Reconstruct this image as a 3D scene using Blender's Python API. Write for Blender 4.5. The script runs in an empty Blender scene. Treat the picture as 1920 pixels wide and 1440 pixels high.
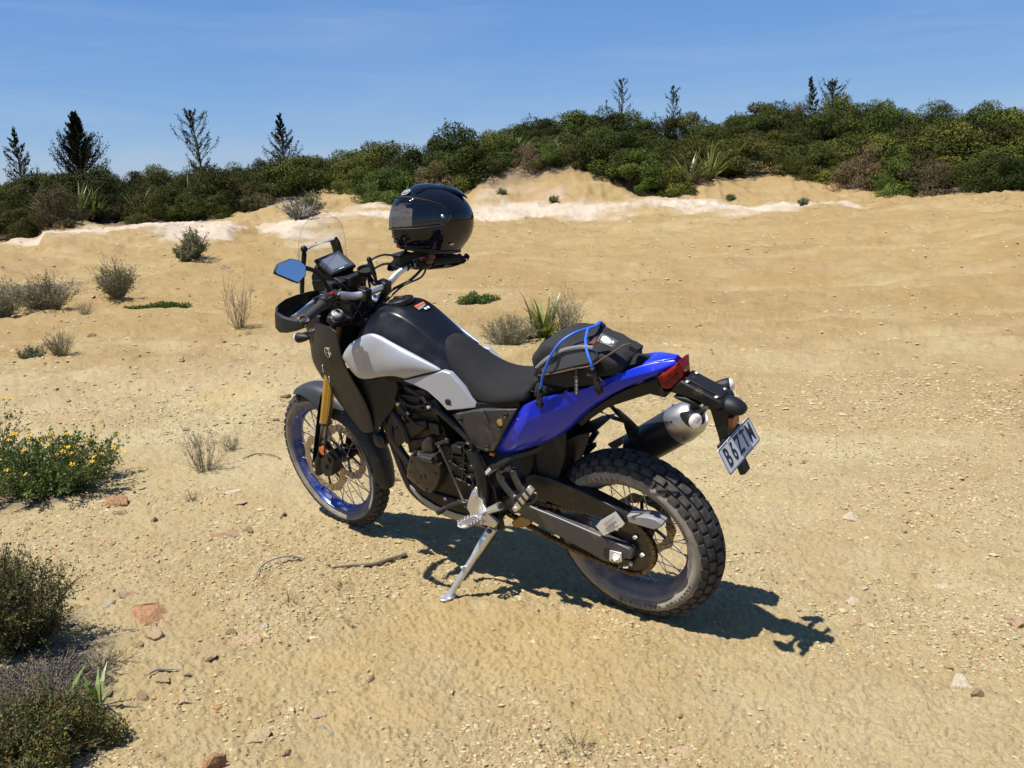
import bpy, bmesh, math, random
import numpy as np
from mathutils import Vector, Matrix
R = math.radians
random.seed(7)
scene = bpy.context.scene
COL0 = scene.collection

# ---------------------------------------------------------------- camera, sky, sun, exposure
cam_d = bpy.data.cameras.new('camera')
cam = bpy.data.objects.new('camera', cam_d); COL0.objects.link(cam)
cam_d.sensor_fit = 'HORIZONTAL'; cam_d.sensor_width = 36.0
cam_d.lens = 36.0 * 1613.25 / 1920.0
cam_d.clip_start = 0.05; cam_d.clip_end = 2000
CAM = Vector((-1.417167, 2.622925, 1.544329))
_M = (Matrix.Rotation(3.796013, 3, 'Z') @ Matrix.Rotation(math.pi / 2 - 0.223178, 3, 'X') @ Matrix.Rotation(-0.03152, 3, 'Z'))
cam.matrix_world = Matrix.Translation(CAM) @ _M.to_4x4()
scene.camera = cam

SUN_EL, SUN_AZ = R(65.5), R(60.0)          # azimuth counter-clockwise from world +X
world = bpy.data.worlds.new('World'); scene.world = world
world.use_nodes = True
wn, wl = world.node_tree.nodes, world.node_tree.links
wn.clear()
w_out = wn.new('ShaderNodeOutputWorld'); w_bg = wn.new('ShaderNodeBackground')
sky = wn.new('ShaderNodeTexSky'); sky.sky_type = 'NISHITA'
sky.sun_disc = False; sky.sun_elevation = SUN_EL; sky.sun_rotation = math.pi / 2 - SUN_AZ
sky.altitude = 0; sky.air_density = 1.0; sky.dust_density = 0.0; sky.ozone_density = 3.0
w_bg.inputs['Strength'].default_value = 0.058
# faint streaks of cirrus, all the way round
tc = wn.new('ShaderNodeTexCoord'); mp = wn.new('ShaderNodeMapping')
mp.inputs['Rotation'].default_value = (0.05, 0.08, 0.45); mp.inputs['Scale'].default_value = (1.1, 1.3, 9.0)
nz = wn.new('ShaderNodeTexNoise'); nz.inputs['Scale'].default_value = 2.6; nz.inputs['Detail'].default_value = 7
nz.inputs['Roughness'].default_value = 0.62; nz.inputs['Distortion'].default_value = 0.5
rp = wn.new('ShaderNodeValToRGB')
rp.color_ramp.elements[0].position = 0.44; rp.color_ramp.elements[0].color = (0, 0, 0, 1)
rp.color_ramp.elements[1].position = 0.80; rp.color_ramp.elements[1].color = (0.16, 0.16, 0.16, 1)
mx = wn.new('ShaderNodeMix'); mx.data_type = 'RGBA'
mx.inputs['B'].default_value = (6.5, 7.0, 7.6, 1)
hsv = wn.new('ShaderNodeHueSaturation')
hsv.inputs['Saturation'].default_value = 1.22; hsv.inputs['Value'].default_value = 1.0
wl.new(tc.outputs['Generated'], mp.inputs['Vector']); wl.new(mp.outputs['Vector'], nz.inputs['Vector'])
wl.new(nz.outputs['Fac'], rp.inputs['Fac']); wl.new(rp.outputs['Color'], mx.inputs['Factor'])
wl.new(sky.outputs['Color'], hsv.inputs['Color']); sb = wn.new('ShaderNodeMix'); sb.data_type = 'RGBA'; sb.inputs['Factor'].default_value = 0.50; sb.inputs['B'].default_value = (1.4, 3.1, 7.6, 1)
wl.new(hsv.outputs['Color'], sb.inputs['A']); wl.new(sb.outputs['Result'], mx.inputs['A'])
wl.new(mx.outputs['Result'], w_bg.inputs['Color']); wl.new(w_bg.outputs['Background'], w_out.inputs['Surface'])

sun_d = bpy.data.lights.new('sun', 'SUN'); sun_d.energy = 5.0; sun_d.angle = R(0.53); sun_d.color = (1.0, 0.955, 0.88)
sun = bpy.data.objects.new('sun', sun_d); COL0.objects.link(sun)
SUN_DIR = Vector((math.cos(SUN_EL) * math.cos(SUN_AZ), math.cos(SUN_EL) * math.sin(SUN_AZ), math.sin(SUN_EL)))
sun.rotation_euler = SUN_DIR.to_track_quat('Z', 'Y').to_euler()
sun.location = (0, 0, 20)
vs = scene.view_settings
vs.view_transform = 'Standard'; vs.look = 'None'; vs.exposure = 0.82; vs.gamma = 1.0; vs.use_curve_mapping = False
scene.render.engine = 'CYCLES'
scene.cycles.max_bounces = 8; scene.cycles.transparent_max_bounces = 12
scene.cycles.use_denoising = True; scene.cycles.denoising_prefilter = 'ACCURATE'

# ---------------------------------------------------------------- helpers
def link(o, parent=None):
    COL0.objects.link(o)
    if parent is not None: o.parent = parent
    return o
def tag(o, label=None, cat=None, group=None, kind=None):
    if label: o['label'] = label
    if cat: o['category'] = cat
    if group: o['group'] = group
    if kind: o['kind'] = kind
    return o
def empty(name, loc=(0, 0, 0), rot=(0, 0, 0), parent=None):
    o = bpy.data.objects.new(name, None); o.location = loc; o.rotation_euler = rot
    o.empty_display_size = 0.1
    return link(o, parent)
def copy_tree(o, parent=None):
    c = o.copy(); COL0.objects.link(c); c.parent = parent
    for ch in list(o.children): copy_tree(ch, c)
    return c
def smooth_path(pts, n=6, closed=False):
    P = [Vector(p) for p in pts]; out = []
    m = len(P); rng = m if closed else m - 1
    for i in range(rng):
        if closed: p0, p1, p2, p3 = P[i - 1], P[i], P[(i + 1) % m], P[(i + 2) % m]
        else: p0, p1, p2, p3 = P[max(i - 1, 0)], P[i], P[i + 1], P[min(i + 2, m - 1)]
        for k in range(n):
            t = k / n
            out.append(0.5 * ((2 * p1) + (p2 - p0) * t + (2 * p0 - 5 * p1 + 4 * p2 - p3) * t * t + (3 * p1 - p0 - 3 * p2 + p3) * t ** 3))
    if not closed: out.append(P[-1].copy())
    return out
def basis(d):
    d = Vector(d).normalized()
    a = Vector((0, 0, 1)) if abs(d.z) < 0.9 else Vector((1, 0, 0))
    u = d.cross(a).normalized(); v = u.cross(d).normalized()
    return d, u, v

class MB:
    """collects shapes, then links them as one mesh object"""
    def __init__(s): s.v = []; s.f = []; s.m = []
    def add(s, vs, fs, mi=0):
        o = len(s.v); s.v.extend([tuple(v) for v in vs])
        for f in fs: s.f.append(tuple(o + i for i in f)); s.m.append(mi)
        return s
    def tube(s, pts, r, n=10, mi=0, cap=True, sm=0, closed=False, flat=1.0):
        if sm: 
            k = len(pts)
            if not isinstance(r, (int, float)):
                rr = []; 
                for i in range(k - 1): rr += [r[i] + (r[i + 1] - r[i]) * j / sm for j in range(sm)]
                r = rr + [r[-1]]
            pts = smooth_path(pts, sm, closed)
        P = [Vector(p) for p in pts]; m = len(P)
        rs = [r] * m if isinstance(r, (int, float)) else list(r)
        vs = []; fs = []
        prev = None
        for i in range(m):
            if closed: d = P[(i + 1) % m] - P[i - 1]
            else: d = P[min(i + 1, m - 1)] - P[max(i - 1, 0)]
            if d.length < 1e-9: d = Vector((0, 0, 1))
            d.normalize()
            if prev is None: _, u, v = basis(d)
            else:
                u = (prev - d * prev.dot(d))
                if u.length < 1e-6: _, u, v = basis(d)
                u.normalize(); v = d.cross(u)
            prev = u
            for k in range(n):
                a = 2 * math.pi * k / n
                vs.append(P[i] + (u * math.cos(a) + v * math.sin(a) * flat) * rs[i])
        for i in range(m if closed else m - 1):
            j = (i + 1) % m
            for k in range(n):
                k2 = (k + 1) % n
                fs.append((i * n + k, i * n + k2, j * n + k2, j * n + k))
        if cap and not closed:
            fs.append(tuple(range(n - 1, -1, -1))); fs.append(tuple((m - 1) * n + k for k in range(n)))
        return s.add(vs, fs, mi)
    def cyl(s, a, b, r, n=16, mi=0, r2=None):
        return s.tube([a, b], [r, r if r2 is None else r2], n, mi)
    def box(s, c, size, rot=None, mi=0):
        c = Vector(c); h = Vector(size) / 2
        vs = [Vector((x * h.x, y * h.y, z * h.z)) for x in (-1, 1) for y in (-1, 1) for z in (-1, 1)]
        if rot is not None: vs = [rot @ v for v in vs]
        return s.add([c + v for v in vs], [(0, 1, 3, 2), (4, 6, 7, 5), (0, 4, 5, 1), (2, 3, 7, 6), (0, 2, 6, 4), (1, 5, 7, 3)], mi)
    def bar(s, a, b, w, h, up=(0, 0, 1), mi=0, w2=None, h2=None):
        a, b = Vector(a), Vector(b); d = (b - a).normalized(); up = Vector(up)
        sd = d.cross(up).normalized(); up = sd.cross(d)
        vs = []
        for p, ww, hh in ((a, w, h), (b, w2 or w, h2 or h)):
            for sx, sy in ((-1, -1), (1, -1), (1, 1), (-1, 1)): vs.append(p + sd * sx * ww / 2 + up * sy * hh / 2)
        return s.add(vs, [(0, 3, 2, 1), (4, 5, 6, 7), (0, 1, 5, 4), (1, 2, 6, 5), (2, 3, 7, 6), (3, 0, 4, 7)], mi)
    def prism(s, poly, off, mi=0):
        P = [Vector(p) for p in poly]; off = Vector(off); n = len(P)
        nrm = Vector((0, 0, 0))
        for i in range(n): nrm += P[i].cross(P[(i + 1) % n])
        if nrm.dot(off) > 0: P = P[::-1]
        vs = P + [p + off for p in P]
        fs = [tuple(range(n)), tuple(range(2 * n - 1, n - 1, -1))]
        for i in range(n):
            j = (i + 1) % n
            fs.append((j, i, n + i, n + j))
        return s.add(vs, fs, mi)
    def lathe(s, prof, c=(0, 0, 0), axis=(0, 1, 0), n=32, mi=0, a0=0.0, a1=None, closed_prof=False):
        """prof: (radius, height along axis)"""
        c = Vector(c); d, u, v = basis(axis); full = a1 is None
        m = n if full else n + 1; k = len(prof); vs = []; fs = []
        for i in range(m):
            a = 2 * math.pi * i / n if full else a0 + (a1 - a0) * i / n
            for r, h in prof: vs.append(c + (u * math.cos(a) + v * math.sin(a)) * r + d * h)
        for i in range(n):
            j = (i + 1) % m
            for q in range(k if closed_prof else k - 1):
                q2 = (q + 1) % k
                fs.append((i * k + q, j * k + q, j * k + q2, i * k + q2))
        return s.add(vs, fs, mi)
    def grid(s, rows, mi=0, cu=False, cv=False):
        nr, nc = len(rows), len(rows[0]); vs = [p for r in rows for p in r]; fs = []
        for i in range(nr if cu else nr - 1):
            for j in range(nc if cv else nc - 1):
                i2, j2 = (i + 1) % nr, (j + 1) % nc
                fs.append((i * nc + j, i * nc + j2, i2 * nc + j2, i2 * nc + j))
        return s.add(vs, fs, mi)
    def sphere(s, c, r, n=12, mi=0, rot=None):
        c = Vector(c); r = Vector((r, r, r)) if isinstance(r, (int, float)) else Vector(r)
        rows = []
        for i in range(n // 2 + 1):
            t = math.pi * i / (n // 2)
            row = []
            for j in range(n):
                a = 2 * math.pi * j / n
                p = Vector((r.x * math.sin(t) * math.cos(a), r.y * math.sin(t) * math.sin(a), r.z * math.cos(t)))
                row.append(c + (rot @ p if rot is not None else p))
            rows.append(row)
        return s.grid(rows, mi, cv=True)
    def mirrored(s):
        o = MB(); o.v = [(x, -y, z) for x, y, z in s.v]; o.f = [f[::-1] for f in s.f]; o.m = list(s.m); return o
    def moved(s, M):
        o = MB(); o.v = [tuple(M @ Vector(v)) for v in s.v]; o.f = list(s.f); o.m = list(s.m); return o
    def mesh(s, name, mats, ang=40, fix=True):
        me = bpy.data.meshes.new(name)
        me.from_pydata(s.v, [], s.f)
        for m in (mats if isinstance(mats, (list, tuple)) else [mats]): me.materials.append(m)
        me.polygons.foreach_set('material_index', s.m)
        if fix:
            bm = bmesh.new(); bm.from_mesh(me)
            bmesh.ops.remove_doubles(bm, verts=bm.verts, dist=1e-6)
            bmesh.ops.dissolve_degenerate(bm, edges=bm.edges, dist=1e-7)
            bmesh.ops.recalc_face_normals(bm, faces=bm.faces)
            bm.to_mesh(me); bm.free()
        if ang:
            me.polygons.foreach_set('use_smooth', [True] * len(me.polygons))
            me.set_sharp_from_angle(angle=R(ang))
        me.update()
        return me
    def build(s, name, mats, parent=None, ang=40, bevel=0, sub=0, thick=0, seg=2, fix=True, off=-1, crease=None):
        me = s.mesh(name, mats, 0 if sub else ang, fix)
        o = bpy.data.objects.new(name, me); link(o, parent)
        if sub: me.polygons.foreach_set('use_smooth', [True] * len(me.polygons))
        if crease:
            at = me.attributes.new('crease_edge', 'FLOAT', 'EDGE')
            vals = []
            for e in me.edges:
                a, b = me.vertices[e.vertices[0]].co, me.vertices[e.vertices[1]].co
                vals.append(crease(a, b))
            at.data.foreach_set('value', vals)
        if thick:
            md = o.modifiers.new('solid', 'SOLIDIFY'); md.thickness = thick; md.offset = off
        if sub:
            md = o.modifiers.new('sub', 'SUBSURF'); md.levels = sub; md.render_levels = sub
        if bevel:
            md = o.modifiers.new('bev', 'BEVEL'); md.width = bevel; md.segments = seg; md.limit_method = 'ANGLE'; md.angle_limit = R(35)
            md.harden_normals = False
        return o

# ---------------------------------------------------------------- materials
def mat(name, col, rough=0.5, metal=0.0, spec=0.5, coat=0.0, var=0.0, scale=30.0, bump=0.0, bscale=200.0,
        dust=0.0, dcol=(0.36, 0.28, 0.17), dscale=9.0, trans=0.0, ior=1.45, alpha=1.0, sheen=0.0, rvar=0.0, aniso=0.0):
    m = bpy.data.materials.new(name); m.use_nodes = True
    nt = m.node_tree; N, L = nt.nodes, nt.links; b = N['Principled BSDF']
    b.inputs['Roughness'].default_value = rough; b.inputs['Metallic'].default_value = metal
    b.inputs['Specular IOR Level'].default_value = spec; b.inputs['Coat Weight'].default_value = coat
    b.inputs['Coat Roughness'].default_value = 0.06
    b.inputs['IOR'].default_value = ior; b.inputs['Transmission Weight'].default_value = trans; b.inputs['Alpha'].default_value = alpha
    if sheen: b.inputs['Sheen Weight'].default_value = sheen
    tcn = N.new('ShaderNodeTexCoord')
    src = None
    rgb = N.new('ShaderNodeRGB'); rgb.outputs[0].default_value = (*col, 1); src = rgb.outputs[0]
    if var:
        n1 = N.new('ShaderNodeTexNoise'); n1.inputs['Scale'].default_value = scale; n1.inputs['Detail'].default_value = 6
        L.new(tcn.outputs['Object'], n1.inputs['Vector'])
        mr = N.new('ShaderNodeMapRange'); mr.inputs['From Min'].default_value = 0.3; mr.inputs['From Max'].default_value = 0.7
        mr.inputs['To Min'].default_value = 1 - var; mr.inputs['To Max'].default_value = 1 + var
        L.new(n1.outputs['Fac'], mr.inputs['Value'])
        mm = N.new('ShaderNodeMix'); mm.data_type = 'RGBA'; mm.blend_type = 'MULTIPLY'; mm.inputs['Factor'].default_value = 1
        L.new(src, mm.inputs['A']); L.new(mr.outputs['Result'], mm.inputs['B']); src = mm.outputs['Result']
    fac = None
    if dust:
        n2 = N.new('ShaderNodeTexNoise'); n2.inputs['Scale'].default_value = dscale; n2.inputs['Detail'].default_value = 8; n2.inputs['Roughness'].default_value = 0.68
        L.new(tcn.outputs['Object'], n2.inputs['Vector'])
        r2 = N.new('ShaderNodeMapRange'); r2.inputs['From Min'].default_value = 0.62 - 0.42 * dust; r2.inputs['From Max'].default_value = 0.86 - 0.30 * dust
        r2.inputs['To Max'].default_value = min(1, 0.35 + 0.6 * dust); L.new(n2.outputs['Fac'], r2.inputs['Value'])
        m2 = N.new('ShaderNodeMix'); m2.data_type = 'RGBA'; m2.inputs['B'].default_value = (*dcol, 1)
        L.new(r2.outputs['Result'], m2.inputs['Factor']); L.new(src, m2.inputs['A']); src = m2.outputs['Result']
        fac = r2.outputs['Result']
        rr = N.new('ShaderNodeMapRange'); rr.inputs['To Min'].default_value = rough; rr.inputs['To Max'].default_value = 0.9
        L.new(fac, rr.inputs['Value']); L.new(rr.outputs['Result'], b.inputs['Roughness'])
        if metal:
            rm = N.new('ShaderNodeMapRange'); rm.inputs['To Min'].default_value = metal; rm.inputs['To Max'].default_value = 0.0
            L.new(fac, rm.inputs['Value']); L.new(rm.outputs['Result'], b.inputs['Metallic'])
    elif rvar:
        n3 = N.new('ShaderNodeTexNoise'); n3.inputs['Scale'].default_value = 14; n3.inputs['Detail'].default_value = 7
        L.new(tcn.outputs['Object'], n3.inputs['Vector'])
        r3 = N.new('ShaderNodeMapRange'); r3.inputs['From Min'].default_value = 0.3; r3.inputs['From Max'].default_value = 0.7
        r3.inputs['To Min'].default_value = max(0.02, rough - rvar); r3.inputs['To Max'].default_value = rough + rvar
        L.new(n3.outputs['Fac'], r3.inputs['Value']); L.new(r3.outputs['Result'], b.inputs['Roughness'])
    L.new(src, b.inputs['Base Color'])
    if bump:
        n4 = N.new('ShaderNodeTexNoise'); n4.inputs['Scale'].default_value = bscale; n4.inputs['Detail'].default_value = 3
        L.new(tcn.outputs['Object'], n4.inputs['Vector'])
        bp = N.new('ShaderNodeBump'); bp.inputs['Strength'].default_value = bump; bp.inputs['Distance'].default_value = 0.002
        L.new(n4.outputs['Fac'], bp.inputs['Height']); L.new(bp.outputs['Normal'], b.inputs['Normal'])
    return m

# ---------------------------------------------------------------- ground
def _hash(ix, iy, seed):
    h = (ix.astype(np.int64) * 374761393 + iy.astype(np.int64) * 668265263 + seed * 1442695041) & 0xFFFFFFFF
    h = ((h ^ (h >> 13)) * 1274126177) & 0xFFFFFFFF
    return ((h ^ (h >> 16)) & 0xFFFF) / 65535.0
def vnoise(x, y, seed=0):
    ix, iy = np.floor(x), np.floor(y); fx, fy = x - ix, y - iy
    fx = fx * fx * fx * (fx * (fx * 6 - 15) + 10); fy = fy * fy * fy * (fy * (fy * 6 - 15) + 10)
    a, b = _hash(ix, iy, seed), _hash(ix + 1, iy, seed); c, d = _hash(ix, iy + 1, seed), _hash(ix + 1, iy + 1, seed)
    return (a + (b - a) * fx) * (1 - fy) + (c + (d - c) * fx) * fy
def fbm(x, y, octv=4, seed=0, gain=0.5):
    s = 0; a = 1; t = 0
    for i in range(octv):
        ca, sa = math.cos(0.6 * i + 0.4), math.sin(0.6 * i + 0.4); q = 2.03 ** i
        s = s + a * vnoise((x * ca - y * sa) * q + 17.3 * i, (x * sa + y * ca) * q - 9.1 * i, seed + i); t += a; a *= gain
    return s / t
def sstep(a, b, x):
    t = np.clip((x - a) / (b - a), 0, 1); return t * t * (3 - 2 * t)
CX, CY, CZ = CAM
# terrain profiles: (bearing from the viewpoint, [(distance, height)])
PROF = [
    (-0.13295,[(22,0.8438),(23.6,0.8722),(28,0.9704),(42,1.6497)]),
    (-0.32914,[(22,0.5726),(23.6,0.6194),(28,0.7389),(42,1.4139)]),
    (-0.40353,[(21,0.4917),(23.0,0.6317),(28,0.71),(42,1.4432)]),
    (-0.42204,[(21,0.4889),(23.0,0.6553),(28,0.7563),(42,1.4801)]),
    (-0.43144,[(21,0.4987),(22.6,0.9213),(28,0.861),(42,1.4879)]),
    (-0.48983,[(21,0.4702),(23.0,0.9068),(28,0.8442),(42,1.5813)]),
    (-0.59445,[(21,0.4204),(23.5,0.7947),(28,0.7938),(42,1.7633)]),
    (-0.63305,[(21,0.4768),(24,0.6011),(28,0.9094),(42,1.8796)]),
    (-0.684,[(19.5,0.3235),(23,0.831),(29,1.1822),(42,1.888)]),
    (-0.77764,[(19.5,0.3592),(23.5,0.9269),(29,1.175),(42,2.1124)]),
    (-0.86785,[(20,0.4663),(25,0.7965),(28,1.1893),(30,1.5534),(42,2.3936)]),
    (-0.88909,[(20,0.4642),(25,0.7794),(28,1.237),(30,1.8161),(30.4,2.1044),(42,2.7587)]),
    (-0.94682,[(20,0.4643),(25,0.7646),(28,1.2371),(30,1.8689),(30.4,2.1931),(42,3.3183)]),
    (-1.00139,[(20,0.4696),(25,0.7546),(28,1.2408),(30,1.8882),(30.4,2.1409),(42,3.4374)]),
    (-1.09705,[(20,0.4947),(25,0.764),(28,1.0642),(30.5,1.5361),(42,3.0063)]),
    (-1.17256,[(20,0.5344),(25,0.79),(28,1.0223),(32,1.698),(44,3.3444)]),
    (-1.22325,[(20,0.5395),(25,0.7747),(28,1.0007),(33,1.759),(45,3.9819)]),
    (-1.29369,[(20,0.5858),(24,0.7958),(27,0.9419),(31,1.3486),(44,3.6796)]),
    (-1.37043,[(20,0.6532),(23,0.8294),(26,0.9175),(30,1.2857),(44,3.1818)]),
    (-1.45103,[(19,0.7203),(22,0.8627),(25,1.0009),(29,1.329),(44,2.9079)]),
    (-1.70686,[(19,0.762),(22,0.8429),(25,0.9368),(29,1.1075),(44,2.4938)]),
]
PROF.sort(key=lambda t: t[0])
P_AZ = np.array([p[0] for p in PROF])
RS = np.concatenate([np.linspace(0, 50, 251), np.linspace(51, 1500, 200)])
def _prof_tab(pr):
    r = [0, 11, 14] + [a for a, b in pr] + [70, 110, 1500]; z = [0, 0, 0.0] + [b for a, b in pr] + [pr[-1][1] * 0.8, 0.0, 0.0]
    zz = np.interp(RS, r, z)
    k = np.array([0, 1, 6, 1, 0.]); k /= k.sum()
    pad = np.pad(zz[:251], 2, mode='edge'); zz[:251] = np.convolve(pad, k, 'valid')
    return zz
P_TAB = np.array([_prof_tab(p[1]) for p in PROF])
def base_height(x, y):
    dx, dy = x - CX, y - CY
    r = np.hypot(dx, dy); az = np.arctan2(dy, dx)
    mid = 0.5 * (P_AZ[0] + P_AZ[-1])
    az = (az - mid + np.pi) % (2 * np.pi) - np.pi + mid
    azc = np.clip(az, P_AZ[0], P_AZ[-1] - 1e-6)
    i = np.clip(np.searchsorted(P_AZ, azc, side='right') - 1, 0, len(P_AZ) - 2)
    t = (azc - P_AZ[i]) / (P_AZ[i + 1] - P_AZ[i]); t = t * t * (3 - 2 * t)
    ri = np.interp(r, RS, np.arange(len(RS))); i0 = np.clip(ri.astype(int), 0, len(RS) - 2); f = ri - i0
    za = P_TAB[i, i0] * (1 - f) + P_TAB[i, i0 + 1] * f
    zb = P_TAB[i + 1, i0] * (1 - f) + P_TAB[i + 1, i0 + 1] * f
    return za * (1 - t) + zb * t
# old wheel tracks that cross the flat: (offset, slope, curve, centre) of each line, in metres across and away
TRACKS = [(8.6, .06, .012, -3.0), (10.1, .06, .012, -3.0), (12.4, -.10, .020, -6.5), (13.9, -.10, .020, -6.5), (16.5, .16, .008, 0.0), (18.0, .16, .008, 0.0), (20.8, -.05, .030, -9.0), (7.2, -.30, .015, -2.0)]
def track_field(x, y):
    u = (x - CX) * 0.793 + (y - CY) * 0.609; v = (x - CX) * 0.609 - (y - CY) * 0.793
    dz = np.zeros_like(u); m = np.zeros_like(u)
    wob = (vnoise(u * .8, v * .0 + 3.0, 5) - .5) * .35
    for k, (v0, sl, cv, uc) in enumerate(TRACKS):
        f = v0 + sl * u + cv * (u - uc) ** 2 + wob; g = sl + 2 * cv * (u - uc); d = np.abs(v - f) / np.sqrt(1 + g * g)
        on = sstep(.25, .55, vnoise(u * .22 + k * 7, v * .22, 9))
        dz += on * (-.016 * np.exp(-(d / .10) ** 2) + .008 * np.exp(-((d - .22) / .09) ** 2)); m = np.maximum(m, on * np.exp(-(d / .13) ** 2))
    return dz, m
def height(x, y):
    x = np.asarray(x, float); y = np.asarray(y, float)
    r = np.hypot(x - CX, y - CY)
    z = base_height(x, y)
    u0 = (x - CX) * 0.793 + (y - CY) * 0.609; v0 = -(x - CX) * 0.609 + (y - CY) * 0.793
    z = z + track_field(x, y)[0]
    far = sstep(9, 26, r)
    z = z + (fbm(x * 3.6, y * 3.6, 4, 13) - 0.5) * 0.075 * sstep(4, 9, r) + (np.abs(fbm(u0 * .9, v0 * 5.0, 3, 19) - .5) - .12) * 0.10 * sstep(5, 9, r) * (1 - sstep(24, 28, r))
    z = z + (fbm(x * 0.35, y * 0.35, 3, 3) - 0.5) * 0.30 * far
    z = z + (fbm(x * 1.3, y * 1.3, 3, 11) - 0.5) * (0.035 + 0.09 * far)
    # wheel ruts and scuffs that run across the far flat
    u = (x - CX) * 0.793 + (y - CY) * 0.609; v = -(x - CX) * 0.609 + (y - CY) * 0.793
    rut = fbm(u * 0.25 + fbm(u * .3, v * .3, 2, 70) * 2, v * 1.7, 3, 21)
    z = z + (np.abs(rut - 0.5) * 2 - 0.3) * 0.16 * sstep(6, 14, r) * (1 - sstep(26, 32, r))
    # gully relief on the cut bank
    z = z + (fbm(u * 1.1, v * 0.4, 3, 33) - 0.5) * 0.30 * sstep(26, 29, r) + (np.abs(fbm(u * 2.3, v * 1.1, 4, 37) - 0.5) - .15) * -0.30 * sstep(20, 25, r)
    # fine crumbs and crusts near by
    near = 1 - sstep(9, 20, r)
    c1 = fbm(x * 9, y * 9, 3, 41); c2 = fbm(x * 30, y * 30, 3, 51); c3 = fbm(x * 85, y * 85, 2, 61)
    z = z + near * ((c1 - 0.5) * 0.020 + (np.abs(c2 - 0.5) - 0.12) * -0.016 * sstep(0.38, 0.62, c1) + (c2 - 0.5) * 0.012 + (c3 - 0.5) * 0.015 + (vnoise(x * 190, y * 190, 66) - 0.5) * 0.005 * (1 - sstep(3.2, 5, r)))
    return z
def hz(x, y): return float(height(np.array([x]), np.array([y]))[0])

def polar(az, rr):
    A, Q = np.meshgrid(az, rr); X = CX + Q * np.cos(A); Y = CY + Q * np.sin(A)
    return X, Y
AZ0 = math.atan2(-0.793, 0.609)
def ground_mesh():
    half = R(39)
    az = np.concatenate([np.linspace(AZ0 - half, AZ0 + half, 760), np.linspace(AZ0 + half, AZ0 - half + 2 * np.pi, 82)[1:-1]])
    rr = [0.25, 0.6, 1.0, 1.3, 1.5]; q = 1.6
    while q < 6: rr.append(q); q *= 1.0026
    while q < 46: rr.append(q); q *= 1.0085
    while q < 1500: rr.append(q); q *= 1.12
    rr = np.array(rr)
    X, Y = polar(az, rr); Zz = height(X, Y)
    nr, nc = X.shape
    co = np.stack([X, Y, Zz], -1).reshape(-1, 3)
    co = np.concatenate([co, [[CX, CY, 0.0]]])
    i, j = np.meshgrid(np.arange(nr - 1), np.arange(nc), indexing='ij'); j2 = (j + 1) % nc
    quads = np.stack([i * nc + j, (i + 1) * nc + j, (i + 1) * nc + j2, i * nc + j2], -1).reshape(-1, 4)
    jj = np.arange(nc); tris = np.stack([np.full(nc, nr * nc), jj, (jj + 1) % nc], -1)
    me = bpy.data.meshes.new('ground')
    me.vertices.add(len(co)); me.vertices.foreach_set('co', co.ravel())
    nl = quads.size + tris.size
    me.loops.add(nl); me.loops.foreach_set('vertex_index', np.concatenate([quads.ravel(), tris.ravel()]).astype(np.int32))
    npoly = len(quads) + len(tris); me.polygons.add(npoly)
    st = np.concatenate([np.arange(len(quads)) * 4, len(quads) * 4 + np.arange(len(tris)) * 3]).astype(np.int32)
    me.polygons.foreach_set('loop_start', st)
    me.polygons.foreach_set('use_smooth', np.ones(npoly, bool))
    me.update(calc_edges=True); me.validate()
    # where the pale clay shows, where leaf litter lies (places on the ground, in metres)
    x, y = co[:, 0], co[:, 1]
    r = np.hypot(x - CX, y - CY); u = (x - CX) * 0.793 + (y - CY) * 0.609
    az_ = np.arctan2(y - CY, x - CX)
    n1 = fbm(x * 0.5, y * 0.5, 4, 81)
    band = np.interp(az_, WHITE_AZ, WHITE_R)
    wid = np.interp(az_, WHITE_AZ, WHITE_W)
    white = np.clip(1.35 - np.abs(r - band) / np.maximum(wid, .01) + (n1 - 0.5) * 3.2, 0, 1) * (wid > 0.02)
    at = me.attributes.new('clay', 'FLOAT', 'POINT'); at.data.foreach_set('value', white.astype(np.float32))
    front = np.interp(az_, FRONT_AZ, FRONT_R)
    lit = sstep(0.0, 2.0, r - front + (n1 - .5) * 2.5) * 0.85
    for (px, py, rad) in LITTER: lit = np.maximum(lit, np.clip(1.3 - np.hypot(x - px, y - py) / rad + (fbm(x * 7, y * 7, 3, 90) - .5) * 1.6, 0, 1))
    at = me.attributes.new('litter', 'FLOAT', 'POINT'); at.data.foreach_set('value', lit.astype(np.float32))
    cut = sstep(29.75, 30.05, r) * (1 - sstep(30.7, 31.1, r)) * np.interp(az_, CUT_AZ, CUT_W) * np.clip(2.2 - np.abs(n1 - .5) * 14, 0, 1)
    at = me.attributes.new('cut', 'FLOAT', 'POINT'); at.data.foreach_set('value', np.clip(cut, 0, 1).astype(np.float32))
    oc = sstep(4.5, 11, r + (n1 - .5) * 5)
    at = me.attributes.new('ochre', 'FLOAT', 'POINT'); at.data.foreach_set('value', oc.astype(np.float32))
    at = me.attributes.new('track', 'FLOAT', 'POINT'); at.data.foreach_set('value', (np.clip(track_field(x, y)[1], 0, 1) * .22).astype(np.float32))
    # loose powdery patches (boot scuffs)
    pw = np.zeros(len(x))
    for (px, py, rad) in POWDER: pw = np.maximum(pw, np.clip(1.25 - np.hypot(x - px, y - py) / rad + (fbm(x * 5, y * 5, 3, 95) - .5) * 1.8, 0, 1))
    at = me.attributes.new('powder', 'FLOAT', 'POINT'); at.data.foreach_set('value', pw.astype(np.float32))
    return me
_w = [(-0.13295,0),(-0.3899,0),(-0.42204,24.2),(-0.44093,24.3),(-0.51515,24.6),(-0.60538,24.6),(-0.63305,0),(-0.66686,23.4),(-0.73039,24.3),(-0.80152,25.0),(-0.88605,26.0),(-0.94682,26.0),(-1.06742,26),(-1.17256,26),(-1.23981,26.3),(-1.31465,0),(-1.70686,0)]
_w.sort()
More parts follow.
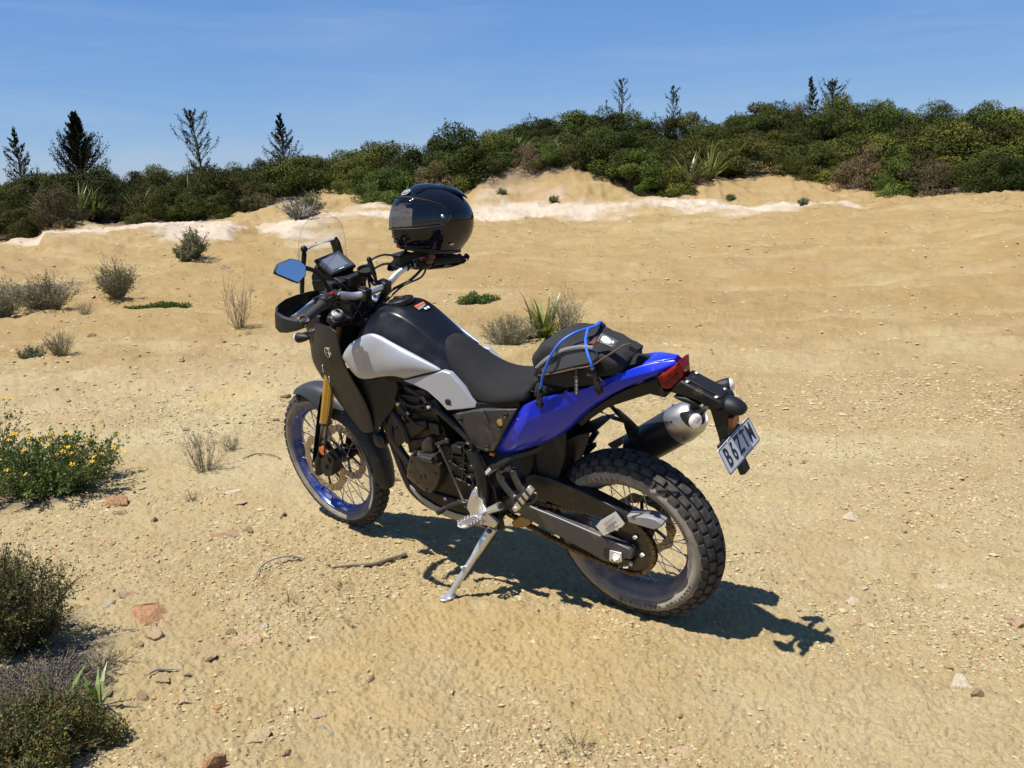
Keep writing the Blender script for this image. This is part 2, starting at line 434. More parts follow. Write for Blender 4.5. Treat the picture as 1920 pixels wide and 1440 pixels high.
WHITE_AZ = np.array([a for a, b in _w]); WHITE_R = np.array([b if b else 25.0 for a, b in _w])
WHITE_W = np.array([0.0 if not b else (0.9 if b > 26.2 else (2.2 if b < 25.5 else 1.7)) for a, b in _w])
_f = [(-0.13295,26),(-0.39442,26.2),(-0.46509,27.3),(-0.55684,27.3),(-0.59445,28),(-0.61087,29.5),(-0.684,31.5),(-0.70708,37),(-0.73039,37),(-0.74684,34),(-0.76576,30),(-0.80152,28.2),(-0.85574,29.2),(-0.8982,29.7),(-0.94682,29.7),(-1.01647,29.7),(-1.04652,28.6),(-1.09115,28.4),(-1.12054,29.6),(-1.17256,31),(-1.19809,34),(-1.23155,36.5),(-1.25075,31),(-1.31465,28),(-1.34542,26.6),(-1.39485,26.6),(-1.45103,26),(-1.70686,25)]
_f.sort()
FRONT_AZ = np.array([a for a, b in _f]); FRONT_R = np.array([b for a, b in _f])
_c = [(-0.13295,0),(-0.87088,0),(-0.88909,1),(-1.00743,1),(-1.02851,0),(-1.70686,0)]; _c.sort()
CUT_AZ = np.array([a for a, b in _c]); CUT_W = np.array([b for a, b in _c], float)
LITTER = [(*(1.4643,1.5549,0.0)[:2], 0.22), (*(1.1428,1.5881,0.0)[:2], 0.15), (*(1.8774,1.4457,0.0)[:2], 0.2), (*(3.4056,0.6803,0.0)[:2], 0.25), (*(13.4595,-4.021,0.0)[:2], 0.5)]
POWDER = [(*(0.6814,0.9835,0.0)[:2], 0.22), (*(0.3934,1.0404,0.0)[:2], 0.22), (*(0.5405,0.5009,0.0)[:2], 0.25), (*(0.1532,0.5051,-0.0)[:2], 0.3), (*(4.4897,-1.3413,0.0)[:2], 0.4)]

def ground_material():
    m = bpy.data.materials.new('dry_clay_sand'); m.use_nodes = True
    N, L = m.node_tree.nodes, m.node_tree.links; b = N['Principled BSDF']
    b.inputs['Roughness'].default_value = 0.95; b.inputs['Specular IOR Level'].default_value = 0.12
    geo = N.new('ShaderNodeNewGeometry'); P = geo.outputs['Position']
    def noise(sc, det=6, ro=0.6, dist=0.0, vec=P):
        n = N.new('ShaderNodeTexNoise'); n.inputs['Scale'].default_value = sc; n.inputs['Detail'].default_value = det
        n.inputs['Roughness'].default_value = ro; n.inputs['Distortion'].default_value = dist; L.new(vec, n.inputs['Vector']); return n.outputs['Fac']
    def ramp(v, stops):
        r = N.new('ShaderNodeValToRGB'); e = r.color_ramp.elements
        e[0].position, e[0].color = stops[0][0], (*stops[0][1], 1); e[1].position, e[1].color = stops[-1][0], (*stops[-1][1], 1)
        for p, c in stops[1:-1]:
            k = e.new(p); k.color = (*c, 1)
        L.new(v, r.inputs['Fac']); return r.outputs['Color']
    def mrange(v, a, b_, c=0.0, d=1.0):
        r = N.new('ShaderNodeMapRange'); r.inputs['From Min'].default_value = a; r.inputs['From Max'].default_value = b_
        r.inputs['To Min'].default_value = c; r.inputs['To Max'].default_value = d; L.new(v, r.inputs['Value']); return r.outputs['Result']
    def mixc(f, a, b_, mode='MIX'):
        x = N.new('ShaderNodeMix'); x.data_type = 'RGBA'; x.blend_type = mode
        for s, v in (('Factor', f), ('A', a), ('B', b_)):
            if isinstance(v, (int, float)): x.inputs[s].default_value = v
            elif isinstance(v, tuple): x.inputs[s].default_value = (*v, 1)
            else: L.new(v, x.inputs[s])
        return x.outputs['Result']
    def attr(n):
        a = N.new('ShaderNodeAttribute'); a.attribute_name = n; return a.outputs['Fac']
    c = ramp(noise(0.55, 9, 0.68, 0.4), [(0.30, (0.266, 0.189, 0.081)), (0.46, (0.306, 0.229, 0.109)), (0.60, (0.336, 0.265, 0.139)), (0.74, (0.376, 0.313, 0.180))])
    # warm ochre and pale crusts
    c = mixc(mrange(noise(1.7, 8, 0.65, 0.6), 0.50, 0.72, 0, 0.6), c, (0.331, 0.229, 0.089))
    c = mixc(mrange(noise(0.9, 8, 0.7, 0.4), 0.50, 0.70, 0, 0.65), c, (0.384, 0.326, 0.196))
    c = mixc(mrange(noise(4.3, 8, 0.7), 0.54, 0.72, 0, 0.6), c, (0.396, 0.337, 0.209))
    c = mixc(mrange(noise(2.4, 8, 0.7, 0.3), 0.62, 0.80, 0, 0.45), c, (0.214, 0.161, 0.089))
    mpn = N.new('ShaderNodeMapping'); mpn.inputs['Rotation'].default_value = (0, 0, -0.655); mpn.inputs['Scale'].default_value = (0.22, 2.6, 1); L.new(P, mpn.inputs['Vector'])
    c = mixc(mrange(noise(0.9, 9, 0.72, 0.5, mpn.outputs['Vector']), 0.50, 0.68, 0, 0.75), c, (0.365, 0.292, 0.171))
    c = mixc(mrange(noise(1.6, 9, 0.72, 0.5, mpn.outputs['Vector']), 0.54, 0.70, 0, 0.75), c, (0.221, 0.161, 0.077))
    mpl = N.new('ShaderNodeMapping'); mpl.inputs['Rotation'].default_value = (0, 0, -0.655); mpl.inputs['Scale'].default_value = (0.35, 1.3, 1); L.new(P, mpl.inputs['Vector'])
    c = mixc(mrange(noise(0.22, 9, 0.7, 0.8, mpl.outputs['Vector']), 0.46, 0.66, 0, 0.6), c, (0.266, 0.188, 0.102))
    c = mixc(mrange(noise(0.31, 9, 0.7, 0.8, mpl.outputs['Vector']), 0.52, 0.70, 0, 0.55), c, (0.390, 0.317, 0.209))
    c = mixc(mrange(noise(0.38, 9, 0.72, 1.0), 0.52, 0.66, 0, 0.7), c, (0.426, 0.386, 0.231))
    c = mixc(mrange(noise(0.47, 9, 0.72, 1.2), 0.54, 0.70, 0, 0.6), c, (0.272, 0.213, 0.108))
    mps = N.new('ShaderNodeMapping'); mps.inputs['Rotation'].default_value = (0, 0, -0.655); mps.inputs['Scale'].default_value = (0.5, 5.0, 1); L.new(P, mps.inputs['Vector'])
    c = mixc(mrange(noise(1.4, 10, 0.75, 0.6, mps.outputs['Vector']), 0.52, 0.68, 0, 0.6), c, (0.263, 0.196, 0.113))
    # grit of many colours, seen close to
    v = N.new('ShaderNodeTexVoronoi'); v.inputs['Scale'].default_value = 160; L.new(P, v.inputs['Vector'])
    sep = N.new('ShaderNodeSeparateColor'); L.new(v.outputs['Color'], sep.inputs['Color'])
    gritc = ramp(sep.outputs['Red'], [(0.0, (0.206, 0.145, 0.070)), (0.25, (0.302, 0.229, 0.113)), (0.6, (0.396, 0.321, 0.186)), (0.85, (0.331, 0.288, 0.196)), (1.0, (0.318, 0.201, 0.100))])
    c = mixc(mrange(noise(6.5, 6, 0.7), 0.40, 0.62, 0.10, 0.55), c, gritc)
    c = mixc(attr('ochre'), c, (0.80, 0.725, 0.615), 'MULTIPLY')
    c = mixc(attr('powder'), c, mixc(0.35, c, (0.373, 0.268, 0.109)))
    clay = mixc(mrange(noise(1.1, 8, 0.7), 0.35, 0.7), (0.36, 0.295, 0.225), (0.47, 0.415, 0.345))
    c = mixc(mrange(attr('clay'), 0.10, 1.0, 0, 0.85), c, clay)
    c = mixc(attr('cut'), c, mixc(mrange(noise(2.5, 8, 0.7), 0.35, 0.65), (0.13, 0.075, 0.036), (0.27, 0.18, 0.095)))  # brown cut earth, its colour darkened for shade under the overhanging scrub
    c = mixc(attr('track'), c, (0.40, 0.325, 0.20))
    litc = ramp(noise(24, 8, 0.75), [(0.30, (0.028, 0.023, 0.020)), (0.48, (0.074, 0.066, 0.062)), (0.62, (0.136, 0.121, 0.116)), (0.75, (0.170, 0.125, 0.085))])
    c = mixc(attr('litter'), c, litc)
    L.new(c, b.inputs['Base Color'])
    # grain
    h1 = noise(260, 4, 0.7); h2 = noise(75, 5, 0.7)
    ad = N.new('ShaderNodeMath'); ad.operation = 'MULTIPLY_ADD'; ad.inputs[1].default_value = 2.2; L.new(h2, ad.inputs[0]); L.new(h1, ad.inputs[2])
    bp = N.new('ShaderNodeBump'); bp.inputs['Strength'].default_value = 0.6; bp.inputs['Distance'].default_value = 0.006
    L.new(ad.outputs['Value'], bp.inputs['Height'])
    h3 = noise(11, 8, 0.72)
    bp2 = N.new('ShaderNodeBump'); bp2.inputs['Strength'].default_value = 0.5; bp2.inputs['Distance'].default_value = 0.06
    L.new(h3, bp2.inputs['Height']); L.new(bp.outputs['Normal'], bp2.inputs['Normal'])
    L.new(bp2.outputs['Normal'], b.inputs['Normal'])
    return m
g_me = ground_mesh(); g_me.materials.append(ground_material())
ground = link(bpy.data.objects.new('ground', g_me)); ground['kind'] = 'structure'

# ---- loose gravel: too much to count, one mesh
def rand_rock_verts(rs, n_sub=1):
    bm = bmesh.new(); bmesh.ops.create_icosphere(bm, subdivisions=n_sub, radius=1)
    v = np.array([x.co[:] for x in bm.verts]); f = [[q.index for q in p.verts] for p in bm.faces]; bm.free()
    return v, np.array(f)
def gravel(count, seed, rmin, rmax, smin, smax, name):
    rs = np.random.RandomState(seed)
    base = np.array([[1, 0, -.3], [0, 1, -.3], [-1, 0, -.3], [0, -1, -.3], [0, 0, .62]], float)
    fc = np.array([[0, 1, 4], [1, 2, 4], [2, 3, 4], [3, 0, 4]])
    az = AZ0 + rs.uniform(-R(40), R(40), count * 3)
    r = rmin * (rmax / rmin) ** rs.rand(count * 3)
    x = CX + r * np.cos(az); y = CY + r * np.sin(az)
    dens = fbm(x * 1.1, y * 1.1, 4, 7) + 0.25 * fbm(x * 6, y * 6, 2, 8)
    pw = np.zeros(len(x))
    for (px, py, rad) in POWDER: pw = np.maximum(pw, np.clip(1.3 - np.hypot(x - px, y - py) / rad, 0, 1))
    keep = rs.rand(len(x)) < np.clip((dens - 0.46) * 3.6, 0.04, 1) * (1 - 0.8 * pw)
    x, y, r = x[keep][:count], y[keep][:count], r[keep][:count]; n = len(x)
    s = smin + (smax - smin) * rs.rand(n) ** 4
    s *= (0.7 + 0.3 * r / rmin)
    V = base[None] * (1 + rs.uniform(-.35, .35, (n, 5, 1))) + rs.uniform(-.3, .3, (n, 5, 3))
    V[:, :, 2] *= rs.uniform(0.35, 0.7, (n, 1)); V[:, :, 0] *= rs.uniform(0.8, 1.4, (n, 1))
    a = rs.uniform(0, 6.28, n); ca, sa = np.cos(a)[:, None], np.sin(a)[:, None]
    X = V[:, :, 0] * ca - V[:, :, 1] * sa; Y = V[:, :, 0] * sa + V[:, :, 1] * ca
    z = height(x, y)
    W = np.stack([X * s[:, None] + x[:, None], Y * s[:, None] + y[:, None], V[:, :, 2] * s[:, None] + z[:, None] + s[:, None] * 0.15], -1).reshape(-1, 3)
    F = (fc[None] + (np.arange(n) * 5)[:, None, None]).reshape(-1, 3)
    me = np_mesh(name, W, F)
    t = np.repeat(rs.rand(n), 5).astype(np.float32)
    me.attributes.new('tint', 'FLOAT', 'POINT').data.foreach_set('value', t)
    me.materials.append(M_GRAVEL)
    return link(bpy.data.objects.new(name, me))
def np_mesh(name, V, F, smooth=False):
    k = F.shape[1]
    me = bpy.data.meshes.new(name)
    me.vertices.add(len(V)); me.vertices.foreach_set('co', np.ascontiguousarray(V, dtype=np.float32).ravel())
    me.loops.add(F.size); me.loops.foreach_set('vertex_index', F.ravel().astype(np.int32))
    me.polygons.add(len(F)); me.polygons.foreach_set('loop_start', (np.arange(len(F)) * k).astype(np.int32))
    me.polygons.foreach_set('use_smooth', np.full(len(F), smooth))
    me.update(calc_edges=True)
    return me
def tint_material(name, stops, rough=0.9, bump=0.0, rand=0.0, transl=0.0, spec=0.2, noise_scale=0.0):
    m = bpy.data.materials.new(name); m.use_nodes = True
    N, L = m.node_tree.nodes, m.node_tree.links; b = N['Principled BSDF']
    b.inputs['Roughness'].default_value = rough; b.inputs['Specular IOR Level'].default_value = spec
    a = N.new('ShaderNodeAttribute'); a.attribute_name = 'tint'
    r = N.new('ShaderNodeValToRGB'); e = r.color_ramp.elements
    e[0].position, e[0].color = stops[0][0], (*stops[0][1], 1); e[1].position, e[1].color = stops[-1][0], (*stops[-1][1], 1)
    for p, c in stops[1:-1]:
        k = e.new(p); k.color = (*c, 1)
    L.new(a.outputs['Fac'], r.inputs['Fac']); src = r.outputs['Color']
    if rand:
        oi = N.new('ShaderNodeObjectInfo'); h = N.new('ShaderNodeHueSaturation')
        mr = N.new('ShaderNodeMapRange'); mr.inputs['To Min'].default_value = 1 - rand; mr.inputs['To Max'].default_value = 1 + rand * 0.8
        L.new(oi.outputs['Random'], mr.inputs['Value']); L.new(mr.outputs['Result'], h.inputs['Value'])
        mt = N.new('ShaderNodeMath'); mt.operation = 'MULTIPLY'; mt.inputs[1].default_value = 37.7; L.new(oi.outputs['Random'], mt.inputs[0])
        fr = N.new('ShaderNodeMath'); fr.operation = 'FRACT'; L.new(mt.outputs[0], fr.inputs[0])
        m2 = N.new('ShaderNodeMapRange'); m2.inputs['To Min'].default_value = 0.455; m2.inputs['To Max'].default_value = 0.52
        L.new(fr.outputs[0], m2.inputs['Value']); L.new(m2.outputs['Result'], h.inputs['Hue'])
        L.new(src, h.inputs['Color']); src = h.outputs['Color']
    if noise_scale:
        tcn = N.new('ShaderNodeTexCoord'); n1 = N.new('ShaderNodeTexNoise'); n1.inputs['Scale'].default_value = noise_scale; n1.inputs['Detail'].default_value = 7
        L.new(tcn.outputs['Object'], n1.inputs['Vector'])
        mr = N.new('ShaderNodeMapRange'); mr.inputs['From Min'].default_value = .3; mr.inputs['From Max'].default_value = .7; mr.inputs['To Min'].default_value = 0.65; mr.inputs['To Max'].default_value = 1.3
        L.new(n1.outputs['Fac'], mr.inputs['Value'])
        mm = N.new('ShaderNodeMix'); mm.data_type = 'RGBA'; mm.blend_type = 'MULTIPLY'; mm.inputs['Factor'].default_value = 1
        L.new(src, mm.inputs['A']); L.new(mr.outputs['Result'], mm.inputs['B']); src = mm.outputs['Result']
        bp = N.new('ShaderNodeBump'); bp.inputs['Strength'].default_value = 0.7; bp.inputs['Distance'].default_value = 0.01
        L.new(n1.outputs['Fac'], bp.inputs['Height']); L.new(bp.outputs['Normal'], b.inputs['Normal'])
    L.new(src, b.inputs['Base Color'])
    if transl:
        t = N.new('ShaderNodeBsdfTranslucent'); L.new(src, t.inputs['Color'])
        mx_ = N.new('ShaderNodeMixShader'); mx_.inputs['Fac'].default_value = transl
        L.new(b.outputs['BSDF'], mx_.inputs[1]); L.new(t.outputs['BSDF'], mx_.inputs[2])
        L.new(mx_.outputs['Shader'], N['Material Output'].inputs['Surface'])
    return m
M_GRAVEL = tint_material('gravel_stone', [(0, (0.160, 0.105, 0.056)), (0.10, (0.270, 0.201, 0.107)), (0.5, (0.370, 0.306, 0.172)), (0.82, (0.375, 0.310, 0.181)), (0.90, (0.330, 0.277, 0.186)), (0.93, (0.330, 0.181, 0.093)), (1, (0.270, 0.124, 0.065))], rough=0.95)
tag(gravel(115000, 5, 1.7, 7.5, 0.0018, 0.0075, 'gravel'), kind='stuff')
tag(gravel(15000, 9, 6.0, 27.0, 0.004, 0.024, 'clod_scatter'), kind='stuff')
tag(gravel(1700, 6, 1.8, 26.0, 0.005, 0.015, 'pebble_scatter'), kind='stuff')

# ---------------------------------------------------------------- vegetation
M_LEAF = tint_material('scrub_leaf', [(0, (0.010, 0.014, 0.002)), (0.35, (0.026, 0.034, 0.005)), (0.7, (0.047, 0.056, 0.009)), (0.92, (0.076, 0.080, 0.017)), (1, (0.104, 0.072, 0.026))], rough=0.8, rand=0.5, transl=0.07, spec=.12)
M_BROWNLEAF = tint_material('heath_leaf', [(0, (0.060, 0.050, 0.020)), (0.5, (0.110, 0.092, 0.040)), (0.85, (0.150, 0.125, 0.057)), (1, (0.190, 0.120, 0.060))], rough=0.85, rand=0.35, transl=0.12)
M_FLAX = tint_material('flax_blade', [(0, (0.081, 0.124, 0.024)), (0.6, (0.151, 0.205, 0.049)), (0.9, (0.227, 0.259, 0.086)), (1, (0.281, 0.216, 0.097))], rough=0.4, transl=0.25, rand=0.2, spec=0.5)
M_STEM = mat('grey_brown_twig', (0.104, 0.080, 0.060), rough=0.9, var=0.35, scale=20)
M_DEAD = mat('bleached_wood', (0.216, 0.192, 0.160), rough=0.85, var=0.35, scale=25, bump=0.4, bscale=60)
M_DRY = tint_material('dry_twig', [(0, (0.112, 0.088, 0.060)), (0.5, (0.200, 0.168, 0.112)), (1, (0.288, 0.248, 0.184))], rough=0.9)
M_GREEN = tint_material('herb_leaf', [(0, (0.035, 0.061, 0.012)), (0.5, (0.075, 0.116, 0.022)), (0.85, (0.130, 0.174, 0.038)), (1, (0.220, 0.232, 0.067))], rough=0.6, transl=0.25)
M_GREYGREEN = tint_material('sage_leaf', [(0, (0.078, 0.088, 0.036)), (0.5, (0.135, 0.151, 0.062)), (0.85, (0.208, 0.203, 0.104)), (1, (0.291, 0.229, 0.135))], rough=0.7, transl=0.15)
M_HEATH = tint_material('red_heath_leaf', [(0, (0.029, 0.034, 0.010)), (0.4, (0.072, 0.086, 0.022)), (0.65, (0.144, 0.154, 0.038)), (0.8, (0.125, 0.053, 0.022)), (1, (0.192, 0.077, 0.029))], rough=0.7, transl=0.18)
M_LICHEN = tint_material('grey_lichen', [(0, (0.072, 0.062, 0.050)), (0.5, (0.118, 0.102, 0.084)), (1, (0.17, 0.15, 0.125))], rough=0.95)
M_PETAL = mat('yellow_petal', (0.576, 0.336, 0.016), rough=0.6, var=0.25, scale=40)
M_STRAW = tint_material('straw_blade', [(0, (0.128, 0.120, 0.040)), (0.5, (0.240, 0.208, 0.088)), (1, (0.336, 0.288, 0.152))], rough=0.8, transl=0.2)

def leaf_quads(P, D, ln, wd, rs, Nn=None):
    """one diamond-shaped leaf per point; D is the way it points"""
    n = len(P); D = D / (np.linalg.norm(D, axis=1, keepdims=True) + 1e-9)
    A = rs.normal(size=(n, 3)) if Nn is None else Nn + rs.normal(size=(n, 3)) * .32; S = np.cross(D, A); S /= (np.linalg.norm(S, axis=1, keepdims=True) + 1e-9)
    ln = (ln * rs.uniform(.6, 1.3, n))[:, None]; wd = (wd * rs.uniform(.7, 1.3, n))[:, None]
    V = np.stack([P, P + D * ln * .45 + S * wd / 2, P + D * ln, P + D * ln * .45 - S * wd / 2], 1).reshape(-1, 3)
    return V, np.arange(4 * n).reshape(-1, 4)
def lobes(rs, n, w, d, h, rmin, rmax, flat=0.0):
    """lobe centres spread through a dome; fuller outside"""
    a = rs.uniform(0, 6.283, n); t = np.arccos(rs.uniform(-0.05, 1, n)); q = rs.uniform(.35, 1, n) ** .5
    C = np.stack([np.sin(t) * np.cos(a) * q * w / 2, np.sin(t) * np.sin(a) * q * d / 2, np.cos(t) * q * h * 0.82 + h * .1], 1)
    C += rs.normal(size=C.shape) * np.array([w, d, h]) * 0.06
    return C, rs.uniform(rmin, rmax, n)
def cloud(rs, C, Rd, per, ln, wd, up=0.35, squash=0.75):
    n = len(C) * per
    c = np.repeat(C, per, 0); r = np.repeat(Rd, per)
    D = rs.normal(size=(n, 3)); D /= np.linalg.norm(D, axis=1, keepdims=True)
    P = c + D * (r * (rs.uniform(.5, 1.04, n) ** 0.5 + .22 * rs.rand(n) ** 5))[:, None] * np.array([1, 1, squash])
    bc = P / (np.linalg.norm(P, axis=1, keepdims=True) + 1e-9)
    Nn = D * .8 + bc * .6 + np.array([0, 0, .15])
    V, F = leaf_quads(P, rs.normal(size=(n, 3)) + np.array([0, 0, up]), ln, wd, rs, Nn)
    t = np.clip(rs.normal(.45, .2, n) + np.repeat(rs.normal(0, .12, len(C)), per), 0, 1)
    return V, F, np.repeat(t, 4)
def stems_np(rs, C, base_r=0.12, rad=0.02, n=14):
    Vs, Fs = [], []; o = 0
    for k in rs.choice(len(C), min(n, len(C)), replace=False):
        a = rs.uniform(0, 6.28); p0 = np.array([math.cos(a) * base_r, math.sin(a) * base_r, -0.1]); p2 = C[k]
        p1 = (p0 + p2) / 2 + rs.normal(size=3) * 0.12 * np.linalg.norm(p2 - p0)
        pts = [p0, p1, p2]
        for i, p in enumerate(pts):
            r = rad * (1 - .35 * i)
            for q in range(4): Vs.append(p + np.array([math.cos(q * 1.571) * r, math.sin(q * 1.571) * r, 0]))
        for i in range(2):
            for q in range(4): Fs.append([o + i * 4 + q, o + i * 4 + (q + 1) % 4, o + (i + 1) * 4 + (q + 1) % 4, o + (i + 1) * 4 + q])
        o += 12
    return np.array(Vs), np.array(Fs)
def plant_mesh(name, parts, mats):
    """parts: [(V, F(quads), tint, material index)]"""
    V = []; F = []; T = []; M = []; o = 0
    for v, f, t, mi in parts:
        V.append(v); F.append(f + o); o += len(v); T.append(np.broadcast_to(t, (len(v),)) if np.ndim(t) == 0 else t); M.append(np.full(len(f), mi))
    me = np_mesh(name, np.concatenate(V), np.concatenate(F))
    me.attributes.new('tint', 'FLOAT', 'POINT').data.foreach_set('value', np.concatenate(T).astype(np.float32))
    for m in mats: me.materials.append(m)
    me.polygons.foreach_set('material_index', np.concatenate(M).astype(np.int32))
    return me
def bush_mesh(seed, w, d, h, n, per, ln, wd, rmin, rmax, leaf, up=0.35):
    rs = np.random.RandomState(seed)
    C, Rd = lobes(rs, n, w, d, h, rmin, rmax)
    V, F, T = cloud(rs, C, Rd, per, ln, wd, up)
    # thin leading shoots that break the outline
    k = rs.choice(len(C), min(len(C), 12), replace=False); sp, sd, st = [], [], []
    for i in k:
        if C[i][2] < h * .35: continue
        dirn = C[i] / np.linalg.norm(C[i]) + np.array([0, 0, .8]) + rs.normal(size=3) * .3; dirn /= np.linalg.norm(dirn)
        L_ = rs.uniform(.15, .4) * h * .4
        for q in range(22):
            sp.append(C[i] + dirn * (Rd[i] * .6 + L_ * q / 22)); sd.append(dirn + rs.normal(size=3) * .7); st.append(rs.uniform(.3, .8))
    parts = [(V, F, T, 0)]
    if sp:
        v2, f2 = leaf_quads(np.array(sp), np.array(sd), ln * .9, wd, rs); parts.append((v2, f2, np.repeat(st, 4), 0))
    sv, sf = stems_np(rs, C); parts.append((sv, sf, 0.5, 1))
    return plant_mesh('scrub_bush', parts, [leaf, M_STEM])
def blades(rs, n, ln, wd, spread, droop, segs=4, base=0.06, tint=(.0, .9)):
    Vs, Fs, Ts = [], [], []; o = 0
    for k in range(n):
        a = rs.uniform(0, 6.283); lean = rs.uniform(.1, spread); L_ = ln * rs.uniform(.6, 1.1); w = wd * rs.uniform(.7, 1.2)
        d = np.array([math.cos(a), math.sin(a), 0]); s = np.array([-d[1], d[0], 0])
        p = d * rs.uniform(0, base); ang = lean; tt = rs.uniform(*tint)
        for i in range(segs + 1):
            f = i / segs; ww = w * (0.7 + .5 * f if f < .4 else max(0.04, 1.15 * (1 - f) / .6))
            tw = s * math.cos(.5 * f) + np.array([0, 0, 1]) * math.sin(.5 * f) * .3
            Vs += [p - tw * ww / 2, p + tw * ww / 2]; Ts += [tt, tt]
            p = p + (d * math.sin(ang) + np.array([0, 0, math.cos(ang)])) * L_ / segs; ang += droop * rs.uniform(.3, 1.4) / segs
        for i in range(segs): Fs.append([o + 2 * i, o + 2 * i + 1, o + 2 * i + 3, o + 2 * i + 2])
        o += 2 * (segs + 1)
    return np.array(Vs), np.array(Fs), np.array(Ts)
def put(name, me, loc, rz=0, sc=1, label=None, cat=None, group=None, parent=None):
    o = bpy.data.objects.new(name, me); o.location = loc; o.rotation_euler = (0, 0, rz); o.scale = (sc,) * 3 if isinstance(sc, (int, float)) else sc
    link(o, parent); return tag(o, label, cat, group)

rsv = np.random.RandomState(4)
M_LEAFB = tint_material('bright_scrub_leaf', [(0, (0.022, 0.032, 0.005)), (0.4, (0.053, 0.074, 0.009)), (0.75, (0.098, 0.121, 0.016)), (1, (0.145, 0.132, 0.036))], rough=0.75, rand=0.35, transl=0.10, spec=.15)
BUSH = [bush_mesh(100 + i, rsv.uniform(2.0, 2.8), rsv.uniform(2.0, 2.8), rsv.uniform(1.5, 2.1), 38, 520, 0.064, 0.032, .22, .47, M_LEAF) for i in range(6)]
BRIGHT = [bush_mesh(150 + i, rsv.uniform(1.8, 2.6), rsv.uniform(1.8, 2.6), rsv.uniform(1.4, 1.9), 34, 520, 0.072, 0.036, .22, .45, M_LEAFB) for i in range(2)]
BROWN = [bush_mesh(200 + i, rsv.uniform(1.5, 2.0), rsv.uniform(1.5, 2.0), rsv.uniform(1.0, 1.5), 34, 240, 0.065, 0.022, .2, .34, M_BROWNLEAF, .6) for i in range(3)]
def flax_mesh(seed, n, ln, wd):
    v, f, t = blades(np.random.RandomState(seed), n, ln, wd, 1.0, 0.9, base=.18); return plant_mesh('flax_plant', [(v, f, t, 0)], [M_FLAX])
FLAXM = [flax_mesh(300 + i, 46, 1.55, .085) for i in range(3)]

LMK = [(-0.39896,'by the left edge'),(-0.46509,'below the broad skyline tree'),(-0.52544,'between two skyline trees'),(-0.58252,'below the feathery tree'),(-0.62748,'right of the feathery tree'),(-0.66971,'below the pointed conifer'),(-0.71871,'by the sandy track'),(-0.76576,'above the windscreen'),(-0.82555,'behind the helmet'),(-0.88605,'left of the cut bank'),(-0.9529,'above the cut bank'),(-1.01346,'over the right end of the bank'),(-1.06742,'below the sparse thin tree'),(-1.12638,'left of the sandy path'),(-1.18395,'just left of the path'),(-1.25075,'right of the sandy path'),(-1.29369,'below the hilltop trees'),(-1.34542,'right of the hilltop'),(-1.39485,'near the right edge'),(-1.44648,'at the right edge')]
BANK = sorted(a for a, b in [(-0.85574,0),(-1.03152,0)])
def scrub():
    rs = np.random.RandomState(21); k = 0; nb = 0
    azs = np.arange(AZ0 - R(36), AZ0 + R(36), R(1.95))
    cand = []
    for q, dr in enumerate((0.0, 1.8, 3.9, 6.2, 8.8, 11.8, 15.0)):
        for a in azs:
            aa = a + rs.uniform(-.016, .016) + (q % 2) * R(.97); fr = float(np.interp(aa, FRONT_AZ, FRONT_R))
            r = fr + dr * (1 + 0.02 * dr) + rs.uniform(-.4, .5) + 0.9
            if dr == 0 and rs.rand() < .10: continue
            cand.append((r, aa, q))
    for r, aa, q in sorted(cand):
        x, y = CX + r * math.cos(aa), CY + r * math.sin(aa)
        brown = rs.rand() < (.26 if q == 0 else .09)
        bright = not brown and rs.rand() < (.14 if aa > AZ0 + .18 else .42)
        me = BROWN[rs.randint(3)] if brown else (BRIGHT[rs.randint(2)] if bright else BUSH[rs.randint(len(BUSH))])
        sc = rs.uniform(.62, 1.0) if q == 0 else rs.uniform(.72, 1.18)
        if aa > AZ0 + .18: sc *= .88
        if BANK[0] < aa < BANK[1] and q < 3: sc *= .74
        lm = min(LMK, key=lambda t: abs(t[0] - aa))[1]
        hi = sc > (.80 if q == 0 else .95)
        what = ('tall ' if hi else 'low ') + ('brown heath bush' if brown else ('bright green scrub bush' if bright else 'dark green scrub bush'))
        row = 'in the front row' if q < 2 else 'deep in the belt'
        put('heath_bush' if brown else 'scrub_bush', me, (x, y, hz(x, y) - .12), rs.uniform(0, 6.28), (sc * rs.uniform(.9, 1.2), sc * rs.uniform(.9, 1.2), sc * rs.uniform(.8, 1.1)),
            '%s %s %s' % (what, row, lm), 'bush', '%s %s %s' % (what + 'es', row, lm))
scrub()
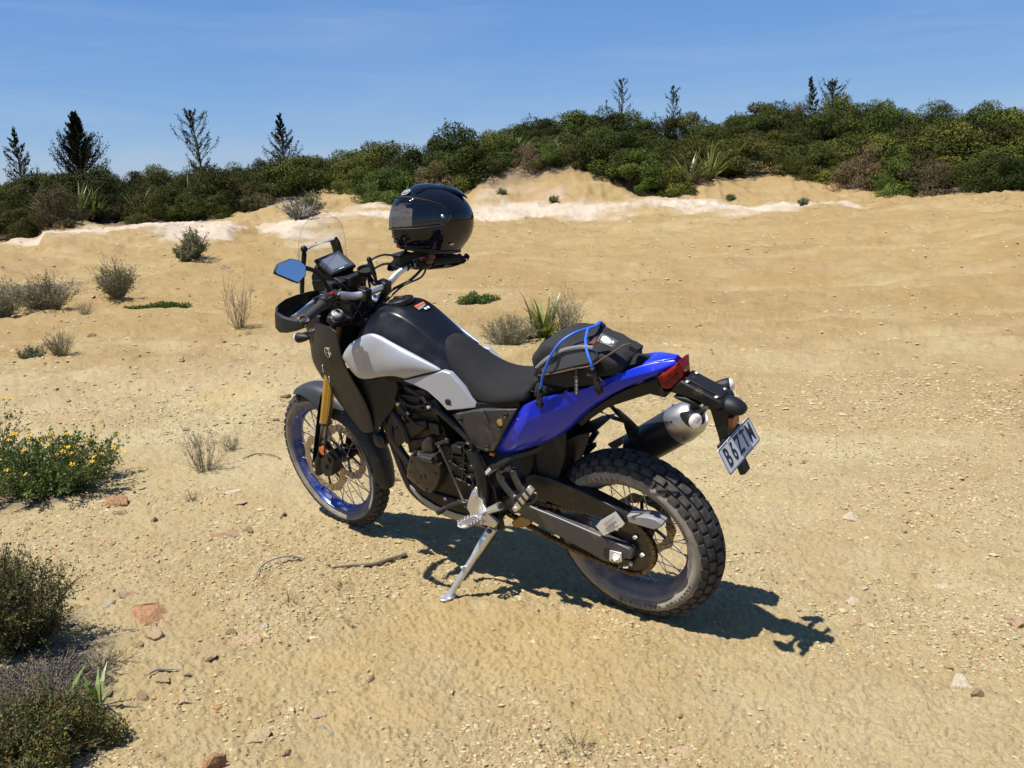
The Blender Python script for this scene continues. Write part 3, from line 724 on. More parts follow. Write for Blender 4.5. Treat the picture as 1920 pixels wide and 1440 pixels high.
# lighter green flax plants standing out of the scrub
for i, (u_x, u_y, u_z, sc) in enumerate([(*p, s) for p, s in (
    ((11.5354,-25.7614,2.2927), 1.0), ((11.6585,-27.1307,2.5822), 1.1), ((12.6315,-27.2373,2.7245), 1.0), ((11.7437,-24.5586,1.9486), .9), ((6.091,-27.4541,2.3978), 1.1), ((5.8797,-28.534,2.6574), 1.1), ((6.4123,-26.855,2.241), .9), ((5.1004,-27.6842,2.1886), .9), ((9.2086,-28.091,2.0268), .8),
    ((18.8412,-23.427,3.0732), .95), ((19.0453,-24.5301,3.3586), .9), ((20.0777,-19.0155,1.9135), .8), ((20.8881,-18.9055,1.7585), .8), ((18.932,-18.4579,1.6297), .7), ((24.9547,-10.5973,1.6907), .9), ((25.2277,-11.1629,1.8091), .8), ((25.0472,-12.5391,1.8075), .8), ((24.6691,-14.1255,2.0222), 1.0), ((24.8463,-9.6747,1.6369), .7), ((2.8247,-27.5807,2.5423), .9), ((14.1617,-23.2487,1.8646), .6), ((26.6812,-22.2112,1.8525), .9))]):
    gz = hz(u_x, u_y)
    put('flax_plant', FLAXM[i % 3], (u_x, u_y, max(gz, u_z - 1.25 * sc) - 0.05), i * 1.3, sc,
        ['pale green strappy flax clump rising from the scrub on the right rise', 'pale green strappy flax clump rising from the scrub behind the helmet', 'pale green strappy flax clump rising from the scrub left of the track'][0 if i < 9 or i == 19 else (1 if i in (9, 10, 11, 12, 13, 20, 21) else 2)], 'flax plant',
        'flax clumps in the scrub ' + ('right' if i < 9 or i == 19 else ('middle' if i in (9, 10, 11, 12, 13, 20, 21) else 'left')))

# ---- trees that stand above the skyline
def sky_tree(base, top_z, width, seed, label, dense, per=34, shape='cone', leaf=0.085):
    x, y, z = base; gz = hz(x, y); h = top_z - gz
    rs = np.random.RandomState(seed)
    root = empty('slender_tree', (x, y, gz)); tag(root, label, 'tree', 'slender trees above the skyline')
    tb = MB(); bend = rs.normal(size=2) * .055 * h
    tp = [Vector((bend[0] * (t * t), bend[1] * (t * t), h * t)) for t in (0, .25, .5, .75, .97)]
    tb.tube([tp[0] - Vector((0, 0, .3))] + tp, [h * .016, h * .015, h * .013, h * .010, h * .006, h * .002], 7)
    P, D = [], []
    nb = int(26 * dense)
    vis = .14
    for i in range(nb):
        t = vis + (1 - vis) * ((i + rs.rand()) / nb); a = i * 2.4 + rs.uniform(-.5, .5)
        prof = (1 - t) / (1 - vis)
        if shape == 'cone': ln = width / 2 * (prof ** 1.15) * rs.uniform(.35, 1.2) + .03 * h * rs.rand()
        else: ln = width / 2 * (math.sin(min(1, prof * 1.15) * math.pi * .85) ** .7) * rs.uniform(.45, 1.1) + .03 * h
        b0 = Vector((bend[0] * t * t, bend[1] * t * t, h * t)); el = rs.uniform(.45, 1.05)
        dv = Vector((math.cos(a) * math.cos(el), math.sin(a) * math.cos(el), math.sin(el)))
        b1 = b0 + dv * ln; b2 = b1 + (dv + Vector((0, 0, .9))).normalized() * ln * .35
        tb.tube([b0, b1, b2], [h * .006, h * .004, h * .0015], 4)
        for s_ in range(int(per * 1.8)):
            f = .2 + .95 * rs.rand() ** .6; p = b0.lerp(b1, min(f, 1)) if f < 1 else b1.lerp(b2, (f - 1) / .15)
            P.append(p + Vector(rs.normal(size=3) * .05 * (ln * .7 + .3))); D.append(dv + Vector((0, 0, .9)) + Vector(rs.normal(size=3) * .6))
    for s_ in range(90):
        t = rs.uniform(.8, 1.02); P.append(Vector((bend[0] * t * t, bend[1] * t * t, h * t)) + Vector(rs.normal(size=3) * .04)); D.append(Vector((0, 0, 1)) + Vector(rs.normal(size=3) * .45))
    tb.build('trunk', M_STEM, root)
    V, F = leaf_quads(np.array([p[:] for p in P]), np.array([d_[:] for d_ in D]), leaf, leaf * .42, rs)
    me = plant_mesh('crown', [(V, F, np.repeat(np.clip(rs.normal(.35, .18, len(P)), 0, 1), 4), 0)], [M_LEAF])
    link(bpy.data.objects.new('crown', me), root)
sky_tree((38.8039,-15.2171,2.9609), (38.724,-15.3962,4.6763)[2], 2.0, 1, 'thin conical tree above the scrub, leftmost on the skyline', 1.6, 40)
sky_tree((36.9048,-16.8816,2.6607), (36.8039,-17.0785,5.2071)[2], 3.0, 2, 'broad dark bushy tree with spiky tip, widest on the left skyline', 6.5, 60)
sky_tree((35.1994,-21.7743,3.0538), (35.1411,-21.8616,5.3963)[2], 2.3, 3, 'narrow feathery tree with leaning side branches, above scrub left of windscreen', 1.5, 42, 'oval')
sky_tree((33.7567,-25.4448,3.2569), (33.6598,-25.5659,5.3363)[2], 2.4, 4, 'short pointed conifer like tree just left of the slope behind the windscreen', 2.0, 46)
sky_tree((20.5542,-35.4987,4.6333), (20.5285,-35.5135,6.4555)[2], 1.15, 5, 'sparse thin tree on the hill, tallest right of the helmet', 1.15, 20, 'oval', .075)
sky_tree((18.4197,-36.6517,4.4086), (18.3445,-36.6896,5.9482)[2], 1.0, 6, 'small sparse tree with one low left branch, on hill right of helmet', 1.1, 22, 'oval', .075)
sky_tree((13.1309,-41.016,5.0854), (13.1805,-40.9994,6.2645)[2], 1.3, 7, 'small dark tree on the highest point of the right hand hill', 1.2, 34, 'cone', .085)
sky_tree((12.2995,-41.2844,5.0337), (12.251,-41.2995,5.956)[2], 1.6, 8, 'low spreading dark tree on the hilltop beside the small one', 1.2, 34, 'oval', .085)

# ---- plants on the open sand
def ground_pt(u):
    return (u[0], u[1], hz(u[0], u[1]))
def twig_shrub(name, p, w, h, seed, label, cat, leafm=None, nst=60, leaves=700, ll=.022, lw=.007, stemm=None, group=None, flowers=0, flat=1.0, wr=0.0011, forks=4, tint=(.2, .9)):
    """many fine forked stems from one foot, with small leaves along them"""
    rs = np.random.RandomState(seed)
    x, y = p[0], p[1]; root = empty(name, (x, y, hz(x, y))); tag(root, label, cat, group)
    Vs, Fs, Ts = [], [], []; P, D = [], []; tips = []
    def rib(a, b, r0, r1, tt):
        a, b = np.array(a), np.array(b); d = b - a; d = d / (np.linalg.norm(d) + 1e-9)
        s = np.cross(d, rs.normal(size=3)); s /= np.linalg.norm(s) + 1e-9; q = np.cross(d, s)
        o = len(Vs)
        for c, r in ((a, r0), (b, r1)):
            for k in range(3):
                an = k * 2.0944; Vs.append(c + (s * math.cos(an) + q * math.sin(an)) * r); Ts.append(tt)
        for k in range(3): Fs.append([o + k, o + (k + 1) % 3, o + 3 + (k + 1) % 3, o + 3 + k])
    for i in range(nst):
        a = rs.uniform(0, 6.283); rad = rs.rand() ** .6; tt = rs.uniform(*tint)
        tip = np.array([math.cos(a) * rad * w / 2, math.sin(a) * rad * w / 2, h * (rs.uniform(.45, 1.05)) * (1 - .35 * rad * flat)])
        b0 = np.array([math.cos(a) * rad * w * .13, math.sin(a) * rad * w * .13, -.01])
        mid = b0 * .45 + tip * .5 + rs.normal(size=3) * .05 * h
        mid[2] = max(mid[2], .01)
        rib(b0, mid, wr * 1.6, wr * 1.2, tt); rib(mid, tip, wr * 1.2, wr * .6, tt); tips.append(tip)
        segs = [(b0, mid), (mid, tip)]
        for f in range(forks):
            t = rs.uniform(.15, .85); s0 = mid * (1 - t) + tip * t if rs.rand() < .7 else b0 * (1 - t) + mid * t
            e = s0 + (tip - mid) * rs.uniform(.3, .7) + rs.normal(size=3) * .12 * h; e[2] = max(.01, e[2])
            rib(s0, e, wr * .9, wr * .5, tt); segs.append((s0, e)); tips.append(e)
        if leafm is not None:
            for k in range(leaves // nst):
                s0, e = segs[rs.randint(len(segs))]; t = rs.rand(); P.append(s0 * (1 - t) + e * t + rs.normal(size=3) * .006); D.append((e - s0) / (np.linalg.norm(e - s0) + 1e-9) + rs.normal(size=3) * .7)
    link(bpy.data.objects.new('stems', plant_mesh('stems', [(np.array(Vs), np.array(Fs), np.array(Ts), 0)], [stemm or M_DRY])), root)
    if leafm is not None:
        V, F = leaf_quads(np.array(P), np.array(D), ll, lw, rs)
        link(bpy.data.objects.new('leaves', plant_mesh('leaves', [(V, F, np.repeat(np.clip(rs.normal(.45, .24, len(P)), 0, 1), 4), 0)], [leafm])), root)
    if flowers:
        fb = MB()
        for k in range(5):
            an = k * 1.2566
            fb.add([(0, 0, 0), (math.cos(an - .5) * .009, math.sin(an - .5) * .009, .003), (math.cos(an) * .015, math.sin(an) * .015, .001), (math.cos(an + .5) * .009, math.sin(an + .5) * .009, .003)], [(0, 1, 2, 3)])
        fb.sphere((0, 0, .003), .003, 6)
        fme = fb.mesh('flower', M_PETAL, 0)
        tips.sort(key=lambda t: t[2] + rs.uniform(-.12, .12))
        for t in tips[-int(flowers * 1.6):]:
            if rs.rand() > .65: continue
            o = bpy.data.objects.new('flower', fme); o.location = t; o.rotation_euler = (rs.uniform(-.7, .7), rs.uniform(-.7, .7), rs.uniform(0, 6)); s_ = rs.uniform(.75, 1.3); o.scale = (s_, s_, s_); link(o, root)
    return root
def tuft(p, n, ln, seed, label, m=None, name='grass_tuft', wd=.003, spread=.9, group=None, base=.03, droop=.7, cat='grass tuft'):
    v, f, t = blades(np.random.RandomState(seed), n, ln, wd, spread, droop, base=base, segs=3)
    return put(name, plant_mesh(name, [(v, f, t, 0)], [m or M_STRAW]), ground_pt(p), 0, 1, label, cat, group)
def mat_plant(name, p, w, d, h, rz, seed, label, cat, leafm, n=2600, ll=.02, lw=.008, flowers=0):
    rs = np.random.RandomState(seed); a = rs.uniform(0, 6.283, n); r = rs.rand(n) ** .5
    r *= 0.75 + .35 * np.sin(a * 3 + seed) * np.cos(a * 2)
    X = np.cos(a) * r * w / 2; Y = np.sin(a) * r * d / 2
    c, s = math.cos(rz), math.sin(rz); wx = p[0] + X * c - Y * s; wy = p[1] + X * s + Y * c
    lump = fbm(wx * 9, wy * 9, 2, seed)
    Z = height(wx, wy) + h * np.clip(1.1 - r, 0, 1) ** .6 * rs.rand(n) * (0.4 + lump)
    P = np.stack([wx - p[0], wy - p[1], Z - hz(p[0], p[1])], 1)
    V, F = leaf_quads(P, rs.normal(size=(n, 3)) + np.array([0, 0, .7]), ll, lw, rs)
    o = put(name, plant_mesh(name, [(V, F, np.repeat(np.clip(rs.normal(.5, .25, n), 0, 1), 4), 0)], [leafm]), ground_pt(p), 0, 1, label, cat)
    return o
def at_px(p): return p
twig_shrub('flowering_bush', (3.3653,0.5844,0.0), .80, .30, 11, 'low green bush full of yellow flowers at the left edge', 'flowering bush', M_GREEN, 170, 15000, .020, .009, M_STEM, flowers=75, wr=.0013)
twig_shrub('flowering_bush', (3.9231,0.7446,0.0), .66, .50, 12, 'green bush with yellow flowers cut off by the left frame edge', 'flowering bush', M_GREEN, 100, 7000, .020, .009, M_STEM, flowers=40, wr=.0013)
twig_shrub('heath_bush', (1.6905,1.4806,0.0), .36, .36, 13, 'dense dark heath bush with reddish leaves at lower left edge', 'heath bush', M_HEATH, 150, 17000, .012, .0055, M_STEM, wr=.0013)
twig_shrub('heath_bush', (1.9702,1.5555,0.0), .42, .42, 14, 'yellow green heath bush cut off at the lower left edge', 'heath bush', M_HEATH, 120, 12000, .012, .0055, M_STEM, wr=.0013)
mat_plant('heath_mat', (1.0414,1.723,0.0), .62, .42, .17, .4, 15, 'low rust and green heath growing in the bottom left corner', 'heath plant', M_HEATH, 24000, .011, .0045)
mat_plant('lichen_mat', (1.3821,1.5751,0.0), .52, .34, .05, .5, 16, 'grey mossy lichen mat between the two heath bushes', 'lichen', M_LICHEN, 15000, .0075, .0035)
def mini_flax(p, seed, n, ln, wd, label, name='flax_seedling'):
    v, f, t = blades(np.random.RandomState(seed), n, ln, wd, 1.1, .8, base=.02); return put(name, plant_mesh(name, [(v, f, t, 0)], [M_FLAX]), ground_pt(p), 0, 1, label, 'flax plant')
mini_flax((1.1452,1.6164,0.0), 31, 16, .15, .020, 'small flax seedling on the grey lichen')
mini_flax((1.0939,1.5207,0.0), 32, 11, .15, .012, 'thin leaved seedling at the right edge of the lichen')
mini_flax((1.666,1.464,0.0), 33, 12, .17, .020, 'bright leafed seedling under the dark heath bush')
twig_shrub('dry_shrub', (2.9429,-0.0907,0.0), .27, .30, 17, 'dry bare twiggy shrub left of the front wheel', 'dry shrub', M_HEATH, 38, 420, .011, .004, flat=.6, wr=.0010)
twig_shrub('dry_shrub', (3.1686,-0.4209,0.0), .15, .11, 18, 'small grey dry shrub between bare shrub and front wheel', 'dry shrub', M_GREYGREEN, 34, 300, .009, .003, wr=.0008)
twig_shrub('dry_shrub', (2.5398,0.2577,0.0), .10, .055, 19, 'tiny pinkish dry sprig below the bare twiggy shrub', 'dry shrub', M_HEATH, 18, 60, .008, .003, wr=.0008)
twig_shrub('dry_shrub', (7.5958,-3.6613,0.0), .40, .60, 20, 'tall wispy dry shrub standing left of the hand guard', 'dry shrub', None, 26, 0, flat=.2, wr=.0022, tint=(0, .6))
twig_shrub('sage_bush', (11.5419,-4.2841,0.0), .62, .58, 22, 'rounded grey green bush alone on the left sand', 'bush', M_GREYGREEN, 140, 5200, .034, .010, wr=.0022)
twig_shrub('heath_bush', (11.5456,-3.1976,0.0), .95, .58, 23, 'wide brownish heath bush at the left with bleached branch before it', 'heath bush', M_BROWNLEAF, 150, 5200, .034, .009, wr=.0024)
twig_shrub('heath_bush', (11.276,-2.4761,0.0), .80, .52, 24, 'pale grey heath bush at the left edge beside the brown one', 'heath bush', M_GREYGREEN, 110, 3600, .034, .009, wr=.0024)
twig_shrub('sage_bush', (7.8109,-1.5874,0.0), .34, .30, 25, 'small pale dry bush beside a low green one at left', 'bush', M_GREYGREEN, 70, 1100, .020, .006, wr=.0014)
twig_shrub('green_herb', (7.7547,-1.2898,-0.0), .28, .13, 26, 'low dark green herb in front of the small pale bush', 'plant', M_GREYGREEN, 60, 1800, .020, .009, wr=.0014)
twig_shrub('dry_shrub', (10.5492,-3.257,0.0), .30, .22, 27, 'small sparse dry shrub between brown heath and green mat', 'dry shrub', None, 44, 0, wr=.0014)
twig_shrub('sage_bush', (14.8251,-7.802,0.6522), .55, .58, 28, 'grey green bush on the sand slope, right half of a pair', 'bush', M_GREYGREEN, 90, 2600, .06, .018, wr=.004)
twig_shrub('sage_bush', (14.5808,-7.4407,0.4967), .45, .40, 29, 'lower grey green bush on the sand slope, left half of a pair', 'bush', M_GREYGREEN, 70, 1800, .06, .018, wr=.004)
twig_shrub('dry_shrub', (14.2046,-7.6557,0.466), .6, .12, 30, 'low grey dead brush beside the pair of bushes on the slope', 'dry shrub', None, 50, 0, wr=.003)
mat_plant('green_mat', (10.3143,-4.2475,0.0), 1.02, .34, .11, AZ0 - 1.35, 31, 'low green creeping mat on the sand right of rounded bush', 'ground plant', M_GREEN, 3600, .035, .014)
mat_plant('green_mat', (6.3305,-6.7066,0.0), .68, .52, .13, AZ0 - 1.5, 32, 'low green mat with yellow flecks behind the fuel tank', 'ground plant', M_GREEN, 3400, .035, .014)
# clump behind the seat: strappy leaves in dry brush
fr = empty('flax_plant', ground_pt((3.8593,-4.8471,0.0))); tag(fr, 'bright green broad bladed flax growing behind the tail bag', 'flax plant')
v_, f_, t_ = blades(np.random.RandomState(41), 64, .52, .050, 1.45, .7, base=.16, tint=(.1, 1)); link(bpy.data.objects.new('blade', plant_mesh('blade', [(v_, f_, t_, 0)], [M_FLAX])), fr)['kind'] = 'stuff'
twig_shrub('dry_shrub', (3.9555,-4.3575,0.0), .66, .36, 42, 'dense grey dry brush left of the broad bladed flax', 'dry shrub', M_GREYGREEN, 190, 3400, .022, .006, wr=.0016)
twig_shrub('dry_shrub', (3.5686,-4.844,-0.0), .42, .50, 43, 'taller pale dry brush right of the broad bladed flax', 'dry shrub', M_BROWNLEAF, 90, 900, .024, .006, wr=.0016, tint=(.4, 1))
# dead wood and far tufts
def branch(name, pts, r, label, m=None, cat='branch', twigs=()):
    b = MB(); b.tube(pts, r, 7, sm=5)
    for tw in twigs: b.tube(tw, [r[0] * .5, r[0] * .3, r[0] * .15], 5, sm=3)
    return tag(b.build(name, m or M_DEAD), label, cat)
def gp(u, dz=0.01): return (u[0], u[1], hz(u[0], u[1]) + dz)
branch('curved_stick', [gp((1.4332,0.689,0.0), .004), gp((1.4965,0.6043,0.0), .012), gp((1.5011,0.5317,0.0), .02), gp((1.4729,0.4745,0.0), .02), gp((1.4408,0.434,0.0), .012)], [.002, .004, .004, .005, .005], 'thin curved grey stick lying below the front wheel', cat='stick')
branch('weathered_stick', [gp((1.2716,0.4253,0.0), .006), gp((1.2111,0.3541,0.0), .010), gp((1.142,0.2961,0.0), .010), gp((1.1134,0.2131,0.0), .014), gp((1.088,0.1505,0.0), .016)], [.003, .005, .007, .008, .009], 'gnarled brown stick lying left of the side stand', M_STEM, cat='stick')
branch('bleached_twig', [gp((1.1132,1.3428,0.0), .012), gp((1.1179,1.3115,0.0), .016), gp((1.0969,1.2816,0.0), .012), gp((1.0697,1.2592,0.0), .008)], [.003, .005, .004, .002], 'small bleached white twig near the lower left rocks', cat='twig')
branch('bleached_twig', [gp((1.5003,1.2207,0.0), .006), gp((1.4718,1.2016,0.0), .008), gp((1.4322,1.189,0.0), .005)], [.002, .003, .002], 'tiny white twig below the large red rock', cat='twig')
branch('bleached_branch', [gp((11.6867,-3.0134,0.0), .03), gp((11.2119,-2.946,0.0), .06), gp((11.091,-3.0593,0.0), .04), gp((10.4158,-2.7826,0.0), .02)], [.012, .014, .011, .006], 'bleached forked branch in front of the brown heath bush', cat='branch', twigs=[[gp((11.2119,-2.946,0.0), .06), gp((11.562,-3.19,0.0), .10), gp((11.2564,-3.213,0.0), .06)]])
branch('dry_runner', [gp((2.9096,-0.3248,0.0), .006), gp((2.9361,-0.4333,0.0), .012), gp((2.8215,-0.4532,0.0), .008), gp((2.703,-0.4521,0.0), .010)], [.003, .004, .003, .002], 'thin dry runner on the sand beside the front tyre', M_STEM, cat='twig')
dp = (17.4955,-12.7936,1.0423)
twig_shrub('dead_brush', dp, 1.5, .55, 44, 'grey dead brush pile on the pale ledge behind the windscreen', 'dead brush', None, 40, 0, wr=.016, stemm=M_DEAD)
twig_shrub('sage_bush', (18.9352,-14.3485,1.2499), .8, .7, 45, 'pale grey green bush standing by the sandy track', 'bush', M_GREYGREEN, 70, 1600, .09, .03, wr=.006)
for i, (p, lab) in enumerate([((13.9554,-19.8164,1.1142), 'small green tuft on the cut bank right of the helmet'), ((9.8407,-23.6682,1.2948), 'small tuft at the left foot of the right bank'), ((6.9642,-21.9891,0.9382), 'dark little tuft at the end of the pale clay strip'), ((16.1092,-19.9777,1.4821), 'little dry tuft high on the cut bank beside the helmet'), ((22.853,-9.2076,1.0856), 'small yellow green shrub on the left ledge')]):
    twig_shrub('small_tuft', p, .34, .20, 60 + i, lab, 'tuft', M_GREYGREEN if i != 4 else M_HEATH, 40, 700, .06, .02, wr=.004)
TG = 'sparse grass tufts on the bare sand'
for i, (p, lab, n, ln) in enumerate([((1.175,0.7134,0.0), 'pale grass tuft left of the side stand foot', 34, .05), ((1.103,0.5111,0.0), 'faint yellow grass tuft below the gnarled stick', 40, .04), ((0.8432,0.7134,0.0), 'tiny grass tuft midway below the side stand', 20, .04), ((-0.2342,0.8325,0.0), 'pale green grass tuft near the bottom edge below rear wheel', 46, .045), ((-0.2017,0.8837,-0.0), 'sparse grass tuft left of the pale green one at bottom', 26, .04), ((1.0178,0.7724,0.0), 'tiny dry tuft below the pale grass tuft', 14, .035), ((0.6705,0.6583,0.0), 'small dry sprig on the powdery sand below stand', 12, .035), ((7.008,-3.3855,0.0), 'small straw tuft behind the front mudguard', 40, .10), ((9.5212,-6.0003,0.0), 'straw tuft behind the left hand guard', 36, .14)]):
    tuft(p, n, ln, 80 + i, lab, group=TG, base=.045)

twig_shrub('dry_shrub', (1.3276,1.5748,0.0), .46, .05, 70, 'matted grey dry stems lying over the lichen', 'dry plant', M_LICHEN, 120, 900, .010, .004, wr=.0009, tint=(0, .7))
twig_shrub('dry_shrub', (1.3158,1.3948,0.0), .22, .05, 71, 'small mat of dry grey sprigs right of the heath bush', 'dry plant', M_HEATH, 60, 300, .008, .003, wr=.0008, tint=(0, .7))
for i, (p, lab) in enumerate([((16.0714,-22.8518,2.3273), 'bare grey dead shrub on top of the cut bank'), ((3.654,-26.4379,1.9544), 'dead grey shrub in the scrub near the right edge')]):
    twig_shrub('dead_shrub', p, 1.0, .95, 72 + i, lab, 'dead shrub', None, 14, 0, wr=.010, stemm=M_DEAD, forks=6)
twig_shrub('heath_bush', (1.0359,1.7773,0.0), .50, .19, 90, 'rusty tipped low heath sprigs at the very bottom left corner', 'heath bush', M_HEATH, 150, 7000, .012, .005, M_STEM, wr=.0011)

# ---------------------------------------------------------------- stones one can pick out
ROCKM = [tint_material('rock_' + n, [(0, a), (1, b_)], rough=0.92, noise_scale=9) for n, a, b_ in (
    ('rust', (0.243, 0.133, 0.068), (0.282, 0.161, 0.083)), ('tan', (0.297, 0.223, 0.122), (0.314, 0.239, 0.139)), ('pink', (0.314, 0.212, 0.130), (0.329, 0.227, 0.145)),
    ('brown', (0.189, 0.133, 0.076), (0.219, 0.153, 0.088)), ('cream', (0.368, 0.301, 0.208), (0.383, 0.320, 0.231)), ('grey', (0.275, 0.239, 0.184), (0.297, 0.258, 0.201)), ('orange', (0.325, 0.188, 0.076), (0.344, 0.207, 0.092)))]
RN = {'rust': 0, 'tan': 1, 'pink': 2, 'brown': 3, 'cream': 4, 'grey': 5, 'orange': 6}
def rock_mesh(seed, flat, m):
    rs = np.random.RandomState(seed); bm = bmesh.new(); bmesh.ops.create_icosphere(bm, subdivisions=3, radius=1)
    pl = [(Vector(rs.normal(size=3)).normalized(), rs.uniform(.32, .75)) for _ in range(11)]
    for v in bm.verts:
        for n, d in pl:
            q = v.co.dot(n)
            if q > d: v.co -= n * (q - d)
        v.co += Vector(rs.normal(size=3) * .018); v.co.z *= flat
    me = bpy.data.meshes.new('rock'); bm.to_mesh(me); bm.free()
    me.attributes.new('tint', 'FLOAT', 'POINT').data.foreach_set('value', rs.rand(len(me.vertices)).astype(np.float32))
    me.materials.append(m); return me
def rock(p, wpx, kind, flat, seed, label, name='rock', group=None, asp=1.0):
    x, y = p[0], p[1]; r = math.hypot(x - CX, y - CY); dist = math.hypot(r, CZ); s = wpx / 1613.0 * dist / 2
    rs = np.random.RandomState(seed)
    o = bpy.data.objects.new(name, rock_mesh(seed, flat, ROCKM[RN[kind]])); link(o)
    o.location = (x, y, hz(x, y) + s * flat * .12); o.rotation_euler = (rs.uniform(-.15, .15), rs.uniform(-.15, .15), AZ0 + math.pi / 2 + rs.uniform(-.3, .3)); o.scale = (s * 1.25, s * 1.05 / asp, s * 1.15)
    o.scale.z *= 1.45; o.location.z -= s * .10
    return tag(o, label, 'rock' if wpx > 28 else 'stone', group)
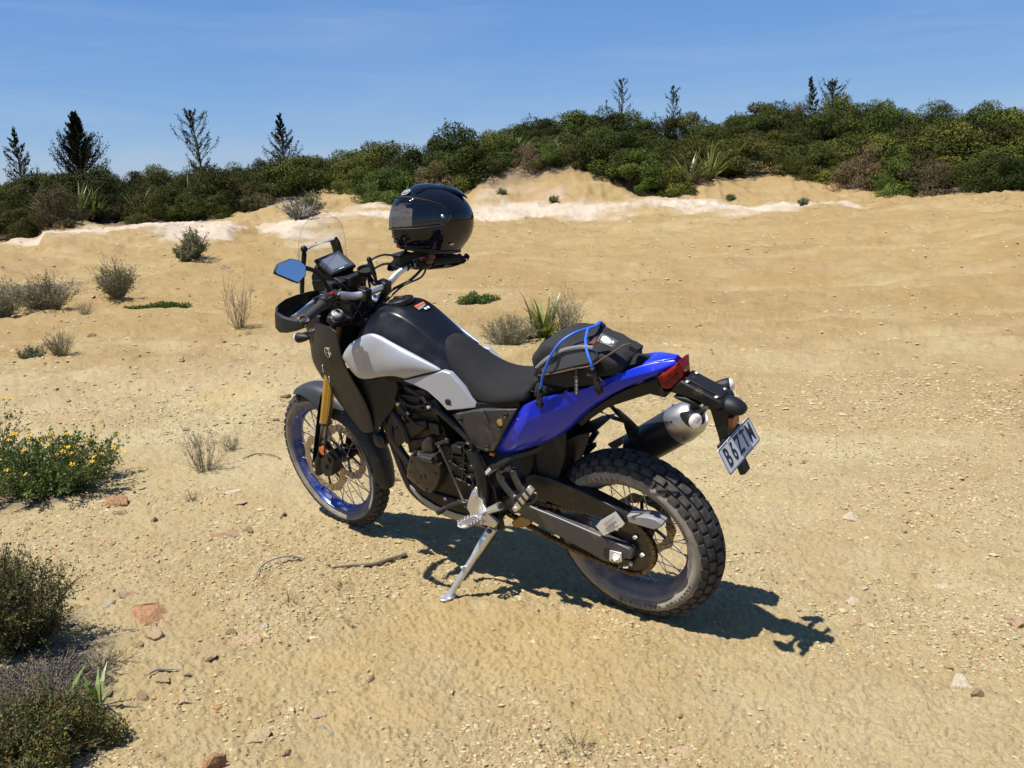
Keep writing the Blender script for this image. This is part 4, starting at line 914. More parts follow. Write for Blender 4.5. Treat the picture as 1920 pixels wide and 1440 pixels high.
for i, (p, w, k, fl, lab) in enumerate([
    ((1.5276,1.0885,0.0), 72, 'rust', .55, 'large rust red rock with a dark broken face at lower left'),
    ((1.7755,1.0527,0.0), 38, 'pink', .5, 'rounded pinkish rock behind the large rust red rock'),
    ((1.7638,1.1321,0.0), 22, 'grey', .5, 'small grey stone left of the rounded pinkish rock'),
    ((1.0681,1.0075,0.0), 54, 'pink', .3, 'flat pink stone half sunk in the sand'),
    ((1.1463,1.0013,0.0), 16, 'brown', .7, 'little upright dark stone touching the flat pink stone'),
    ((2.8285,0.5062,0.0), 42, 'rust', .5, 'rust red rock below the yellow flowering bush'),
    ((2.6929,0.5721,-0.0), 24, 'tan', .5, 'tan stone in front of the rust red rock'),
    ((2.3705,0.8118,0.0), 38, 'pink', .35, 'flat two tone stone with pale top at left'),
    ((2.4462,0.8609,0.0), 24, 'tan', .25, 'thin flat tan stone left of two tone stone'),
    ((2.016,0.4701,0.0), 26, 'rust', .35, 'flat reddish stone, left of a row of three'),
    ((1.9432,0.4305,0.0), 34, 'pink', .35, 'flat pinkish stone, middle of a row of three'),
    ((1.9206,0.3548,0.0), 22, 'brown', .6, 'brown chunky stone, right of a row of three'),
    ((1.3509,1.1846,0.0), 30, 'tan', .6, 'tan stone in front of the large rust red rock'),
    ((1.3351,1.2449,0.0), 24, 'brown', .5, 'dark edged stone left of the lower tan stones'),
    ((1.4332,1.1379,0.0), 22, 'tan', .4, 'small slab just below the large rust red rock'),
    ((1.0583,1.1593,0.0), 30, 'tan', .5, 'blocky tan stone with shaded left side'),
    ((1.0177,1.2587,0.0), 18, 'tan', .7, 'upright narrow tan stone beside the white twig'),
    ((1.0584,1.3244,0.0), 26, 'tan', .5, 'rounded tan stone under the white twig'),
    ((0.8857,1.3471,0.0), 38, 'tan', .45, 'flat topped tan rock, largest above the bottom left corner'),
    ((1.0294,1.4139,0.0), 30, 'brown', .5, 'dull brown rock left of the flat topped tan rock'),
    ((0.7765,1.3064,0.0), 17, 'orange', .5, 'small bright orange stone, lower of two'),
    ((0.7552,1.2438,0.0), 13, 'orange', .5, 'small bright orange stone, upper of two'),
    ((0.556,1.4783,-0.0), 46, 'rust', .6, 'round rust red rock cut by the bottom edge'),
    ((0.55,1.3327,0.0), 44, 'tan', .4, 'pale slab rock near the bottom edge with dark front'),
    ((0.4938,1.2849,0.0), 42, 'pink', .2, 'pinkish slab sunk in the sand near the bottom edge'),
    ((0.4926,1.1516,0.0), 34, 'pink', .25, 'rounded pink stone beside a pale grey one'),
    ((0.4248,1.1913,0.0), 15, 'grey', .5, 'pale grey stone, left of two near the bottom'),
    ((0.3841,1.188,0.0), 17, 'grey', .4, 'pale grey stone, right of two near the bottom'),
    ((0.4272,1.3187,0.0), 24, 'pink', .5, 'tilted pink stone just above the bottom edge'),
    ((0.4983,0.9239,0.0), 18, 'brown', .8, 'single dark round stone on the powdery sand'),
    ((1.0856,0.8998,0.0), 18, 'cream', .4, 'cream chip with shaded edge right of the flat pink stone'),
    ((1.2388,0.9546,0.0), 26, 'tan', .25, 'thin slab above the flat pink stone'),
    ((0.835,0.3052,0.0), 14, 'pink', .5, 'small pinkish stone left of the side stand'),
    ((0.983,0.2786,0.0), 17, 'brown', .6, 'brown stone below the gnarled stick end'),
    ((-0.377,-1.2719,0.0), 24, 'cream', .6, 'bright cream stone on open sand right of rear wheel'),
    ((-0.613,-0.4815,0.0), 30, 'cream', .4, 'broken cream stone right of the shadow tip'),
    ((-0.6147,-0.6148,0.0), 14, 'cream', .5, 'small white chip above the broken cream stone'),
    ((-0.6574,-0.3394,0.0), 30, 'pink', .25, 'sunken pink slab below the broken cream stone'),
    ((-0.5107,-1.9717,0.0), 32, 'tan', .3, 'flat tan slab far right of the number plate'),
    ((-0.7436,-0.852,0.0), 26, 'brown', .4, 'reddish brown chip among the gravel at right'),
    ((-0.8578,-0.814,0.0), 34, 'cream', .25, 'pale flat slab at the right among gravel'),
    ((-1.1233,-0.6467,0.0), 40, 'pink', .3, 'pink slab at the right edge'),
    ((-1.0443,-0.1341,0.0), 40, 'cream', .35, 'pale slab, left of the group at lower right'),
    ((-1.0947,-0.0733,0.0), 17, 'brown', .6, 'dark chip below the pale slab at lower right'),
    ((-1.0048,-0.0784,0.0), 18, 'tan', .5, 'tan stone, leftmost by the lower right slabs'),
    ((-0.9922,-0.1918,0.0), 15, 'orange', .5, 'orange tan stone above the lower right slabs'),
    ((-0.4769,0.6961,0.0), 50, 'pink', .14, 'pink patch of flat stone flush with the sand at bottom'),
    ((-0.4079,0.5332,0.0), 15, 'rust', .3, 'little rust stone on open sand below the tail shadow'),
    ((0.1516,-1.9001,0.0), 20, 'tan', .4, 'tan stone below the number plate'),
    ((0.0753,-1.9806,0.0), 14, 'brown', .4, 'small brown stone right of the number plate'),
    ((8.7185,-2.401,0.0), 14, 'brown', .5, 'dark stone on the sand right of the small pale bush'),
    ((0.4742,-6.1761,0.376), 17, 'rust', .5, 'reddish stone far out on the right sand'),
    ((2.1609,-7.9348,0.0), 14, 'brown', .5, 'dark stone out on the middle right sand'),
    ((13.016,-7.2732,0.3961), 15, 'brown', .5, 'dark stone on the slope behind the mirror, leftmost'),
    ((12.8437,-7.5199,0.3697), 9, 'brown', .6, 'small dark stone on the slope behind the mirror'),
    ((16.8008,-6.7768,0.5623), 10, 'cream', .5, 'white stone at the foot of the left ledge'),
    ((2.4637,0.0756,0.0), 38, 'cream', .3, 'cream slab below the bare twiggy shrub'),
    ((2.2926,0.1379,0.0), 28, 'pink', .12, 'flat pink stone just under the cream slab'),
    ((4.7884,-0.6715,0.0), 22, 'tan', .3, 'flat pale stone between flowers and bare shrub, upper'),
    ((4.2805,-0.2675,0.0), 18, 'tan', .5, 'small tan stone with dark side near the yellow flowers'),
    ((2.4269,0.5372,0.0), 13, 'brown', .7, 'dark brown pebble right of the rust red rock'),
    ((4.029,-1.5229,0.0), 20, 'tan', .4, 'tan stone left of the front mudguard'),
    ((3.4441,-0.9899,0.0), 14, 'brown', .8, 'dark stone close to the front tyre'),
    ((1.9493,0.1222,0.0), 14, 'brown', .6, 'dark stone left of the lowest part of the front tyre'),
    ((1.8352,-0.5413,-0.0), 22, 'rust', .6, 'reddish stone lying behind the front tyre tread')]):
    rock(p, w, k, fl, 500 + i, lab)
# many lesser stones of a like kind: nothing tells them apart
rs_ = np.random.RandomState(77)
n_s = 0
STONES = [rock_mesh(900 + i, .5, ROCKM[i % 7]) for i in range(10)]
while n_s < 110:
    az_ = AZ0 + rs_.uniform(-R(34), R(34)); r_ = 2.1 * (13 / 2.1) ** rs_.rand()
    x_, y_ = CX + r_ * math.cos(az_), CY + r_ * math.sin(az_)
    if float(fbm(np.array([x_ * 1.1]), np.array([y_ * 1.1]), 4, 7)[0]) < .47: continue
    if -0.45 < x_ < 2.0 and -0.15 < y_ < .22: continue
    s_ = (rs_.uniform(4, 9) / 1613) * math.hypot(r_, CZ) * .5 * rs_.uniform(.8, 1.5)
    o = bpy.data.objects.new('stone', STONES[rs_.randint(10)]); link(o)
    o.location = (x_, y_, hz(x_, y_) + s_ * .1); o.rotation_euler = (rs_.uniform(-.3, .3), rs_.uniform(-.3, .3), rs_.uniform(0, 6.28)); o.scale = (s_ * rs_.uniform(.9, 1.5), s_ * rs_.uniform(.7, 1.1), s_ * rs_.uniform(.6, 1.1))
    tag(o, 'small loose stone lying among the gravel on the open sand', 'stone', 'small loose stones scattered over the sand')
    n_s += 1

# ---------------------------------------------------------------- motorcycle
LEAN = 0.222162
M_BIKE = Matrix.Rotation(-LEAN, 4, 'X') @ Matrix.Translation((0, 0, 0.001645))
_A0 = Vector((1.70, 0, 0)); _AX = Vector((-math.sin(R(27)), 0, math.cos(R(27)))); STEER = -0.0678
M_FRONT = Matrix.Translation(_A0) @ Matrix.Rotation(STEER, 4, _AX) @ Matrix.Translation(-_A0)
def FP(p): return tuple(M_FRONT @ Vector(p))         # front-end point -> frame point

M_PLASTIC = mat('black_plastic', (0.006, 0.006, 0.0068), rough=0.52, spec=0.38, var=0.12, scale=60, bump=0.25, bscale=900, dust=0.03)
M_TANK = mat('matt_black_paint', (0.0045, 0.005, 0.008), rough=0.30, spec=0.38, var=0.1, rvar=0.06)
M_SILVER = mat('silver_paint', (0.34, 0.35, 0.385), rough=0.36, metal=0.35, var=0.03, coat=0.3, dust=0.05)
M_BLUE = mat('blue_gloss', (0.006, 0.020, 0.42), rough=0.24, coat=0.2, spec=0.35, var=0.05, dust=0.03, dscale=5)
M_SEAT = mat('seat_vinyl', (0.0115, 0.0115, 0.0125), rough=0.85, spec=0.25, var=0.15, scale=25, bump=0.5, bscale=700)
M_RUBBER = mat('tyre_rubber', (0.018, 0.018, 0.019), rough=0.8, var=0.25, scale=35, bump=0.3, bscale=300, dust=0.42, dcol=(0.17, 0.145, 0.115), dscale=14)
M_SIDEWALL = mat('dusty_sidewall', (0.06, 0.053, 0.045), rough=0.9, var=0.2, dust=1.0, dcol=(0.255, 0.225, 0.175), dscale=12)
M_RIMBLUE = mat('blue_rim', (0.008, 0.035, 0.22), rough=0.3, metal=0.55, coat=0.3, dust=0.40, dcol=(0.30, 0.275, 0.22), dscale=16)
M_RIMREAR = mat('dusty_blue_rim', (0.018, 0.025, 0.12), rough=0.38, metal=0.4, dust=0.85, dcol=(0.28, 0.25, 0.20), dscale=10)
M_ALU = mat('polished_alloy', (0.66, 0.65, 0.63), rough=0.42, metal=0.9, var=0.08, dust=0.16)
M_BRUSH = mat('brushed_alloy', (0.60, 0.60, 0.60), rough=0.42, metal=1.0, var=0.1, dust=0.25)
M_CHROME = mat('hard_chrome', (0.85, 0.84, 0.82), rough=0.30, metal=1.0, dust=0.05)
M_GOLD = mat('gold_anodised', (0.60, 0.40, 0.10), rough=0.33, metal=0.85, var=0.08, dust=0.14)
M_STEEL = mat('dark_steel', (0.075, 0.073, 0.07), rough=0.42, metal=0.85, var=0.2, dust=0.12)
M_FRAME = mat('black_frame_paint', (0.010, 0.010, 0.011), rough=0.38, var=0.1, dust=0.08, dscale=12)
M_SWING = mat('grey_swingarm_paint', (0.060, 0.060, 0.062), rough=0.42, metal=0.3, dust=0.22, dscale=8)
M_ENG = mat('engine_black', (0.020, 0.0195, 0.0195), rough=0.38, metal=0.5, var=0.2, dust=0.08, dscale=14)
M_BRONZE = mat('bronze_cover', (0.075, 0.070, 0.066), rough=0.30, metal=0.75, var=0.15, dust=0.03)
M_DISC = mat('brake_disc_steel', (0.42, 0.34, 0.25), rough=0.38, metal=0.9, var=0.15, dust=0.3)
M_CHAIN = mat('oily_chain', (0.12, 0.085, 0.045), rough=0.45, metal=0.8, var=0.3, dust=0.4, dcol=(0.22, 0.15, 0.07))
M_BRASS = mat('chain_guide_ochre', (0.34, 0.20, 0.05), rough=0.55, dust=0.3)
M_GRIP = mat('grip_rubber', (0.018, 0.018, 0.018), rough=0.75, bump=0.6, bscale=260)
M_RED = mat('red_lens', (0.17, 0.003, 0.006), rough=0.16, spec=0.35, var=0.5, scale=55)
M_REDP = mat('red_plastic', (0.20, 0.008, 0.008), rough=0.35)
M_ORANGE = mat('orange_reflector', (0.50, 0.12, 0.012), rough=0.25, coat=0.4)
M_BULB = mat('orange_bulb', (0.75, 0.16, 0.03), rough=0.3)
M_CLEAR = mat('clear_lens', (0.95, 0.95, 0.95), rough=0.10, trans=0.55, ior=1.45)
M_REFL = mat('lamp_reflector', (0.85, 0.85, 0.86), rough=0.12, metal=1.0)
M_MIRROR = mat('mirror_glass', (0.66, 0.68, 0.74), rough=0.015, metal=1.0)
M_WHITE = mat('white_print', (0.50, 0.50, 0.50), rough=0.5)
M_PRINT = mat('black_print', (0.012, 0.012, 0.016), rough=0.45)
M_PLATE = mat('plate_white', (0.46, 0.47, 0.49), rough=0.35, var=0.05, dust=0.1)
M_LABELO = mat('orange_label', (0.62, 0.11, 0.03), rough=0.5)
M_LCD = mat('display_glass', (0.05, 0.058, 0.075), rough=0.12, spec=0.8)
M_LCDI = mat('display_panel', (0.12, 0.135, 0.17), rough=0.15, spec=0.8)
M_CAN = mat('muffler_black', (0.012, 0.012, 0.013), rough=0.42, var=0.1)
M_ENDCAP = mat('muffler_steel', (0.45, 0.44, 0.42), rough=0.40, metal=1.0, var=0.06, rvar=.06)
M_SKID = mat('skid_plate_alloy', (0.28, 0.275, 0.25), rough=0.5, metal=0.5, dust=0.55, dcol=(0.42, 0.38, 0.28))
M_HOSE = mat('hose_rubber', (0.014, 0.014, 0.015), rough=0.5)
M_STICKER = mat('foil_sticker', (0.58, 0.57, 0.55), rough=0.35, metal=0.4, dust=0.2)
M_OLIVE = mat('zinc_plated_rod', (0.48, 0.45, 0.30), rough=0.38, metal=0.8)
def glass_sheet():
    m = bpy.data.materials.new('clear_screen'); m.use_nodes = True; N, L = m.node_tree.nodes, m.node_tree.links
    N.remove(N['Principled BSDF']); t = N.new('ShaderNodeBsdfTransparent'); t.inputs['Color'].default_value = (0.92, 0.92, 0.90, 1)
    g = N.new('ShaderNodeBsdfGlossy'); g.inputs['Roughness'].default_value = 0.03; g.inputs['Color'].default_value = (1, 1, 1, 1)
    lw = N.new('ShaderNodeLayerWeight'); lw.inputs['Blend'].default_value = 0.5; pw = N.new('ShaderNodeMath'); pw.operation = 'POWER'; pw.inputs[1].default_value = 4.5; L.new(lw.outputs['Facing'], pw.inputs[0]); ml = N.new('ShaderNodeMath'); ml.operation = 'MULTIPLY_ADD'; ml.inputs[1].default_value = 0.55; ml.inputs[2].default_value = 0.03; L.new(pw.outputs[0], ml.inputs[0])
    x = N.new('ShaderNodeMixShader'); L.new(ml.outputs[0], x.inputs['Fac']); L.new(t.outputs[0], x.inputs[1]); L.new(g.outputs[0], x.inputs[2])
    L.new(x.outputs[0], N['Material Output'].inputs['Surface']); return m
M_SCREEN = glass_sheet()

from mathutils.bvhtree import BVHTree
def surf_of(o):
    bpy.context.view_layer.update(); return BVHTree.FromObject(o, bpy.context.evaluated_depsgraph_get())
def stick(tree, p, off=.001):
    co, n, i_, d_ = tree.find_nearest(Vector(p))
    return co + n * off, n
bike = empty('motorcycle'); bike.matrix_world = M_BIKE
tag(bike, 'blue and silver adventure motorcycle leaning on its side stand on the sand', 'motorcycle')
def fr_part(o): o.matrix_basis = M_FRONT @ o.matrix_basis; return o
def text_mesh(s, size, mtl, name, parent, M, extr=0.0008, sx=1.0, bold=0.0, spacing=1.0):
    cu = bpy.data.curves.new(name, 'FONT'); cu.body = s; cu.size = size; cu.extrude = extr; cu.align_x = 'CENTER'; cu.align_y = 'CENTER'
    cu.offset = bold; cu.space_character = spacing; cu.resolution_u = 3
    t = bpy.data.objects.new(name, cu); COL0.objects.link(t)
    dg = bpy.context.evaluated_depsgraph_get(); me = bpy.data.meshes.new_from_object(t.evaluated_get(dg))
    COL0.objects.unlink(t); bpy.data.objects.remove(t); bpy.data.curves.remove(cu)
    me.name = name; me.materials.clear(); me.materials.append(mtl)
    for p in me.polygons: p.material_index = 0
    me.transform(Matrix.Diagonal((sx, 1, 1, 1)))
    o = bpy.data.objects.new(name, me); link(o, parent); o.matrix_basis = M; return o
def frame_M(o, right, up):
    r = Vector(right).normalized(); u = Vector(up); u = (u - r * u.dot(r)).normalized(); n = r.cross(u)
    M = Matrix((r, u, n)).transposed().to_4x4(); M.translation = Vector(o); return M

# ---- wheels
def wheel(name, c, Rad, tr, prof, rimprof, rim_m, npitch, rows, gap, spoke_r, hub, front):
    hb = MB(); hb.lathe(hub, n=28)
    w = hb.build(name, M_STEEL, bike); w.location = c
    if front: w.matrix_basis = M_FRONT @ Matrix.Translation(c)
    t = MB(); full = prof + [(r, -y) for r, y in reversed(prof)]
    t.lathe([(r, y) for r, y in full], n=72, mi=0, closed_prof=True)
    k = len(full)
    ty = t.build('tyre', [M_SIDEWALL, M_RUBBER], w, ang=60)
    for p in ty.data.polygons:
        cr = math.hypot(p.center.x, p.center.z)
        p.material_index = 1 if cr > prof[2][0] - .022 else 0
    rm = MB(); fr_ = rimprof + [(r, -y) for r, y in reversed(rimprof)]
    inner = [(r - .005, y * .93) for r, y in reversed(fr_)]
    rm.lathe(fr_ + inner, n=72, closed_prof=True); rm.build('rim', rim_m, w, ang=35)
    # tread blocks: one mesh per row, shared round the wheel
    rs = random.Random(3 if front else 4)
    for ri, (y0, y1, frac, skew, h) in enumerate(rows):
        for sgn in (1, -1):
            b = MB(); na, ny = 2, 3; half = math.pi / npitch * frac; top, bot = [], []
            def pt(a, y, dr, ins):
                th = y / tr; rr = Rad - tr + (tr + dr) * math.cos(th)
                yy = (tr + dr) * math.sin(th)
                a2 = a + skew * (y - (y0 + y1) / 2) * 2
                return (rr * math.cos(a2), sgn * yy, rr * math.sin(a2))
            for i in range(na + 1):
                a = -half + 2 * half * i / na
                top.append([pt(a * .93, y0 + (y1 - y0) * (.04 + .92 * j / ny), 0, 0) for j in range(ny + 1)])
                bot.append([pt(a * 1.06, y0 + (y1 - y0) * (-.05 + 1.10 * j / ny), -h, 0) for j in range(ny + 1)])
            b.grid(top)
            ring_t = [top[0][j] for j in range(ny + 1)] + [top[i][ny] for i in range(1, na + 1)] + [top[na][j] for j in range(ny - 1, -1, -1)] + [top[i][0] for i in range(na - 1, 0, -1)]
            ring_b = [bot[0][j] for j in range(ny + 1)] + [bot[i][ny] for i in range(1, na + 1)] + [bot[na][j] for j in range(ny - 1, -1, -1)] + [bot[i][0] for i in range(na - 1, 0, -1)]
            b.grid([ring_t, ring_b], cv=True)
            me = b.mesh('tread_block', M_RUBBER, 30)
            for q in range(npitch):
                o = bpy.data.objects.new('tread_block', me); o.rotation_euler = (0, 2 * math.pi * (q + (.5 if sgn < 0 else 0) + .5 * (ri == 1)) / npitch, 0); link(o, w)
    # crossed spokes
    sp = {}
    for q in range(36):
        side = 1 if q % 2 else -1; cross = 1 if (q // 2) % 2 else -1
        key = (side, cross)
        if key not in sp:
            m_ = MB(); hr, hy = spoke_r[0], spoke_r[1] * side
            a = cross * 1.05
            m_.cyl((hr * math.cos(a), hy, hr * math.sin(a)), (spoke_r[2], side * .012, 0), .0021, 6)
            m_.cyl((spoke_r[2] - .016, side * .0125, -(.016) * math.sin(a) * hr / spoke_r[2] * -1), (spoke_r[2], side * .012, 0), .0036, 6)
            sp[key] = m_.mesh('spoke', M_BRUSH, 40)
        o = bpy.data.objects.new('spoke', sp[key]); o.rotation_euler = (0, 2 * math.pi * q / 36, 0); link(o, w)
    return w
def disc(parent, y, r0, r1, nw, name='brake_disc', amp=.004, inner=True):
    b = MB(); n = nw * 8; rows = []
    for rr, yy in ((r0, -.0022), (r1, -.0022), (r1, .0022), (r0, .0022)):
        row = []
        for i in range(n):
            a = 2 * math.pi * i / n; k = rr + (amp * math.cos(nw * a) if rr == r1 else -amp * .6 * math.cos(nw * a))
            row.append((k * math.cos(a), y + yy, k * math.sin(a)))
        rows.append(row)
    b.grid(rows, cu=True, cv=True)
    for i in range(nw * 2):                                     # drilled holes, as dark bores a hair proud of the face
        for q, f in enumerate((.28, .52, .76)):
            a = 2 * math.pi * (i + q * .33) / (nw * 2); rr = r0 + (r1 - r0) * f
            b.cyl((rr * math.cos(a), y - .0027, rr * math.sin(a)), (rr * math.cos(a), y + .0027, rr * math.sin(a)), .0034, 8, 1)
    if inner:
        for i in range(6):
            a = math.pi / 3 * i + .3
            b.bar((.035 * math.cos(a), y, .035 * math.sin(a)), ((r0 + .004) * math.cos(a + .2), y, (r0 + .004) * math.sin(a + .2)), .012, .005, up=(0, 1, 0), mi=2)
        b.lathe([(.028, y - .004), (.044, y - .004), (.044, y + .004), (.028, y + .004)], n=24, mi=2, closed_prof=True)
    return b.build(name, [M_DISC, M_PRINT, M_ENG], parent)
RW = wheel('rear_wheel', (0, 0, .334), .334, .075,
           [(.3235, 0), (.3195, .025), (.306, .048), (.285, .066), (.270, .0745), (.256, .0715), (.2465, .062), (.238, .052), (.236, .046)],
           [(.2475, .056), (.2455, .060), (.236, .0585), (.232, .046), (.226, .040), (.219, .028), (.211, .016), (.209, 0)], M_RIMREAR, 38,
           [(.0025, .034, .80, 0, .0125), (.040, .064, .78, 0, .012), (.0695, .093, .74, 0, .010)], .006, (.048, .040, .212),
           [(0, -.052), (.022, -.052), (.03, -.05), (.052, -.044), (.054, -.036), (.034, -.03), (.032, 0), (.034, .03), (.054, .036), (.052, .044), (.03, .05), (.022, .072), (0, .072)], False)
FW = wheel('front_wheel', (1.595, 0, .349), .349, .045,
           [(.340, 0), (.337, .014), (.330, .028), (.315, .041), (.304, .0435), (.293, .041), (.284, .034), (.276, .028), (.274, .024)],
           [(.2845, .030), (.2825, .0335), (.273, .0325), (.270, .026), (.264, .023), (.258, .014), (.252, .008), (.251, 0)], M_RIMBLUE, 46,
           [(.002, .0195, .76, 0, .0095), (.0245, .054, .68, 1.5, .009)], .004, (.034, .036, .253),
           [(0, -.06), (.018, -.06), (.024, -.05), (.038, -.042), (.04, -.034), (.024, -.028), (.022, 0), (.024, .028), (.04, .034), (.038, .042), (.024, .05), (.018, .06), (0, .06)], True)
disc(RW, -.068, .088, .122, 10)
disc(FW, .062, .104, .141, 12); disc(FW, -.062, .104, .141, 12)
# sprocket on the left of the rear hub
b = MB(); n = 46 * 4; rows = []
for rr, yy in ((.062, .075), (.116, .075), (.116, .081), (.062, .081)):
    rows.append([((rr + (.0035 * math.cos(46 * 2 * math.pi * i / n) if rr > .1 else 0)) * math.cos(2 * math.pi * i / n), yy, (rr + (.0035 * math.cos(46 * 2 * math.pi * i / n) if rr > .1 else 0)) * math.sin(2 * math.pi * i / n)) for i in range(n)])
b.grid(rows, cu=True, cv=True)
b.lathe([(.02, .05), (.070, .05), (.074, .060), (.070, .0745), (.03, .0745), (.02, .079)], n=36, mi=1)
for i in range(6):
    a = i * math.pi / 3 + .25; b.cyl((.0715 * math.cos(a), .080, .0715 * math.sin(a)), (.0715 * math.cos(a), .083, .0715 * math.sin(a)), .012, 12, 1)
spk = b.build('sprocket', [M_STEEL, M_ENG], RW, ang=30)
for i in range(6):
    a = i * math.pi / 3 + .25; m_ = MB(); m_.cyl((.0715 * math.cos(a), .083, .0715 * math.sin(a)), (.0715 * math.cos(a), .092, .0715 * math.sin(a)), .0085, 6); m_.build('sprocket_bolt', M_ALU, RW, bevel=.001)
# lettering moulded on the tyre walls
def arc_text(s, r, y, a_mid, step, size, parent, mtl, name):
    n = len(s)
    for i, ch in enumerate(s):
        if ch == ' ': continue
        a = a_mid - (i - (n - 1) / 2) * step * -1
        # seen from the left, forward is to the left: run the letters clockwise
        px, pz = r * math.cos(a), r * math.sin(a)
        right = Vector((math.sin(a), 0, -math.cos(a))) * -1; up = Vector((px, 0, pz))
        if right.cross(up).y < 0: right = -right
        M = frame_M((px, y, pz), right, up)
        ch_o = text_mesh(ch, size, mtl, name, parent, M, .0006, .95, .0004)
M_TYRELET = mat('tyre_lettering', (0.075, 0.063, 0.05), rough=0.9)
arc_text('PIRELLI', .2625, .0735, math.pi / 2 - .25, .085, .024, RW, M_TYRELET, 'tyre_letter')
arc_text('SCORPION RALLY STR', .2625, .0735, 1.5 * math.pi - .45, .078, .024, RW, M_TYRELET, 'tyre_letter')

# ---- front fork (in the steered frame)
def LEG(t, y, dx=0): return Vector((1.588 - math.sin(R(27)) * t + dx * math.cos(R(27)), y, .345 + math.cos(R(27)) * t + dx * math.sin(R(27))))
for sgn in (1, -1):
    y = .098 * sgn
    f = MB(); f.tube([LEG(.293, y), LEG(.30, y), LEG(.302, y), LEG(.56, y), LEG(.57, y), LEG(.86, y)], [.0275, .0275, .0262, .0262, .0245, .0245], 24)
    ft = fr_part(f.build('fork_tube', M_GOLD, bike))
    s = MB(); s.tube([LEG(.05, y), LEG(.295, y)], .0215, 24); s.build('stanchion', M_CHROME, ft).matrix_basis = Matrix()
    s = MB(); s.lathe([(.0285, -.0), (.0285, .010), (.0265, .011)], LEG(.286, y), _AX, 24); s.build('dust_seal', M_HOSE, ft)
    s = MB(); s.tube([LEG(-.035, y), LEG(-.02, y), LEG(.05, y), LEG(.085, y)], [.018, .027, .029, .024], 18)
    s.cyl((1.595, y - .03 * sgn, .349), (1.595, y + .022 * sgn, .349), .022, 18)
    s.bar(LEG(.03, y - .012 * sgn), LEG(.13, y - .012 * sgn, -.055), .02, .045, up=(0, 1, 0))
    s.build('fork_foot', M_ENG, ft, bevel=.003)
    s = MB(); s.cyl((1.595, y + .022 * sgn, .349), (1.595, y + .028 * sgn, .349), .011, 6); s.build('axle_bolt', M_ALU, ft)
    # guard: a long half shell in front and outside of the stanchion
    rows = []
    for t in (.015, .06, .12, .25, .36, .41, .44):
        row = []
        for a in (-75, -52, -30, -8, 14, 34, 52):
            aa = R(a); rr = .038 if t < .4 else .034
            dxx, dyy = rr * math.cos(aa), rr * math.sin(aa) * sgn
            row.append(tuple(LEG(t, y + dyy, dxx)))
        rows.append(row)
    g = MB(); g.grid(rows); g.build('fork_guard', M_PLASTIC, ft, thick=.003)
    c = MB(); c.prism([LEG(.035, y + .030 * sgn, -.038), LEG(.10, y + .030 * sgn, -.03), LEG(.175, y + .030 * sgn, -.07), LEG(.15, y + .030 * sgn, -.112), LEG(.05, y + .030 * sgn, -.105), LEG(.02, y + .03 * sgn, -.07)], (0, -.055 * sgn, 0))
    c.cyl(LEG(.075, y + .03 * sgn, -.062), LEG(.075, y + .038 * sgn, -.062), .017, 16); c.cyl(LEG(.125, y + .03 * sgn, -.078), LEG(.125, y + .038 * sgn, -.078), .017, 16)
    fr_part(c.build('brake_caliper', M_ENG, bike, bevel=.005))
    c = MB(); c.cyl(LEG(.155, y + .022 * sgn, -.034), LEG(.155, y + .033 * sgn, -.034), .022, 24); c.cyl(LEG(.155, y + .0 * sgn, -.034), LEG(.155, y + .022 * sgn, -.034), .014, 12, 1)
    fr_part(c.build('fork_reflector', [M_ORANGE, M_PLASTIC], bike, bevel=.002))
    c = MB(); c.lathe([(0, .012), (.008, .012), (.010, .009), (.020, .009), (.0245, .004), (.0245, -.01)], LEG(.875, y), _AX, 24); c.cyl(LEG(.875, y) + _AX * .01, LEG(.875, y) + _AX * .016, .007, 6, 1)
    fr_part(c.build('fork_cap', [M_ALU, M_STEEL], bike))
# clamps and bar
c = MB()
for t, th in ((.835, .03), (.64, .038)):
    c.prism([LEG(t, .135, .02), LEG(t, .135, -.03), LEG(t, .07, -.045), LEG(t, .03, -.09), LEG(t, -.03, -.09), LEG(t, -.07, -.045), LEG(t, -.135, -.03), LEG(t, -.135, .02), LEG(t, -.10, .038), LEG(t, .10, .038)], _AX * th)
    for sgn in (1, -1): c.tube([LEG(t - .002, .098 * sgn), LEG(t + th + .004, .098 * sgn)], .036, 20)
c.cyl(LEG(.865, 0, -.05), LEG(.885, 0, -.05), .018, 6)
fr_part(c.build('triple_clamp', M_ENG, bike, bevel=.004))
BAR = [(.965, .41, 1.222), (1.005, .31, 1.236), (1.045, .215, 1.243), (1.066, .15, 1.228), (1.066, .10, 1.208), (1.052, .05, 1.203), (1.052, -.05, 1.203), (1.066, -.10, 1.208), (1.066, -.15, 1.228), (1.045, -.215, 1.243), (1.005, -.31, 1.236), (.965, -.41, 1.222)]
h = MB(); h.tube(BAR, [.011, .011, .0115, .0130, .0143, .0143, .0143, .0143, .0130, .0115, .011, .011], 16, sm=5)
fr_part(h.build('handlebar', M_ALU, bike))
